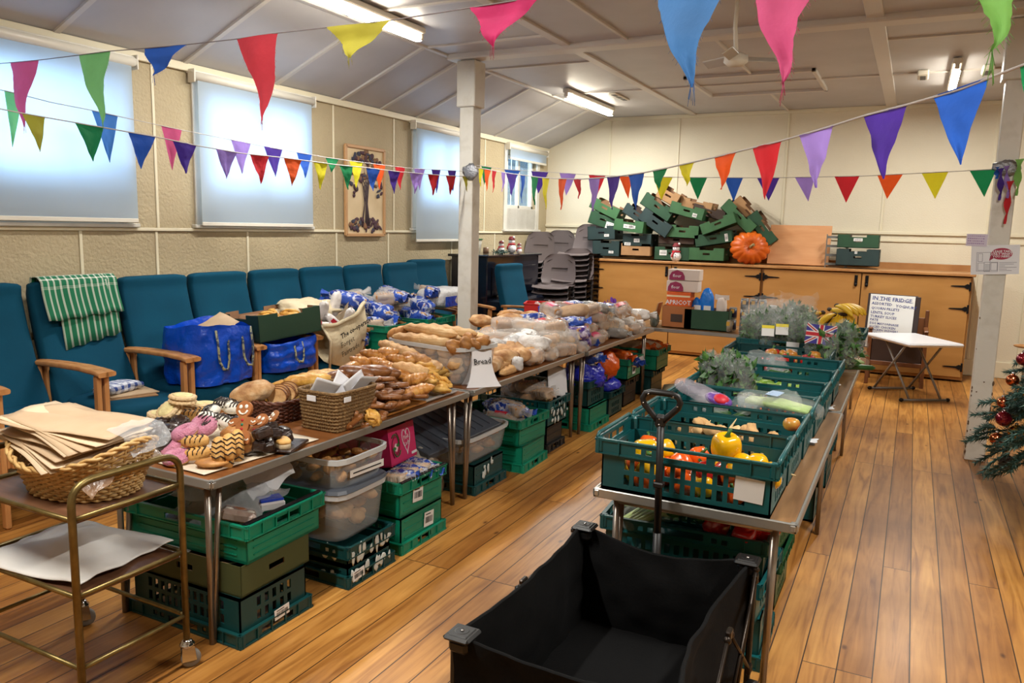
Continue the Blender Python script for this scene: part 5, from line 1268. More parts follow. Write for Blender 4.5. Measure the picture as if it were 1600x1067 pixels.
@kind('kraft_bag', 2)
def _(i):
    t = thing('paper_bread_bag', 'x', 'bread bag'); f = MB(); f.ell((.02, 0, .04), (.12, .045, .038), nz=.1, seed=i); f.build('loaf', F_crust, t)
    f = MB(); f.ell((-.02, 0, .045), (.12, .07, .05), nu=28, nv=14, sq=4, nz=.12, ns=5, seed=i); f.build('paper_sleeve', W_kraft, t); 
    f = MB(); f.grid(lambda u, v: (-.06+.07*u, (v-.5)*.08, .097), 4, 4); f.build('window_label', (M_label, W_pinkl)[i], t); return t
@kind('orange_bag', 2)
def _(i): return bagged(i+21, F_crust, W_ora, name='orange_loaf_bag')
# ---------------------------------------------------------------- table one: trays of pastries
tz = TZ+.003
f = MB(); f.grid(crumple(lambda u, v: ((u-.5)*.60, (v-.5)*.62, 0), .0025, 6, 9), 20, 20, thick=.0015)
single('greaseproof_sheet', f, mat('greaseproof_paper', (222, 208, 186), .6), 'sheet of greaseproof paper under the doughnuts at the near table corner', 'paper', (-2.64, 2.36, tz+.004), rz=-3)
# yellow shortbread rounds  (px, py, z, tiltx, tilty)
SB = [(268, 646, .80, 30, -28, 'leaning in front, tilted towards the trolley'), (300, 640, .79, 8, 12, 'in the middle of the group, under the topmost'), (285, 629, .85, 4, 4, 'topmost of the group'), (322, 640, .765, -4, 6, 'at the right end of the group'), (250, 657, .745, 10, -6, 'lowest at the left end of the group')]
for x, y, z, a, b, w_ in SB: put('shortbread_round', at(x, y, z=z), 'yellow iced shortbread round '+w_, 'biscuit', 'yellow shortbread rounds', (radians(a), radians(b), rp(0, 3)))
MU = [(252, 676, .73), (268, 684, .725), (250, 696, .725), (280, 672, .74), (262, 704, .71), (246, 688, .76)]
for k, (x, y, z) in enumerate(MU): put('chocolate_muffin', at(x, y, z=z), 'very dark chocolate muffin beside the willow basket, %s of the six from the left' % ORD[sorted(range(6), key=lambda q: MU[q][0]).index(k)], 'muffin', 'dark chocolate muffins', (rp(-.5, .5), rp(-.5, .5), 0), .9)
DO = [(292, 682, .79, 18, -10, 'lying flat, largest at the front left'), (320, 669, .79, 30, 24, 'tilted behind the front pink doughnut'), (276, 700, .74, 40, -25, 'standing on edge under the front pink doughnut'), (278, 722, .725, 10, 0, 'lowest, nearest the trolley handle')]
for x, y, z, a, b, w_ in DO: put('pink_doughnut', at(x, y, z=z-.015), 'pink sugared ring doughnut '+w_, 'doughnut', 'pink ring doughnuts', (radians(a), radians(b), 0), .98)
DR = [(306, 698, .775, 0), (342, 704, .78, 60), (357, 700, .785, 70), (371, 693, .785, 80), (310, 717, .735, 5), (340, 717, .735, 30), (300, 656, .77, -20), (316, 652, .775, -40), (356, 714, .745, 70), (372, 706, .745, 80)]
DR = [(x, y, z, 45 if a < 20 else -45) for x, y, z, a in DR]
for k, (x, y, z, a) in enumerate(DR): put('drizzled_finger', at(x, y, z=z-.012), 'golden finger bun with chocolate drizzle, %s of ten from the left' % ORD[sorted(range(10), key=lambda q: DR[q][0]).index(k)], 'pastry', 'drizzled finger buns', (radians(rp(-6, 6)), radians(rp(-6, 6)-(65 if a < 0 else 0)), radians((136 if a < 0 else a)+rp(-8, 8))), (.88, .95, .95), name='drizzled_finger_bun')
for k, (x, y, w_) in enumerate([(380, 690, 'nearest the gingerbread men'), (372, 681, 'behind the other'), (331, 728, 'lying at the front edge of the greaseproof sheet')]): put('golden_roll', at(x, y, z=.76 if k < 2 else .715), 'smooth round brown topped bun '+w_, 'bun', None, (radians(80 if k < 2 else 0), 0, radians(30)), 1.1 if k < 2 else (1.1, .8, .55), name='round_bun')
ST = [(326, 661, .79, 30), (336, 650, .81, -20), (350, 668, .775, 10), (362, 672, .76, 40), (352, 640, .805, 0), (366, 646, .79, 30), (330, 673, .76, 0)]
for k, (x, y, z, a) in enumerate(ST): put('striped_bun', at(x, y, z=z), 'white glazed bun with chocolate stripes, %s of seven from the left' % ORD[sorted(range(7), key=lambda q: ST[q][0]).index(k)], 'pastry', 'white striped buns', (radians(rp(-25, 25)), radians(rp(-20, 20)), radians(a)), 1.0)
for x, y, z, R_, w_ in [(381, 664, .835, (66, -8, 12), 'upright at the left with its face tilted'), (413, 672, .775, (50, 0, -38), 'lying on its side at the right'), (396, 679, .765, (48, 0, -10), 'lower, behind the brownies')]:
    put('gingerbread_man', at(x, y, z=z), 'gingerbread man biscuit with a white icing smile, '+w_, 'biscuit', 'gingerbread men', tuple(radians(a) for a in R_), 1.05)
BR = [(398, 694, .75), (414, 690, .755), (430, 686, .755), (426, 675, .77), (442, 682, .74), (404, 704, .73), (420, 701, .73), (446, 692, .722), (392, 704, .725), (412, 684, .785)]
for k, (x, y, z) in enumerate(BR): put('chocolate_brownie', at(x, y, z=z), 'glossy dark chocolate cake square, %s of ten from the left' % ORD[sorted(range(10), key=lambda q: (BR[q][0], q)).index(k)], 'cake', 'chocolate cake squares', (radians(rp(-20, 20)), radians(rp(-20, 20)), rp(0, 3)), 1)
t = thing('glazed_bun', 'oblong glazed bun alone at the table edge in front of the seagrass basket', 'bun', at(441, 697, z=.722), 62)
f = MB(); f.ell((0, 0, .012), (.03, .055, .026), nu=24, nv=12, sq=3); f.build('crumb', F_cream, t)
f = MB(); f.ell((0, 0, .026), (.031, .056, .014), nu=24, nv=10, sq=3); f.build('glazed_top', F_dough, t)
f = MB(); f.box((0, 0, 0), (.26, .2, .012), ch=.004); single('cake_board', f, F_choc, 'low dark cake board under the chocolate squares', 'board', (*at(425, 696, z=.71)[:2], tz+.012), rz=20)
# brown wicker basket of slices
p = at(412, 640, z=.72)
woven('wicker_basket', 'dark brown wicker basket of brown bread behind the gingerbread men', (-2.80, 2.92, tz), .14, .17, .10, .18, 11, 26, .0048, M_bwick, sq=4)
put('boule', (-2.83, 2.77, .80), 'crusty brown loaf sticking up at the left end of the wicker basket', 'bread', None, (radians(10), radians(-14), radians(35)), .85, name='crusty_loaf')
for k in range(8): put('bread_slice', (-2.74-.01*k+rp(-.015, .015), 2.83+.024*k, .815+.005*(k % 3)), 'upright slice of brown bread in the wicker basket, %s from the left' % ORD[k], 'bread slice', 'slices in the wicker basket', (radians(78), 0, radians(28+rp(-12, 12))), .95)
for k in range(6): put('cheese_twist', (-2.82+.05*(k % 2), 3.06+.075*(k//2)+.03*(k % 2), .80+.03*(k % 2)), 'cheese-topped yellow twist behind the seagrass basket, %s from the left' % ORD[k], 'pastry', 'cheese topped twists', (0, radians(rp(-8, 8)), radians(50+rp(-20, 20))), 1.08)
for k in range(5): put('cheese_twist', (-2.84+.03*k, 3.02+.07*k, .735), 'cheese twist low in the pile behind the seagrass basket, %s from the left' % ORD[k], 'pastry', 'cheese topped twists', (0, 0, radians(40)), 1.0)
# seagrass basket with napkins
t = thing('seagrass_basket', 'square woven seagrass basket of white napkins at the front of the pastry table', 'basket', (-2.44, 2.925, tz), -1)
f = MB(); h, w0, w1 = .185, .118, .135
def sgr(u, v, o=0):
    a = 2*pi*u; e = 7; q = 1/(abs(cos(a))**e+abs(sin(a))**e)**(1/e); w = (w0+(w1-w0)*v)*(1+.0-.02*v); r = w*q+o+.0028*sin(v*pi*22)+.0018*sin(u*2*pi*64+(int(v*22) % 2)*pi)
    hole = 0
    return (cos(a)*r*.98, sin(a)*r*1.22, h*v)
f.grid(lambda u, v: sgr(u, v), 256, 66); f.grid(lambda u, v: sgr(1-u, v, -.008), 64, 10); f.box((0, 0, .005), (w0*1.9, w0*2.3, .008)); f.build('woven_side', M_seag, t)
f = MB(); f.tube([V(sgr(k/80, 1, -.002)) for k in range(80)], .0085, n=7, closed=True); f.build('rolled_rim', M_seag, t)
f = MB(); f.M = tr(w1*.975, -.085, h*.83) @ rot(y=90) @ rot(z=90) ; f.box((0, 0, 0), (.05, .026, .005), ch=.002); f.M = tr(-.02, -w1*1.215, h*.84) @ rot(x=90); f.box((0, 0, 0), (.055, .028, .006), ch=.002); f.build('hand_hole', M_paper, t)
for k, (x, y, a, b) in enumerate([(-.03, -.08, 30, 20), (.0, .03, -20, 40), (.04, .09, 14, -30), (.05, .12, 40, 10)]):
    f = MB(); f.grid(crumple(lambda u, v: ((u-.5)*.13, 0, (v-.5)*.16), .006, 10, k), 10, 10, thick=.0015)
    single('paper_napkin', f, M_paper, 'white paper napkin sticking out of the seagrass basket, %s from the left' % ORD[k], 'napkin', (-2.44+x, 2.925+y, tz+.165), R=(radians(a), radians(b), radians(60+k*9)), group='napkins in the seagrass basket')
# trays with pretzels, croissants
M_tray = mat('wood_effect_tray', (184, 124, 58), .3, var=[(160, 100, 40)], scale=4); M_foilt = mat('silver_foil_tray', (196, 196, 196), .3, .6)
def tray(loc, L, D, m, label, rz=0):
    f = MB(); f.box((0, 0, .004), (L, D, .006))
    for a in ((0, D/2, L, .012), (0, -D/2, L, .012), (L/2, 0, .012, D), (-L/2, 0, .012, D)): f.box((a[0], a[1], .011), (a[2]+.008, a[3]+.008, .012), ch=.004)
    single('serving_tray', f, m, label, 'tray', loc, rz)
tray((-2.50, 3.31, tz), .36, .40, M_tray, 'wood-effect tray under the pretzels at the table edge')
tray((-2.53, 3.69, tz), .4, .32, M_foilt, 'silver tray under the croissants and twisted pastries')
def heap_put(kinds, pts, group):
    for k, it in enumerate(pts): pass
PZ = [(556, 655, .74, 60), (575, 650, .73, 50), (552, 640, .77, 70), (590, 640, .75, 20), (600, 633, .755, 10), (620, 628, .75, 0), (575, 628, .79, 20), (596, 622, .79, 5), (612, 616, .79, 12), (632, 618, .76, 5), (560, 625, .80, 30), (585, 612, .82, 15), (608, 605, .81, 10),
      (572, 605, .84, 10), (556, 612, .83, 20), (626, 606, .79, 0), (640, 612, .75, 10), (592, 600, .84, 0), (645, 626, .735, 0), (610, 640, .73, 0)]
rk = sorted(range(len(PZ)), key=lambda q: PZ[q][0])
for k, (x, y, z, a) in enumerate(PZ): put('pretzel', at(x, y, z=z), 'glossy dark brown pretzel on the wood-effect tray, %s from the left' % ORD[rk.index(k)], 'pretzel', 'pretzels on the tray', (radians(a+rp(-12, 12)), radians(rp(-15, 15)), radians(rp(-40, 70))), 1.0)
BB = [(530, 597, .83, 20, 'left, nearest the camera'), (556, 590, .85, -10, 'left of the middle'), (584, 588, .85, -15, 'right, behind the pretzels'), (540, 612, .79, 30, 'lower left, over the napkins'), (600, 592, .83, -20, 'under the croissants')]
for x, y, z, a, w_ in BB: put('brown_bun', at(x, y, z=z), 'long shiny chestnut brown bun in the pastry heap, '+w_, 'bun', 'long chestnut buns', (radians(10), radians(rp(-8, 8)), radians(a+40)), 1.05)
CRS = [(580, 562, .86, 20), (606, 558, .875, -30), (562, 573, .84, 40), (548, 582, .82, 60), (590, 575, .83, 0), (620, 570, .84, 10), (638, 585, .82, -30), (650, 600, .80, -10), (660, 618, .77, -40), (648, 622, .76, 20), (575, 588, .80, 0), (628, 595, .80, 30), (606, 582, .82, -10), (640, 572, .83, 0), (618, 588, .80, 60), (596, 564, .85, -60), (665, 603, .77, 20), (572, 567, .82, 0)]
rk = sorted(range(len(CRS)), key=lambda q: CRS[q][0])
for k, (x, y, z, a) in enumerate(CRS): put('croissant', at(x, y, z=z), 'golden brown croissant in the pastry heap, %s from the left' % ORD[rk.index(k)], 'croissant', 'croissants in the pastry heap', (radians(rp(-25, 35)), radians(rp(-25, 25)), radians(a+30)), 1.05)
for k, (x, y, z, a) in enumerate([(650, 566, .85, -20), (632, 556, .87, -25), (668, 575, .82, -20), (610, 548, .88, -30), (640, 583, .84, 0)]): put('long_loaf', at(x, y, z=z), 'smooth golden finger roll above the croissants, %s from the left' % ORD[[3, 1, 4, 0, 2][k]], 'roll', 'golden finger rolls', (0, radians(8), radians(a+20)), (.62, .62, .7), name='finger_roll')
ALM = [(672, 594, .78, 10), (684, 588, .76, 30), (690, 602, .745, 0), (674, 606, .76, -20), (684, 612, .735, 20), (660, 592, .80, 0), (697, 590, .745, 50), (668, 582, .80, 20)]
rk = sorted(range(len(ALM)), key=lambda q: ALM[q][0])
for k, (x, y, z, a) in enumerate(ALM): put('almond_pastry', at(x-4, y, z=z), 'flaky buttery twisted pastry at the right of the silver tray, %s from the left' % ORD[rk.index(k)], 'pastry', 'flaky twisted pastries', (radians(rp(-20, 20)), radians(rp(-25, 25)), radians(a)), 1.15)
put('almond_pastry', at(582, 652, z=.735), 'pale twisted pastry leaning on the front pretzels', 'pastry', None, (radians(60), radians(30), 0), .8)
# fill under the heap so that it rests on the trays
for k in range(14): put('croissant', (-2.84+.085*(k % 5)+rp(-.01, .01), 3.3+.14*(k//5)+rp(-.02, .02), .735+.035*(k % 2)), 'croissant low down inside the pastry heap between the trays', 'croissant', 'buried croissants of the pastry heap', (rp(-.3, .3), rp(-.3, .3), rp(0, 6)), 1.05)
# ---------------------------------------------------------------- table two: tub of rolls, loaves
TL, TD, TH_ = .56, .66, .235
tbx = (-2.62, 4.02+.02, tz)
TBR = Matrix.Rotation(radians(-11), 3, 'Z'); TBC = V((-2.665, 4.235, tz))
tub('large clear plastic tub filled with bread rolls on the left tables', .68, .43, .24, TBC, -11)
for lz in range(4):
    for a in range(6):
        for b in range(4):
            if 0 < a < 5 and 0 < b < 3 and lz < 3: continue
            p = TBC+TBR @ V(((-.25+.1*a)*(.92+.025*lz), (-.14+.095*b)*(.92+.025*lz), 0)); 
            put('bread_roll' if random.random() < .7 else 'golden_roll', (p.x, p.y, tz+.012+.052*lz), 'soft round bread roll seen through the side of the large clear tub', 'bread roll', 'rolls inside the large clear tub', (rp(-.6, .6), rp(-.6, .6), rp(0, 6)), (.92, .92, 1.05), name='bread_roll')
f = MB(); f.box((0, 0, .08), (.42, .2, .16), ch=.03); single('bread_block', f, F_pale, 'mass of bread in the core of the large clear tub', 'bread', TBC+V((0, 0, .008)), rz=-11)
for k, (dx, dy, dz) in enumerate([(-.03, -.15, .0), (-.02, -.06, .012), (.0, .03, .0), (-.02, -.10, .052), (.02, .0, .05), (.03, .12, .01)]):
    p = TBC+TBR @ V((dx, dy, .225+dz)); put('baguette', p, 'long pale baguette lying across the top of the large clear tub, %s of six' % ORD[k], 'baguette', 'baguettes on the clear tub', (radians(rp(-10, 10)), 0, radians(-11+rp(-3, 3))), (.92, 1.15, 1.15))
for k, (dx, dy, dz, a) in enumerate([(.24, -.17, .03, 60), (.28, -.12, .05, 70), (.30, -.06, .03, 40), (.25, -.07, .07, 80), (.31, .02, .03, 30), (-.29, -.14, .05, 80), (-.26, -.10, .06, 70), (.28, .08, .03, 20)]):
    p = TBC+TBR @ V((dx, dy, .2+dz)); put('golden_roll', p, 'oval golden roll on top of the large clear tub, %s from the left' % ORD[(2, 4, 6, 3, 7, 0, 1, 5)[k]], 'roll', 'golden rolls on the clear tub', (radians(a), radians(20), radians(60+30*k)), 1.05)
# hand-lettered BREAD card
t = thing('bread_label_bag', 'white paper bag hand-lettered Bread standing at the table edge', 'sign', at(752, 602, z=tz), R=(0, 0, radians(48)))
t.scale = (1.35, 1.35, 1.25)
f = MB()
def bg(u, v):
    w = .062-.022*v if v < .75 else .048; return ((u-.5)*2*w*(1+.35*(1-v)**4), -.04*(1-v)**2-.006*sin(u*pi)*(1-v)-.0, .17*v+.004*sin(u*8)*(v > .9))
f.grid(bg, 12, 16); f.grid(lambda u, v: tuple(V(bg(1-u, v))*1+V((0, .07*(1-v)**1.2+.006, 0))), 12, 16); f.build('paper_bag', M_paper, t)
f = MB(); f.M = tr(0, -.011, .122) @ rot(x=80) ; f.text('Bread', .042, rot(z=4), xs=.85, bold=.01); f.build('handwriting', M_bar, t)
# loaves on table two  (px, py, z, rz, kind, scale)
LV = [(795, 515, .87, 40, 'boule', 1.1, 'large floury oval loaf tilted up at the front of the loaf heap'), (800, 500, .93, 60, 'long_loaf', .95, 'long floury loaf rising behind the large oval loaf'), (752, 510, .85, 20, 'boule', .85, 'crusty brown loaf at the left end of the loaf heap'),
      (825, 505, .90, 10, 'boule', .85, 'dark crusted loaf on top of the middle of the loaf heap'), (808, 521, .84, 15, 'long_loaf', .72, 'pale oval loaf below the large floury one'), (840, 508, .87, -12, 'long_loaf', 1.0, 'long golden loaf across the top right of the loaf heap'),
      (828, 524, .83, 0, 'long_loaf', .6, 'small golden loaf in the middle of the loaf heap'), (850, 527, .80, 50, 'long_loaf', .7, 'golden plaited loaf at the right of the loaf heap'), (834, 541, .77, 30, 'boule', .72, 'round speckled loaf beside the white bag'),
      (853, 553, .75, 20, 'boule', .72, 'smooth golden round loaf at the table edge'), (866, 548, .74, 30, 'boule', .7, 'floury round loaf at the right edge of the loaf table'), (783, 536, .79, 20, 'long_loaf', .8, 'loaf lying low behind the white paper bag'),
      (776, 520, .82, 30, 'long_loaf', .8, 'dark loaf half hidden behind the tub'), (870, 530, .77, 20, 'long_loaf', .6, 'brown seeded loaf among the bagged breads')]
for x, y, z, a, k_, s_, lb in LV: put(k_, at(x, y, z=z-.02), lb, 'bread', 'loose loaves on the left tables', (radians(rp(-12, 12)), radians(rp(-14, 8)), radians(a+20)), s_*1.05, name='crusty_loaf')
for k, (x, y, z) in enumerate([(822, 561, .745), (834, 558, .747), (842, 553, .75)]): put('boule', at(x, y, z=z), 'round yellow crusted bun at the table edge, %s of three' % ORD[k], 'bun', 'yellow crusted buns', (radians(80), 0, radians(110)), (.55, .62, .6), name='yellow_bun')
for k in range(18): put('boule' if k % 3 else 'long_loaf', (-2.86+.15*(k % 4)+rp(-.02, .02), 4.45+.2*(k//4)+rp(-.03, .03), tz+.035), 'loaf at the bottom of the heap on the middle left table', 'bread', 'loaves low in the heap', (rp(-.2, .2), rp(-.2, .2), rp(0, 6)), .95, name='crusty_loaf')
for k in range(4): put('baguette', (-2.34-.04*k, 4.58+.02*k, tz+.0+.028*(k % 3)), 'dark seeded stick loaf at the edge of the middle table, %s from the front' % ORD[k], 'baguette', 'dark seeded stick loaves', (0, 0, radians(92+rp(-8, 8))), (.62, .95, .95), name='seeded_stick')
def paperbag(loc, R, w, l, label, m=M_paper, seed=0, name='white_paper_bag'):
    f = MB(); f.ell((0, 0, .03), (l, w, .045), nu=26, nv=14, sq=4, nz=.22, ns=4, seed=seed); f.grid(crumple(lambda u, v: (l*(.9+.35*u), (v-.5)*w*2*(.6+.5*u), .03+.02*u), .012, 14, seed), 6, 10)
    return single(name, f, m, label, 'paper bag', loc, R=R)
M_bagw = mat('crinkled_white_paper_bag', (214, 212, 210), .55, var=[(186, 184, 184)], scale=7, bump=1.3, bscale=28)
paperbag(at(806, 545, z=.78), (radians(20), radians(30), radians(150)), .075, .1, 'crumpled white paper bag standing up among the loaves', M_bagw, 2)
paperbag(at(786, 548, z=.77), (radians(40), radians(20), radians(70)), .04, .15, 'long white printed baguette sleeve slanting over the seeded sticks', M_bagw, 5)
paperbag(at(860, 496, z=.86), (0, 0, radians(30)), .08, .1, 'white wrapped bundle at the back of the loaf heap', M_bagw, 7)
paperbag(at(808, 575, z=.73), (0, 0, radians(120)), .04, .05, 'small crumpled white wrapper hanging at the table edge', M_bagw, 9)
# ---------------------------------------------------------------- table three: heap of wrapped bread
KN = ['clear_sliced', 'bag_of_rolls', 'white_rolls', 'label_loaf', 'grey_rolls', 'kraft_bag', 'blue_loaf', 'purple_loaf', 'white_loaf']
NM = {'clear_sliced': 'sliced loaf in a clear bag', 'bag_of_rolls': 'clear bag of rolls', 'white_rolls': 'white labelled bag of rolls', 'label_loaf': 'red or pink labelled loaf', 'grey_rolls': 'grey-tinted bag of rolls', 'kraft_bag': 'loaf in a brown paper sleeve',
      'blue_loaf': 'loaf in a blue printed bag', 'purple_loaf': 'loaf in a purple printed bag', 'white_loaf': 'loaf in a white printed bag'}
cnt = 0
for L_ in range(4):
    nx, ny = (4, 11) if L_ < 2 else ((3, 9) if L_ == 2 else (2, 6))
    for a in range(nx):
        for b in range(ny):
            x = -2.36-.16*a-.06*L_+rp(-.03, .03); y = 5.0+.235*b+.13*L_+rp(-.05, .05)
            if y > 7.5 or y < 4.95: continue
            z = tz+.075*L_
            if L_ == 3 and y < 6: continue
            if L_ == 2 and y < 5.4: continue
            k_ = random.choice(KN[:6]+KN+['label_loaf', 'blue_loaf', 'kraft_bag', 'purple_loaf', 'label_loaf']) if y > 5.6 else random.choice(['bag_of_rolls', 'white_rolls', 'clear_sliced', 'white_rolls'])
            near = 'front edge' if a == 0 else ('back' if a >= nx-1 else 'middle'); lay = ['bottom layer', 'second layer', 'third layer', 'top'][L_]
            put(k_, (x, y, z), '%s in the wrapped bread heap, %s, %s' % (NM[k_], lay, near), 'wrapped bread', 'wrapped bread heap, %s' % k_.replace('_', ' '), (rp(-.25, .25), rp(-.25, .25), rp(0, 6.28)), rp(.85, 1.1)); cnt += 1
f = MB()
for k in range(14):
    a = k*2.4; r = .05*sqrt((k+1)/14); f.grid(lambda u, v: (cos(a)*(r+.03*u), sin(a)*(r+.03*u), .02+.05*(1-abs(u-.4))*(.4+.6*(1-r/.06))+.02*(v-.5)+.02*cos(a)*v), 4, 3)
single('purple_bow', f, mat('purple_ribbon', (120, 70, 170), .35, .1), 'shiny purple ribbon bow on top of the wrapped bread heap', 'bow', at(951, 478, z=.96))
t = put('label_loaf', at(975, 492, z=.92), 'red-ended pack of sliced bread standing out at the top right of the heap', 'wrapped bread', None, (radians(20), radians(10), radians(-60)), 1.0)
paperbag(at(862, 488, z=.9), (radians(10), 0, radians(20)), .06, .12, 'bright blue and clear plastic bag at the back of the heap beside the red box', W_bluecar, 12, 'blue_plastic_bag')
f = MB(); f.panel(-.3, 0, .3, .2, [(-.08, .14, .08, .17)], .006, M=tr(0, -.17, 0) @ rot(x=90)); 
RBP = at(856, 482, y=7.9)
t = thing('red_plastic_box', 'red plastic box on the floor side behind the bread heap by the teal chair', 'box', (RBP.x, RBP.y, RBP.z-.16), 20)
f = MB()
for T, W_, k in side_frames(.5, .34, .006): f.panel(-W_/2, 0, W_/2, .22, [(-.06, .15, .06, .18)], .006, 0, T); f.add(*boxmesh((0, .22, 0), (W_+.02, .012, .02)), M=T)
f.build('box_shell', mat('red_plastic', (196, 34, 34), .4), t)
f = MB(); f.box((0, 0, .004), (.49, .33, .008)); f.build('box_floor', mat('red_plastic'), t)
t = thing('low_stool', 'plain low stool under the red plastic box behind the tables', 'stool', (RBP.x, RBP.y, 0), 20)
f = MB(); f.box((0, 0, RBP.z-.18), (.42, .34, .03), ch=.006); f.build('seat', M_beech, t)
for sx in (-1, 1):
    for sy in (-1, 1): f = MB(); f.box((sx*.17, sy*.13, (RBP.z-.19)/2), (.03, .03, RBP.z-.19), ch=.004); f.build('leg', M_beech, t)
# ================================================================ BUNTING
def flagmat(name, c):
    m = mat('bunting_'+name, c, .8, var=[tuple(int(v*.86) for v in c)], scale=6, bump=.3, bscale=40)
    if not m.get('tl'):
        g = N(m); b = g.n['Principled BSDF']; tl = g.new('ShaderNodeBsdfTranslucent'); tl.inputs[0].default_value = lin(c); mx = g.new('ShaderNodeMixShader'); mx.inputs[0].default_value = .4
        g.link(b.outputs[0], mx.inputs[1]); g.link(tl.outputs[0], mx.inputs[2]); g.link(mx.outputs[0], g.n['Material Output'].inputs[0]); m['tl'] = 1
    return m
FC = dict(pink=(206, 84, 134), green=(120, 190, 120), dkgreen=(24, 132, 78), blue=(40, 90, 186), ltblue=(70, 126, 190), red=(206, 40, 50), yellow=(222, 210, 40), orange=(238, 92, 32), purple=(74, 46, 148), lilac=(160, 130, 212), magenta=(206, 50, 112), lime=(136, 198, 104), crimson=(190, 52, 66), olive=(184, 176, 60))
M_cord = mat('grey_bunting_tape', (190, 186, 184), .8); M_cordd = mat('dark_bunting_string', (110, 102, 104), .8)
def bunting(label, A, B, path, flags, cord=.004, frayed=False, pre=(), post=(), cm=M_cord):
    A, B = V(A), V(B); n = V((-(B.y-A.y), B.x-A.x, 0))
    def hit(px, py):
        d = FWD+RGT*((px-800)/FPX)+UPV*((533.5-py)/FPX); return CAM+d*((n.dot(A-CAM))/n.dot(d))
    def sy(px):
        for (x0, y0), (x1, y1) in zip(path, path[1:]):
            if x0 <= px <= x1: return y0+(y1-y0)*(px-x0)/(x1-x0)
        return path[0][1] if px < path[0][0] else path[-1][1]
    t = thing('bunting', label, 'bunting', A, group=None)
    xs = [path[0][0]+(path[-1][0]-path[0][0])*k/60 for k in range(61)]
    pts = [V(p) for p in pre]+[hit(x, sy(x)) for x in xs]+[V(p) for p in post]
    f = MB(); f.M = tr(*(-A)); f.tube(pts, cord, n=6, flat=1.0); f.build('cord', cm, t)
    sd = 0
    for x0, x1, tx, ty, c in flags:
        sd += 1; a, b, q = hit(x0, sy(x0)), hit(x1, sy(x1)), hit(tx, ty); nn = n.normalized()
        def fn(u, v, e=0):
            p = a.lerp(b, u).lerp(q, v); w = 1-v
            p = p+nn*((.012 if frayed else .004)*sin(v*7+sd)+(.010 if frayed else .006)*w*sin(u*6+sd*2)+.006*noise.noise(V((u*4, v*5, sd))))*(.4+v)
            if frayed: p = p+(b-a).normalized()*(.010*noise.noise(V((sd, v*26, round(u)*7)))*(abs(u-.5) > .4))*w
            return p
        f = MB(); f.M = tr(*(-A)); f.grid(lambda u, v: fn(u, v*.985), 8, 16)
        f.tube([a-V((0, 0, 0))+nn*.001, b+nn*.001], cord*1.15, n=6)
        if frayed:
            rnd = random.Random(sd)
            for k in range(26):
                v = rnd.random(); s_ = rnd.choice((0, 1)); p = fn(s_, v); d = (b-a).normalized()*(1 if s_ else -1)
                f.tube([p, p+d*rnd.uniform(.003, .009)+V((0, 0, -.008))], .0004, n=3)
            for k in range(7): p = fn(rnd.random(), .95); f.tube([p, p+V((0, 0, -rnd.uniform(.02, .05)))+(b-a).normalized()*rnd.uniform(-.008, .008)], .0006, n=3)
        o = f.build('flag', flagmat(c, FC[c]), t); o['label'] = {'dkgreen': 'dark green', 'ltblue': 'light blue', 'crimson': 'red'}.get(c, c)+' pennant'
    return t
D1 = V((-3.86, 6.53, 2.1)); D2 = V((.53, 6.69, 2.2))
A3 = at(-10, 168, x=-4.0); B5 = CAM+(FWD+RGT*((1640-800)/FPX)+UPV*((533.5-88)/FPX))*1.8
bunting('frayed bunting string crossing the top left, with the big hanging red pennant', (-5.0, 2.88, 2.58), (-1.06, 2.2, 2.36), [(-8, 100), (15, 98), (60, 94), (125, 86), (170, 80), (222, 76), (290, 70), (370, 61), (430, 52), (520, 42), (610, 32), (735, 12), (850, -6)],
  [(14, 58, 33, 200, 'pink'), (123, 172, 158, 196, 'green'), (226, 292, 241, 119, 'blue'), (370, 434, 415, 192, 'crimson'), (513, 612, 550, 92, 'olive'), (735, 845, 768, 73, 'magenta')], .0022, True, post=[(-.3, 2.0, 2.45), (3.6, 1.2, 2.9)], cm=M_cordd)
bunting('nearest frayed bunting at the top right, its light blue, pink and lime pennants hanging from above the frame', at(1000, -22, y=1.8), at(1640, -40, y=1.3), [(985, -30), (1640, -42)], [(1012, 1128, 1072, 138, 'ltblue'), (1176, 1280, 1218, 133, 'pink'), (1526, 1612, 1552, 84, 'lime')], .0022, True, pre=[(-2.5, 2.1, 2.6)], post=[(3.6, -.2, 2.6)], cm=M_cordd)['label'] = 'nearest frayed bunting, light blue, pink and lime pennants cut off by the top edge'
bunting('upper of the two bunting strings running from the left window to the left pillar', at(-10, 138, x=-4.98), D1+V((-.02, 0, .07)), [(-10, 139), (10, 142), (80, 160), (147, 173), (200, 185), (283, 203), (360, 218), (420, 230), (510, 246), (545, 251), (640, 263), (735, 268)],
  [(7, 36, 20, 231, 'green'), (143, 184, 172, 255, 'ltblue'), (252, 284, 269, 267, 'pink'), (361, 392, 378, 272, 'lilac'), (412, 441, 430, 277, 'purple'), (463, 487, 477, 279, 'blue'), (509, 530, 518, 270, 'dkgreen'), (546, 567, 557, 294, 'yellow'), (583, 602, 593, 296, 'orange'), (617, 633, 625, 297, 'red'), (647, 664, 655, 297, 'lilac'), (674, 688, 682, 302, 'purple'), (700, 713, 708, 299, 'purple')], .003)
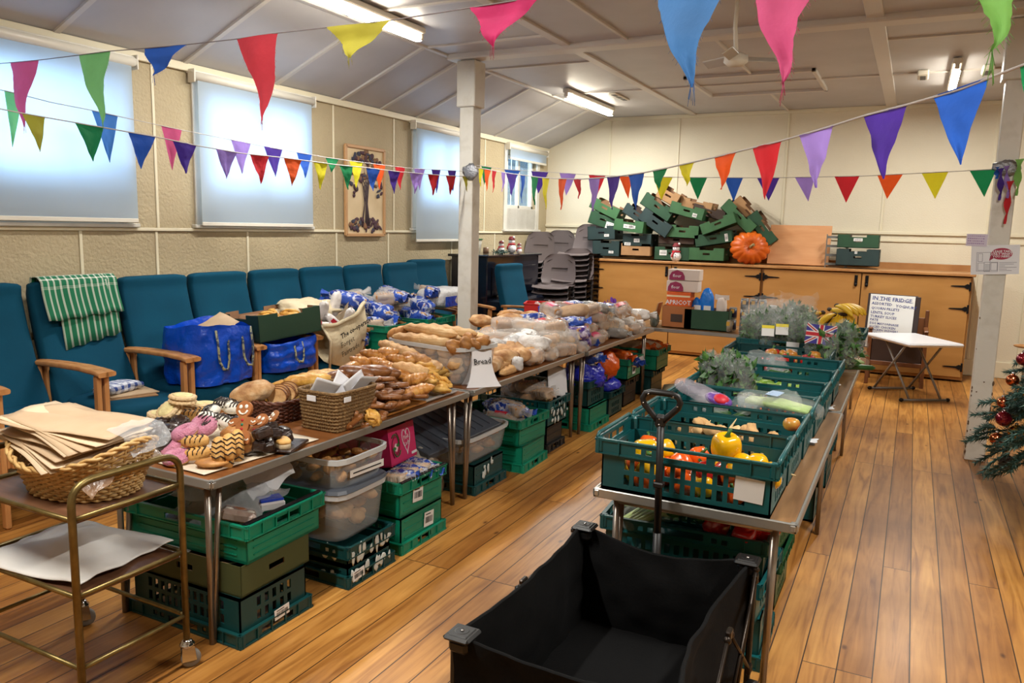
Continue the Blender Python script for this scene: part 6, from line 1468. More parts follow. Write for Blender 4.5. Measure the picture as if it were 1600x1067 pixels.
bunting('lower of the two bunting strings running from the left edge to the left pillar', A3, D1+V((0, -.0, .0)), [(-10, 168), (30, 176), (75, 184), (160, 199), (245, 214), (305, 227), (380, 240), (440, 246), (530, 258), (573, 262), (620, 268), (690, 274), (737, 276)],
  [(35, 71, 64, 238, 'olive'), (117, 162, 146, 253, 'dkgreen'), (200, 243, 220, 265, 'blue'), (270, 307, 290, 272, 'purple'), (337, 370, 353, 280, 'lilac'), (390, 420, 408, 288, 'red'), (444, 472, 457, 291, 'orange'), (490, 512, 501, 297, 'yellow'), (530, 551, 544, 297, 'dkgreen'), (572, 594, 582, 299, 'blue'), (606, 625, 615, 303, 'purple'), (640, 658, 648, 303, 'lilac'), (669, 686, 677, 306, 'red'), (697, 713, 704, 305, 'red'), (722, 736, 730, 300, 'olive')], .0035, pre=[(-4.1, -2.2, 2.2)])
bunting('long bunting string rising from the left pillar to the top right corner', D1, B5, [(742, 262), (753, 263), (790, 270), (850, 278), (900, 280), (925, 279), (970, 275), (1005, 270), (1040, 263), (1080, 254), (1120, 245), (1180, 230), (1225, 219), (1300, 197), (1350, 181), (1420, 163), (1500, 140), (1600, 101), (1640, 88)],
  [(747, 755, 750, 292, 'yellow'), (757, 767, 760, 299, 'orange'), (769, 776, 770, 302, 'red'), (783, 790, 785, 300, 'lilac'), (791, 808, 800, 306, 'purple'), (814, 821, 815, 318, 'blue'), (829, 840, 834, 321, 'dkgreen'), (847, 858, 852, 328, 'yellow'), (873, 886, 876, 329, 'orange'), (896, 908, 905, 311, 'red'), (920, 938, 927, 331, 'lilac'), (949, 970, 956, 328, 'purple'), (981, 1006, 993, 329, 'blue'), (1019, 1042, 1028, 298, 'dkgreen'), (1062, 1086, 1073, 291, 'yellow'),
   (1116, 1150, 1128, 297, 'orange'), (1176, 1221, 1197, 313, 'red'), (1250, 1303, 1276, 295, 'lilac'), (1349, 1417, 1379, 281, 'purple'), (1457, 1543, 1498, 259, 'blue'), (1594, 1640, 1612, 190, 'dkgreen')], .0035, post=[(3.6, -1.2, 2.7)])
bunting('level bunting string between the two white pillars', D1+V((.02, 0, .02)), D2, [(745, 258), (790, 265), (860, 269), (930, 274), (1000, 276), (1060, 277), (1200, 278), (1350, 275), (1450, 270), (1562, 264)],
  [(752, 768, 756, 289, 'dkgreen'), (788, 813, 800, 292, 'blue'), (830, 857, 841, 303, 'purple'), (874, 900, 885, 306, 'lilac'), (920, 946, 932, 308, 'red'), (967, 988, 982, 311, 'orange'), (1021, 1051, 1033, 313, 'yellow'), (1076, 1105, 1090, 312, 'dkgreen'), (1132, 1161, 1146, 315, 'blue'), (1183, 1218, 1201, 314, 'purple'), (1242, 1273, 1263, 315, 'lilac'), (1304, 1343, 1322, 317, 'red'), (1371, 1411, 1386, 311, 'orange'), (1440, 1482, 1461, 311, 'yellow'), (1515, 1557, 1538, 308, 'dkgreen')], .003)
pp = 6.66
t = thing('bunting_tail', 'limp bundle of bunting ends hanging down from the right pillar', 'bunting', at(1572, 262, y=pp))
for x0, x1, y0, tx, ty, c in ((1554, 1562, 262, 1557, 280, 'blue'), (1558, 1569, 264, 1562, 313, 'purple'), (1568, 1578, 260, 1574, 310, 'lilac'), (1572, 1584, 284, 1570, 350, 'red'), (1585, 1600, 250, 1588, 306, 'lime')):
    o_ = t.location; a, b, q = at(x0, y0, y=pp)-o_, at(x1, y0-2, y=pp)-o_, at(tx, ty, y=pp)-o_
    f = MB(); f.grid(lambda u, v: a.lerp(b, u).lerp(q, v)+V((.012*sin(v*9+u*3), -.02*sin(v*5+x0)-.02, 0)), 6, 12); f.build('flag', flagmat(c, FC[c]), t)['label'] = c+' pennant end'
# ================================================================ CHRISTMAS TREE
M_ndl = mat('blue_green_needles', (52, 86, 76), .6, var=[(34, 62, 54)], scale=30, rnd=.15); M_ndt = mat('grey_green_needle_tips', (96, 126, 118), .6); M_bark = mat('tree_stem', (60, 48, 36), .8)
TCX, TCY = 1.12, 5.25
t = thing('christmas_tree', 'artificial Christmas tree with baubles at the right edge of the photo', 'tree', (TCX, TCY, 0))
f = MB(); f.tube([(0, 0, .02), (0, 0, 1.75)], [.025, .01], n=8)
for k in range(4): f.tube([(0, 0, .1), (.3*cos(k*pi/2+.6), .3*sin(k*pi/2+.6), .015)], .014, n=6)
f.build('stem_and_stand', M_bark, t)
def branch(L, seed):
    rnd = random.Random(seed); f = MB(); paths = [[V((0, 0, 0)), V((L*.35, 0, .03)), V((L*.7, 0, -.02)), V((L, 0, -.10))]]
    for s_, st in ((1, .3), (-1, .36), (1, .48), (-1, .56), (1, .68), (-1, .8)):
        a = V((L*st, 0, .0)); d = V((cos(.7), s_*sin(.7), rnd.uniform(-.5, -.1))); l = L*(1-st)*.75+.04; paths.append([a, a+d*l*.5, a+d*l+V((0, 0, -.03))])
    for p in paths:
        f.tube(p, .003, n=4)
        tot = sum((b-a).length for a, b in zip(p, p[1:])); n = int(tot/.0013)
        for k in range(n):
            u = (k+.5)/n*(len(p)-1); i = min(int(u), len(p)-2); q = p[i].lerp(p[i+1], u-i); ax = (p[i+1]-p[i]).normalized(); o = ax.orthogonal().normalized(); w = ax.cross(o)
            an = rnd.random()*2*pi; d = (ax*.75+o*cos(an)+w*sin(an)).normalized(); ln = rnd.uniform(.026, .042); sd_ = d.cross(ax).normalized()*.0038
            if (q.x < L*.12): continue
            f.add([q-sd_, q+sd_, q+d*ln], [(0, 1, 2)], 1 if rnd.random() < .25 else 0)
    me = bpy.data.meshes.new('branch'); me.from_pydata([tuple(v) for v in f.v], [], f.f)
    me.materials.append(M_ndl); me.materials.append(M_ndt); me.polygons.foreach_set('material_index', f.m); me.update(); return me
bm = [branch(.62, s) for s in (1, 2, 3)]
k = 0
for tier in range(14):
    z = .56+tier*.085; R_ = (.76-.046*tier)/.62; n = 9 if tier < 5 else (6 if tier < 9 else 5)
    for b in range(n):
        a = 2*pi*(b+.5*(tier % 2)+rp(-.12, .12))/n; o = bpy.data.objects.new('branch', bm[k % 3]); COL.objects.link(o); o.parent = t; o.location = (0, 0, z+rp(-.03, .03)); s_ = R_*rp(.86, 1.08); o.scale = (s_, s_, s_); o.rotation_euler = (rp(-.4, .4), rp(-.22, .16)-.01*tier, a); k += 1
M_bgold = mat('gold_bauble', (226, 170, 40), .12, 1); M_bred = mat('dark_red_bauble', (120, 14, 34), .1, .6, coat=.6); M_bcop = mat('copper_bauble', (206, 110, 70), .15, 1)
for px, py, r, m_, lab in [(1587, 566+110, .043, M_bgold, 'heart-shaped gold bauble low on the tree'), (1568, 654, .043, M_bred, 'dark red round bauble hanging from the tree'), (1557, 686, .036, M_bcop, 'copper bauble at the lower left of the tree'), (1567, 629, .03, M_bcop, 'glittering copper bauble above the dark red one'), (1582, 594, .034, M_bcop, 'orange copper bauble on the upper left of the tree'), (1599, 561, .036, M_bred, 'striped red bauble highest on the visible tree'), (1601, 612, .036, M_bgold, 'gold bauble at the very right edge')]:
    p = at(px, py, y=TCY-.12); tt = thing('bauble', lab, 'bauble', p, group='baubles on the tree')
    f = MB(); f.ell((0, 0, 0), (r, r, r), nu=24, nv=16); f.build('glass_ball', m_, tt)
    f = MB(); f.lathe([(.009, r*.95), (.009, r+.012), (0, r+.014)], n=10); f.tube([(0, 0, r+.012), (0, .01, r+.04)], .0012, n=4); f.build('cap', M_chrome, tt)
p = at(1572, 722, y=TCY-.12); f = MB()
for k in range(60):
    a = k*2.4; z = -.035+.07*k/60; r = .03*sqrt(max(.05, 1-(z/.045)**2)); f.ell((cos(a)*r, sin(a)*r, z), (.012, .012, .006), nu=6, nv=4)
f.ell((0, 0, 0), (.026, .026, .036)); single('pine_cone', f, mat('pine_cone_brown', (58, 42, 34), .7), 'dark pine cone hanging from the lowest branch of the tree', 'pine cone', p)
# bare wooden rail end at the right edge above the tree
f = MB(); f.ell((0, 0, 0), (.012, .05, .012)); single('wooden_peg', f, M_plyl, 'pale wooden peg end sticking out at the top of the tree', 'peg', at(1599, 541, y=TCY-.1), rz=70)
# ================================================================ BAGS AND BOXES ON THE ARMCHAIRS
M_ikea = mat('royal_blue_woven_plastic', (6, 82, 214), .28, bump=1.6, bscale=12, var=[(4, 66, 186)], scale=4); M_strap = mat('navy_patterned_strap', (46, 60, 90), .6, var=[(150, 150, 120)], scale=50, contrast=(.5, .55))
def carrier(label, loc, L, W_, H, rz=0, seed=0, straps=((-.12, .0), (.1, 0)), mt=None, name='carrier_bag'):
    t = thing(name, label, 'bag', loc, rz)
    def fn(u, v, o=0):
        a = 2*pi*u; e = 4.5; q = 1/(abs(cos(a))**e+abs(sin(a))**e)**(1/e); k = 1+.10*sin(v*pi*.7)-.05*v
        z = H*v*(1+.05*sin(a*2+seed)+.04*noise.noise(V((cos(a)*2, sin(a)*2, seed))))
        n1 = noise.noise(V((cos(a)*3+seed, sin(a)*3, v*4)))*.022
        return V((cos(a)*q*(W_/2*k+n1-o), sin(a)*q*(L/2*k+n1-o), z))
    f = MB(); f.grid(lambda u, v: fn(u, v), 60, 20); f.grid(lambda u, v: fn(1-u, 1-.35*v, .004+.03*v), 60, 8); f.ell((0, 0, .012), (W_/2*.98, L/2*.98, .02), nu=30, nv=6, sq=4.5)
    f.build('bag_body', mt or M_ikea, t)
    for y, dz in straps:
        f = MB(); x = W_/2+.012
        f.tube([(x-.01, y, H*.95), (x+.008, y, H*.7), (x+.012, y+.005, H*.42), (x+.02, y+.03, H*.28), (x+.02, y+.07, H*.26), (x+.012, y+.09, H*.42), (x+.008, y+.09, H*.7), (x-.01, y+.09, H*.95)], .011, n=6, flat=.35); f.build('strap', M_strap, t)
    return t
SZ = .555
c = carrier('tall bright blue woven plastic bag on the third armchair, with paper inside', (-4.38, 3.86, SZ), .5, .42, .40, 0, 3)
f = MB(); f.grid(crumple(lambda u, v: ((u-.5)*.2, (v-.5)*.3, .08*v), .02, 9, 2), 12, 12); single('kraft_paper', f, M_kraft, 'torn brown paper sticking out of the tall blue bag', 'paper', (-4.36, 3.88, SZ+.33), R=(radians(20), radians(20), 0))
carrier('wide low blue woven plastic bag squashed under the dark green cardboard box', (-4.36, 4.50, SZ), .5, .44, .235, 0, 6, straps=((-.05, 0),))
b_ = cbox('large dark green cardboard produce box balanced over the armchair arms', .62, .44, .20, mat('deep_green_card', (24, 58, 40), .6), M_cint, (-4.40, 4.50, .80), R=(radians(-2), radians(-3), radians(86)), notch=True, slot=False)
for k, (dx, dy) in enumerate(((.06, -.1), (-.05, .05), (.08, .12), (0, 0))): put('almond_pastry', (-4.40+dx, 4.50+dy, .93), 'pale flat roll inside the dark green cardboard box on the armchair', 'roll', 'rolls in the green box', s=1.2, name='flat_roll')
f = MB(); f.box((0, 0, .07), (.4, .34, .14), ch=.02); single('brown_inner_carton', f, M_cint, 'brown carton filling the bottom of the dark green cardboard box', 'cardboard box', (-4.40, 4.50, .812), rz=-4)
# books and folded cloth on chair 2
f = MB(); f.box((0, 0, .004), (.22, .30, .006)); single('cardboard_sheet', f, M_ctan, 'brown card sheet lying under the other on the armchair seat with tea towels', 'card', (-4.40, 3.23, SZ-.003), rz=-24)
f = MB(); f.box((0, 0, .004), (.22, .30, .006)); single('cardboard_sheet', f, M_kraft, 'pale card sheet lying on top on the armchair seat with tea towels', 'card', (-4.43, 3.25, SZ+.006), rz=-14)
M_bchk = bpy.data.materials.new('blue_check_cloth'); M_bchk.use_nodes = True; g = N(M_bchk); pb = g.n['Principled BSDF']; pb.inputs['Roughness'].default_value = .9; check_mat(g, pb, (214, 218, 228), (44, 70, 140), 12, 12, .4)
f = MB(); f.ell((0, 0, .03), (.09, .15, .034), nu=40, nv=14, sq=3, nz=.15, ns=4); f.tube([(.08, .13, .03), (.07, 0, .05), (.08, -.13, .03)], .02, n=8)
o = single('folded_blue_cloth', f, M_bchk, 'rolled blue and white checked cloth on the second armchair seat', 'cloth', (-4.50, 3.22, SZ+.012), rz=10)
a_ = o.data.attributes.new('cloth_uv', 'FLOAT_VECTOR', 'POINT')
for q in range(len(o.data.vertices)): co = o.data.vertices[q].co; a_.data[q].vector = (co.y*1.5+5, math.atan2(co.z-.03, co.x)*.12+5, 0)
# cotton tote bag of rolls
M_cot = mat('natural_cotton_canvas', (206, 192, 162), .85, var=[(190, 174, 142)], scale=6, bump=.6, bscale=30)
t = thing('cotton_tote_bag', 'cream cotton bag with black lettering slung between armchair arms, full of wrapped bread', 'bag', (-4.16, 5.09, .56))
def tote(u, v):
    y = -.29+.58*u; sag = .13*(1-(2*u-1)**2); top = .30+.14*u-.05*sin(u*pi); z = top*v-(sag*.55)*(1-v)-.0; return (.05*sin(v*pi)+.02*sin(u*5)+.02*v*sin(u*11), y*(.80+.2*v), z)
f = MB(); f.grid(crumple(tote, .008, 7, 3), 26, 18); f.grid(lambda u, v: V(tote(1-u, v))+V((-.4*v*(1-v)-.12*(.3+v), 0, 0)), 26, 14); f.build('canvas_front', M_cot, t)
f = MB(); f.tube([V(tote(k/20, 1))+V((.01, 0, .0)) for k in range(21)], .018, n=8); f.tube([V(tote(0, 1)), V(tote(.0, .6))+V((.02, 0, 0)), V((.03, -.24, -.12))], .010, n=6); f.build('rolled_hem', M_cot, t)
f = MB()
for s_, h, z, y in (('The co-operative', .062, .20, -.16), ('Forget', .066, .125, -.16), ('Fairtrade', .064, .05, -.15)):
    f.M = Matrix(((0, 0, 1, .085), (1, 0, 0, y), (0, 1, 0, z), (0, 0, 0, 1))) @ rot(z=16); f.text(s_, h, Matrix.Identity(4), 0, 'LEFT', bold=.03 if h < .063 else 0)
f.build('black_lettering', M_bar, t)
M_redw = mat('red_white_wrapper', (214, 208, 206), .35, bump=1, bscale=30); 
for k, (x, y, z, a, b, c_) in enumerate([(-4.30, 4.92, .83, 60, 10, 20), (-4.24, 5.03, .80, 70, -14, 10), (-4.27, 5.13, .82, 50, 20, -20), (-4.36, 5.02, .9, 40, 0, 60), (-4.25, 5.24, .84, 40, 20, 30), (-4.38, 5.2, .93, 10, 10, 80), (-4.42, 4.95, .88, 20, 50, 0)]):
    t = thing('long_bread_wrapper', 'white paper wrapped baguette with red lettering in the cotton bag, %s from the front' % ORD[k], 'wrapped bread', (x, y, z), R=(radians(a), radians(b), radians(c_)), group='wrapped sticks in the cotton bag')
    f = MB(); f.ell((0, 0, 0), (.045, .035, .17), nu=20, nv=16, sq=3.4, nz=.12, ns=5, seed=k); f.build('paper_wrapper', M_redw, t)
    if k < 3: f = MB(); f.grid(lambda u, v: (.0455+.001, (u-.5)*.035, (v-.5)*.26), 2, 4); f.M = Matrix(((0, 0, 1, .049), (0, 1, 0, 0), (-1, 0, 0, .12), (0, 0, 0, 1))); f.text('BAKERY', .03, Matrix.Identity(4), 1, 'LEFT') if False else None; f.build('red_band', W_red, t)
f = MB(); f.ell((0, 0, 0), (.2, .32, .12), nu=44, nv=22, nz=.35, ns=2.6, seed=4, fn=lambda v: v*(1+.07*noise.noise(v*14)))
single('cotton_bag_heap', f, M_cot, 'folded cream cotton sack slumped on the armchair behind the bread rolls bag', 'bag', (-4.52, 5.0, .93), rz=-4)
for k in range(34):
    x = -4.25-.15*(k % 3)+rp(-.03, .03); y = 5.45+.16*(k//3) % 1.35; z = .62+.11*((k*7) % 4)
    k_ = random.choice(['blue_loaf', 'bag_of_rolls', 'blue_loaf', 'clear_sliced']); put(k_, (x, y, z), '%s in the heap on the far armchairs' % NM[k_], 'wrapped bread', 'wrapped bread on the armchairs, %s' % k_.replace('_', ' '), (rp(-.3, .3), rp(-.3, .3), rp(0, 6.3)), rp(.95, 1.15))
crate('solid', 'handled_crate', 'bright green crate on an armchair seat under the wrapped bread, left of the clear tub', L=.42, D=.5, H=.24, loc=(-4.22, 5.72, SZ), M=M_grn)
crate('solid', 'handled_crate', 'green crate hidden under the far heap of wrapped bread on the armchairs', L=.42, D=.5, H=.24, loc=(-4.22, 6.35, SZ), M=M_grn)
f = MB(); f.ell((0, 0, .09), (.2, .3, .1), nu=36, nv=18, sq=4, fn=lambda v: v*(1+.06*noise.noise(v*12))); f.add(*[[(.2, -.3, .02), (.2, .3, .02), (.2, .3, .12), (.2, -.3, .12)], [(0, 1, 2, 3)]], m=1)
single('blue_white_bag', f, [M_bagw, M_ikea], 'flat white bag with a bright blue side at the far end of the armchairs', 'bag', (-4.25, 6.78, .86), rz=0)
# ================================================================ FLOOR-LEVEL GOODS UNDER THE LEFT TABLES
c = tub('upper clear tub of nuggets with a printed white strip, just under the table', .50, .43, .155, (-2.475, 2.875, .45), 1); f = label_mb(.24, .035, False, right_face(.47, .41, .075, 0, .012) @ rot(y=-4)); f.box((0, 0, .001), (.2, .006, .001), m=1); f.build('label', [M_label, M_bar], c)
c = tub('lower clear tub of round biscuits with a dark lid under the upper tub', .48, .42, .235, (-2.465, 2.87, .203), 1, lid=M_glid)
for k in range(46): put('golden_roll', (-2.475+rp(-.18, .18), 2.875+rp(-.15, .15), .465+rp(0, .09)), 'small golden crumbed piece inside the upper clear tub', 'food piece', 'pieces in the upper clear tub', (rp(-.5, .5), rp(-.5, .5), rp(0, 6)), .62, name='crumbed_piece')
for k in range(26): put('bread_roll', (-2.465+rp(-.15, .16), 2.87+rp(-.13, .13), .22+rp(0, .13)), 'round pale bun inside the lower clear tub', 'bun', 'buns in the lower clear tub', (rp(-.5, .5), rp(-.5, .5), rp(0, 6)), .85, name='small_bun')
# contents of the near bright green crate
f = MB(); f.grid(crumple(lambda u, v: ((u-.5)*.42, (v-.5)*.34, .12*sin(pi*u)*sin(pi*v)+.06*v), .035, 7, 5), 34, 30); f.grid(crumple(lambda u, v: ((u-.5)*.2-.1, (v-.5)*.2-.02, .14*sin(pi*u)*sin(pi*v)+.08), .03, 9, 8), 20, 20)
single('clear_plastic_bag', f, mat('frosty_clear_bag', (214, 218, 222), .15, alpha=.38, bump=1.4, bscale=18), 'big crumpled clear bag filling the near bright green crate', 'bag', (-2.55, 2.32, .44), rz=10)
f = MB(); f.grid(crumple(lambda u, v: ((u-.5)*.2, (v-.5)*.2, .05*sin(pi*u)), .03, 10, 3), 20, 20)
single('crumpled_paper', f, M_paper, 'crumpled white paper on top of the clear bag in the near green crate', 'paper', (-2.50, 2.46, .575), R=(radians(20), radians(30), 0))
t = thing('caramel_cake_pack', 'square caramel brown cake in clear wrap in the near green crate', 'cake', (-2.38, 2.22, .475), 40, R=(radians(-12), radians(14), radians(40)))
f = MB(); f.box((0, 0, 0), (.14, .13, .055), ch=.014); f.build('cake', mat('caramel_icing', (150, 92, 52), .35), t)
f = MB(); f.box((0, 0, .002), (.15, .14, .062), ch=.02); f.build('clear_wrap', W_clear, t)
f = MB()
for x in (-.04, .045): f.ell((x, -.03, .03), (.016, .016, .004))
f.ell((0, .0, .03), (.03, .025, .006), m=1); f.build('icing_dots', [F_icw, mat('caramel_icing')], t)
t = thing('blue_lidded_pack', 'small white and bright blue food pack in the near green crate', 'pack', (-2.36, 2.38, .48), 60); f = MB(); f.box((0, 0, 0), (.11, .08, .04), ch=.008); f.build('tray', M_paper, t); f = MB(); f.box((0, 0, .024), (.1, .07, .012), ch=.004); f.build('blue_top', W_bluecar, t)
# pink fruit box
t = cbox('magenta fruit box with a white heart emblem standing tilted in the bright green crate', .40, .30, .20, M_cpink, M_cint2, (-2.57, 3.37, .37), R=(radians(-2), radians(-9), radians(8)), name='fruit_box', slot=False, notch=False)
F_ = right_face(.4, .3, .11, .04, .002)
f = MB(); f.M = F_; hp = [(.045*16*sin(a)**3/16, .045*(13*cos(a)-5*cos(2*a)-2*cos(3*a)-cos(4*a))/14) for a in [2*pi*k/40 for k in range(40)]]; f.tube([(x, y*1.5, 0) for x, y in hp], .0026, n=5, closed=True); f.text('Pink', .036, tr(-.0, .014, .001) @ rot(z=8), bold=0); f.text('Lady', .036, tr(.002, -.018, .001) @ rot(z=8), bold=0); f.box((.075, -.085, .001), (.06, .014, .001)); f.build('heart_emblem', M_paper, t)
f = MB()
for fr in (right_face(.4, .3, .1, -.08, .002), side_frames(.4, .3, .006)[0][0] @ tr(.05, .1, -.002) @ rot(y=180), side_frames(.4, .3, .006)[0][0] @ tr(-.08, .1, -.002) @ rot(y=180)):
    f.M = fr
    for k in range(4):
        a0 = k*1.7; f.tube([(.03*cos(a0+q*.4)*(1+.12*q), .045*sin(a0+q*.4)*(1+.1*q), .001) for q in range(7)], .003, m=k % 2, n=5)
        f.prism([(.02*cos(a0)+.018*cos(q*pi/6), .05*sin(a0)+.009*sin(q*pi/6)) for q in range(12)], 0, .0015, m=k % 2)
    f.ell((0, -.01, 0), (.022, .024, .0015), m=2, nu=18, nv=4)
f.build('apple_and_leaf_print', [mat('print_green', (30, 110, 50), .5), mat('print_dark_red', (140, 20, 60), .5), mat('print_pale_pink', (236, 190, 200), .5)], t)
for k in range(6): put('blue_loaf' if k % 2 else 'clear_sliced', (-2.32, 3.20+.055*k, .33), 'wrapped roll pack beside the magenta fruit box, %s from the front' % ORD[k], 'wrapped bread', 'packs beside the fruit box', (0, rp(-.2, .2), radians(5)), .62)
f = MB(); f.ell((0, 0, .17), (.15, .18, .17), nu=40, nv=24, nz=.25, ns=3, seed=3, fn=lambda v: v*(1+.06*noise.noise(v*16)))
single('plastic_sack', f, mat('clear_sack', (222, 214, 200), .15, alpha=.5, bump=1.5, bscale=16), 'bulging clear plastic sack on the floor behind the table legs', 'bag', (-2.56, 3.78, 0))
for k in range(10): put('bread_roll', (-2.56+rp(-.08, .08), 3.78+rp(-.1, .1), .03+.03*k), 'bun inside the clear sack on the floor', 'bun', 'buns in the clear sack', s=.9, name='small_bun')
c = tub('clear tub of bread with its grey ridged lid lying askew on top', .44, .64, .17, (-2.55, 4.30, .2), 0)
for k in range(30): put('golden_roll', (-2.55+rp(-.14, .14), 4.30+rp(-.24, .24), .21+rp(0, .11)), 'bread piece inside the tub with the grey lid', 'bread', 'bread in the grey-lidded tub', s=.85, name='bread_piece')
t = thing('grey_tub_lid', 'dark grey ridged plastic lid slanting over the tub of bread', 'lid', (-2.64, 4.14, .415), R=(radians(4), radians(17), radians(-6)))
f = MB(); f.box((0, 0, 0), (.5, .74, .02), ch=.01)
for k in range(9): f.box((0, -.3+.075*k, .012), (.42, .012, .008), ch=.002)
for q in ((0, .365, .5, .014), (0, -.365, .5, .014), (.243, 0, .014, .74), (-.243, 0, .014, .74)): f.box((q[0], q[1], -.006), (q[2], q[3], .04), ch=.004)
f.build('lid_panel', M_glid, t)
def fill(kinds, cx, cy, z0, lx, ly, n, where, grp, s0=.9):
    for k in range(n):
        k_ = random.choice(kinds); put(k_, (cx+rp(-lx, lx), cy+rp(-ly, ly), z0+.06*(k*2//max(1, n))+rp(0, .02)), '%s %s' % (NM.get(k_, k_.replace('_', ' ')), where), 'wrapped bread', grp+', '+k_.replace('_', ' '), (rp(-.35, .35), rp(-.35, .35), rp(-.5, .5)), s0*rp(.9, 1.1))
NM['orange_bag'] = 'loaf in an orange plastic bag'
fill(['clear_sliced', 'label_loaf', 'blue_loaf', 'clear_sliced'], -2.52, 4.85, .27, .13, .08, 8, 'in the green crate under the middle table', 'bread in the middle floor crate')
fill(['kraft_bag', 'clear_sliced', 'bag_of_rolls'], -2.55, 5.33, .33, .14, .08, 8, 'in the crate with torn labels under the left tables', 'bread in the torn-label crate')
f = MB(); f.grid(crumple(lambda u, v: ((u-.5)*.2, (v-.5)*.26, 0), .008, 6, 2), 10, 10, thick=.002); single('white_paper_sleeve', f, M_paper, 'large white paper sleeve standing in the crate with torn labels', 'paper bag', (-2.40, 5.50, .50), R=(radians(60), radians(20), radians(60)))
f = MB(); f.grid(crumple(lambda u, v: (.18*cos(2*pi*u)*(1-.3*v)*(.9+.2*sin(v*3)), .17*sin(2*pi*u)*(1-.3*v), .16*v), .045, 9, 5), 40, 16); f.ell((0, 0, .03), (.19, .17, .09), nu=34, nv=16, nz=.3, ns=3); single('blue_plastic_bag', f, mat('cobalt_plastic', (40, 52, 190), .2, bump=1.5, bscale=20), 'bright cobalt blue plastic bag spilling from the dark teal crate', 'bag', (-2.44, 6.15, .38))
f = MB(); f.grid(crumple(lambda u, v: (.09*cos(2*pi*u), .15*sin(2*pi*u), .1*v), .04, 14, 7), 30, 10); single('white_tissue', f, M_bagw, 'torn white wrapper on top of the cobalt blue bag', 'wrapper', (-2.44, 6.18, .50))
f = MB(); f.ell((0, 0, .12), (.13, .15, .13), nu=36, nv=20, nz=.18, ns=3, seed=2, fn=lambda v: v*(1+.05*noise.noise(v*18))); single('orange_carrier_bag', f, mat('orange_carrier', (222, 92, 24), .25, bump=1.4, bscale=18), 'round stuffed orange carrier bag between the floor crates', 'bag', (-2.40, 6.56, .34))
f = MB(); f.ell((0, 0, .05), (.13, .17, .07), nu=34, nv=16, nz=.2, ns=4, seed=9, fn=lambda v: v*(1+.05*noise.noise(v*18))); single('blue_loaf_bag', f, mat('cobalt_plastic'), 'cobalt blue wrapped loaf with orange print under the orange carrier bag', 'wrapped bread', (-2.40, 6.62, .22))
fill(['blue_loaf', 'white_loaf', 'blue_loaf', 'orange_bag'], -2.5, 7.1, .36, .14, .1, 9, 'in the labelled green floor crate', 'loaves in the labelled floor crate')
fill(['orange_bag', 'orange_bag', 'kraft_bag'], -2.45, 7.75, .38, .12, .1, 7, 'in the farthest green floor crate', 'loaves in the far floor crate')
fill(['blue_loaf', 'orange_bag', 'clear_sliced'], -2.5, 6.15, .56, .12, .12, 4, 'behind the cobalt blue bag under the far left table', 'loaves behind the cobalt bag')
# ================================================================ CROSSWISE TABLE
def carton(name, label, cat, loc, d, m_, rz=0, R=None, parts=()):
    t = thing(name, label, cat, loc, rz, None, R); f = MB(); f.box((0, 0, d[2]/2), d, ch=.004); f.build('pack', m_, t)
    for n_, (cx, cz, w, h), mm, txt in parts:
        f = MB(); f.M = Matrix(((1, 0, 0, cx), (0, 0, -1, -d[1]/2-.001), (0, 1, 0, cz), (0, 0, 0, 1)))
        if txt: f.text(txt, h, Matrix.Identity(4))
        else: quad(f, w, h)
        f.build(n_, mm, t)
    return t
TY_ = 7.9
def onT(px, y=None): p = at(px, 505, y=y or TY_-.12); return p.x
x_ = onT(1059); M_owrap = mat('orange_apricot_print', (224, 96, 30), .5)
t = cbox('brown cardboard box with a square hand hole, holding the orange apricot pack', .30, .26, .22, mat('orange_brown_card', (170, 104, 56), .7), M_cint, (x_, TY_-.05, tz), 0, notch=False, slot=False)
f = MB(); f.box((0, -.132, .1), (.12, .003, .08)); f.build('hand_hole', M_cint2, t)
t = carton('apricot_box', 'orange pack lettered APRICOT in the brown cardboard box', 'box', (x_, TY_-.06, tz+.12), (.24, .18, .24), M_owrap, parts=[('lettering', (0, .135, .2, .062), M_paper, 'APRICOT'), ('cream_band', (0, .2, .24, .018), F_cream, None)])
M_mb = mat('maroon_arch_print', (150, 36, 84), .5)
for k in range(2):
    t = carton('flour_pack', 'white pack with a maroon arch, %s on the apricot box' % ('lower of two' if k == 0 else 'upper of two'), 'pack', (x_+.02+.01*k, TY_-.03, tz+.362+.115*k), (.32, .16, .11), mat('paper_flour_pack', (220, 206, 196), .7, bump=.4, bscale=20))
    f = MB(); f.M = Matrix(((1, 0, 0, -.065), (0, 0, -1, -.083), (0, 1, 0, 0.005), (0, 0, 0, 1))); f.prism([(-.08, 0), (.08, 0), (.078, .04), (.055, .08), (0, .098), (-.055, .08), (-.078, .04)], 0, .002); f.build('maroon_arch', M_mb, t)
    f = MB(); f.M = Matrix(((1, 0, 0, -.065), (0, 0, -1, -.0855), (0, 1, 0, 0.045), (0, 0, 0, 1))); f.text('flour', .045, Matrix.Identity(4), bold=.01); f.build('lettering', M_paper, t)
x2 = onT(1102)
cbox('plain bottle green box on the crosswise table holding blue packs', .44, .3, .20, M_cgrn, M_cint, (x2+.02, TY_-.03, tz), 0, notch=False, slot=False)
for k, (dx, h, w_) in enumerate(((-.12, .30, 'shorter bright blue pack at the left in the green box'), (-.02, .40, 'taller bright blue pack with a white label in the green box'))):
    f = MB(); f.ell((0, 0, h/2), (.055+.02*k, .05, h/2), nu=22, nv=18, sq=3, fn=lambda v: V((v.x*(1-.5*max(0, v.z/h*2)**3), v.y, v.z))*(1+.05*noise.noise(v*14))); f.box((.02, -.058, .2), (.07, .004, .05), m=1)
    single('blue_food_pack', f, [mat('bright_blue_foil', (20, 120, 220), .25, bump=1, bscale=20), M_label], w_, 'pack', (x2+dx, TY_-.02, tz+.01))
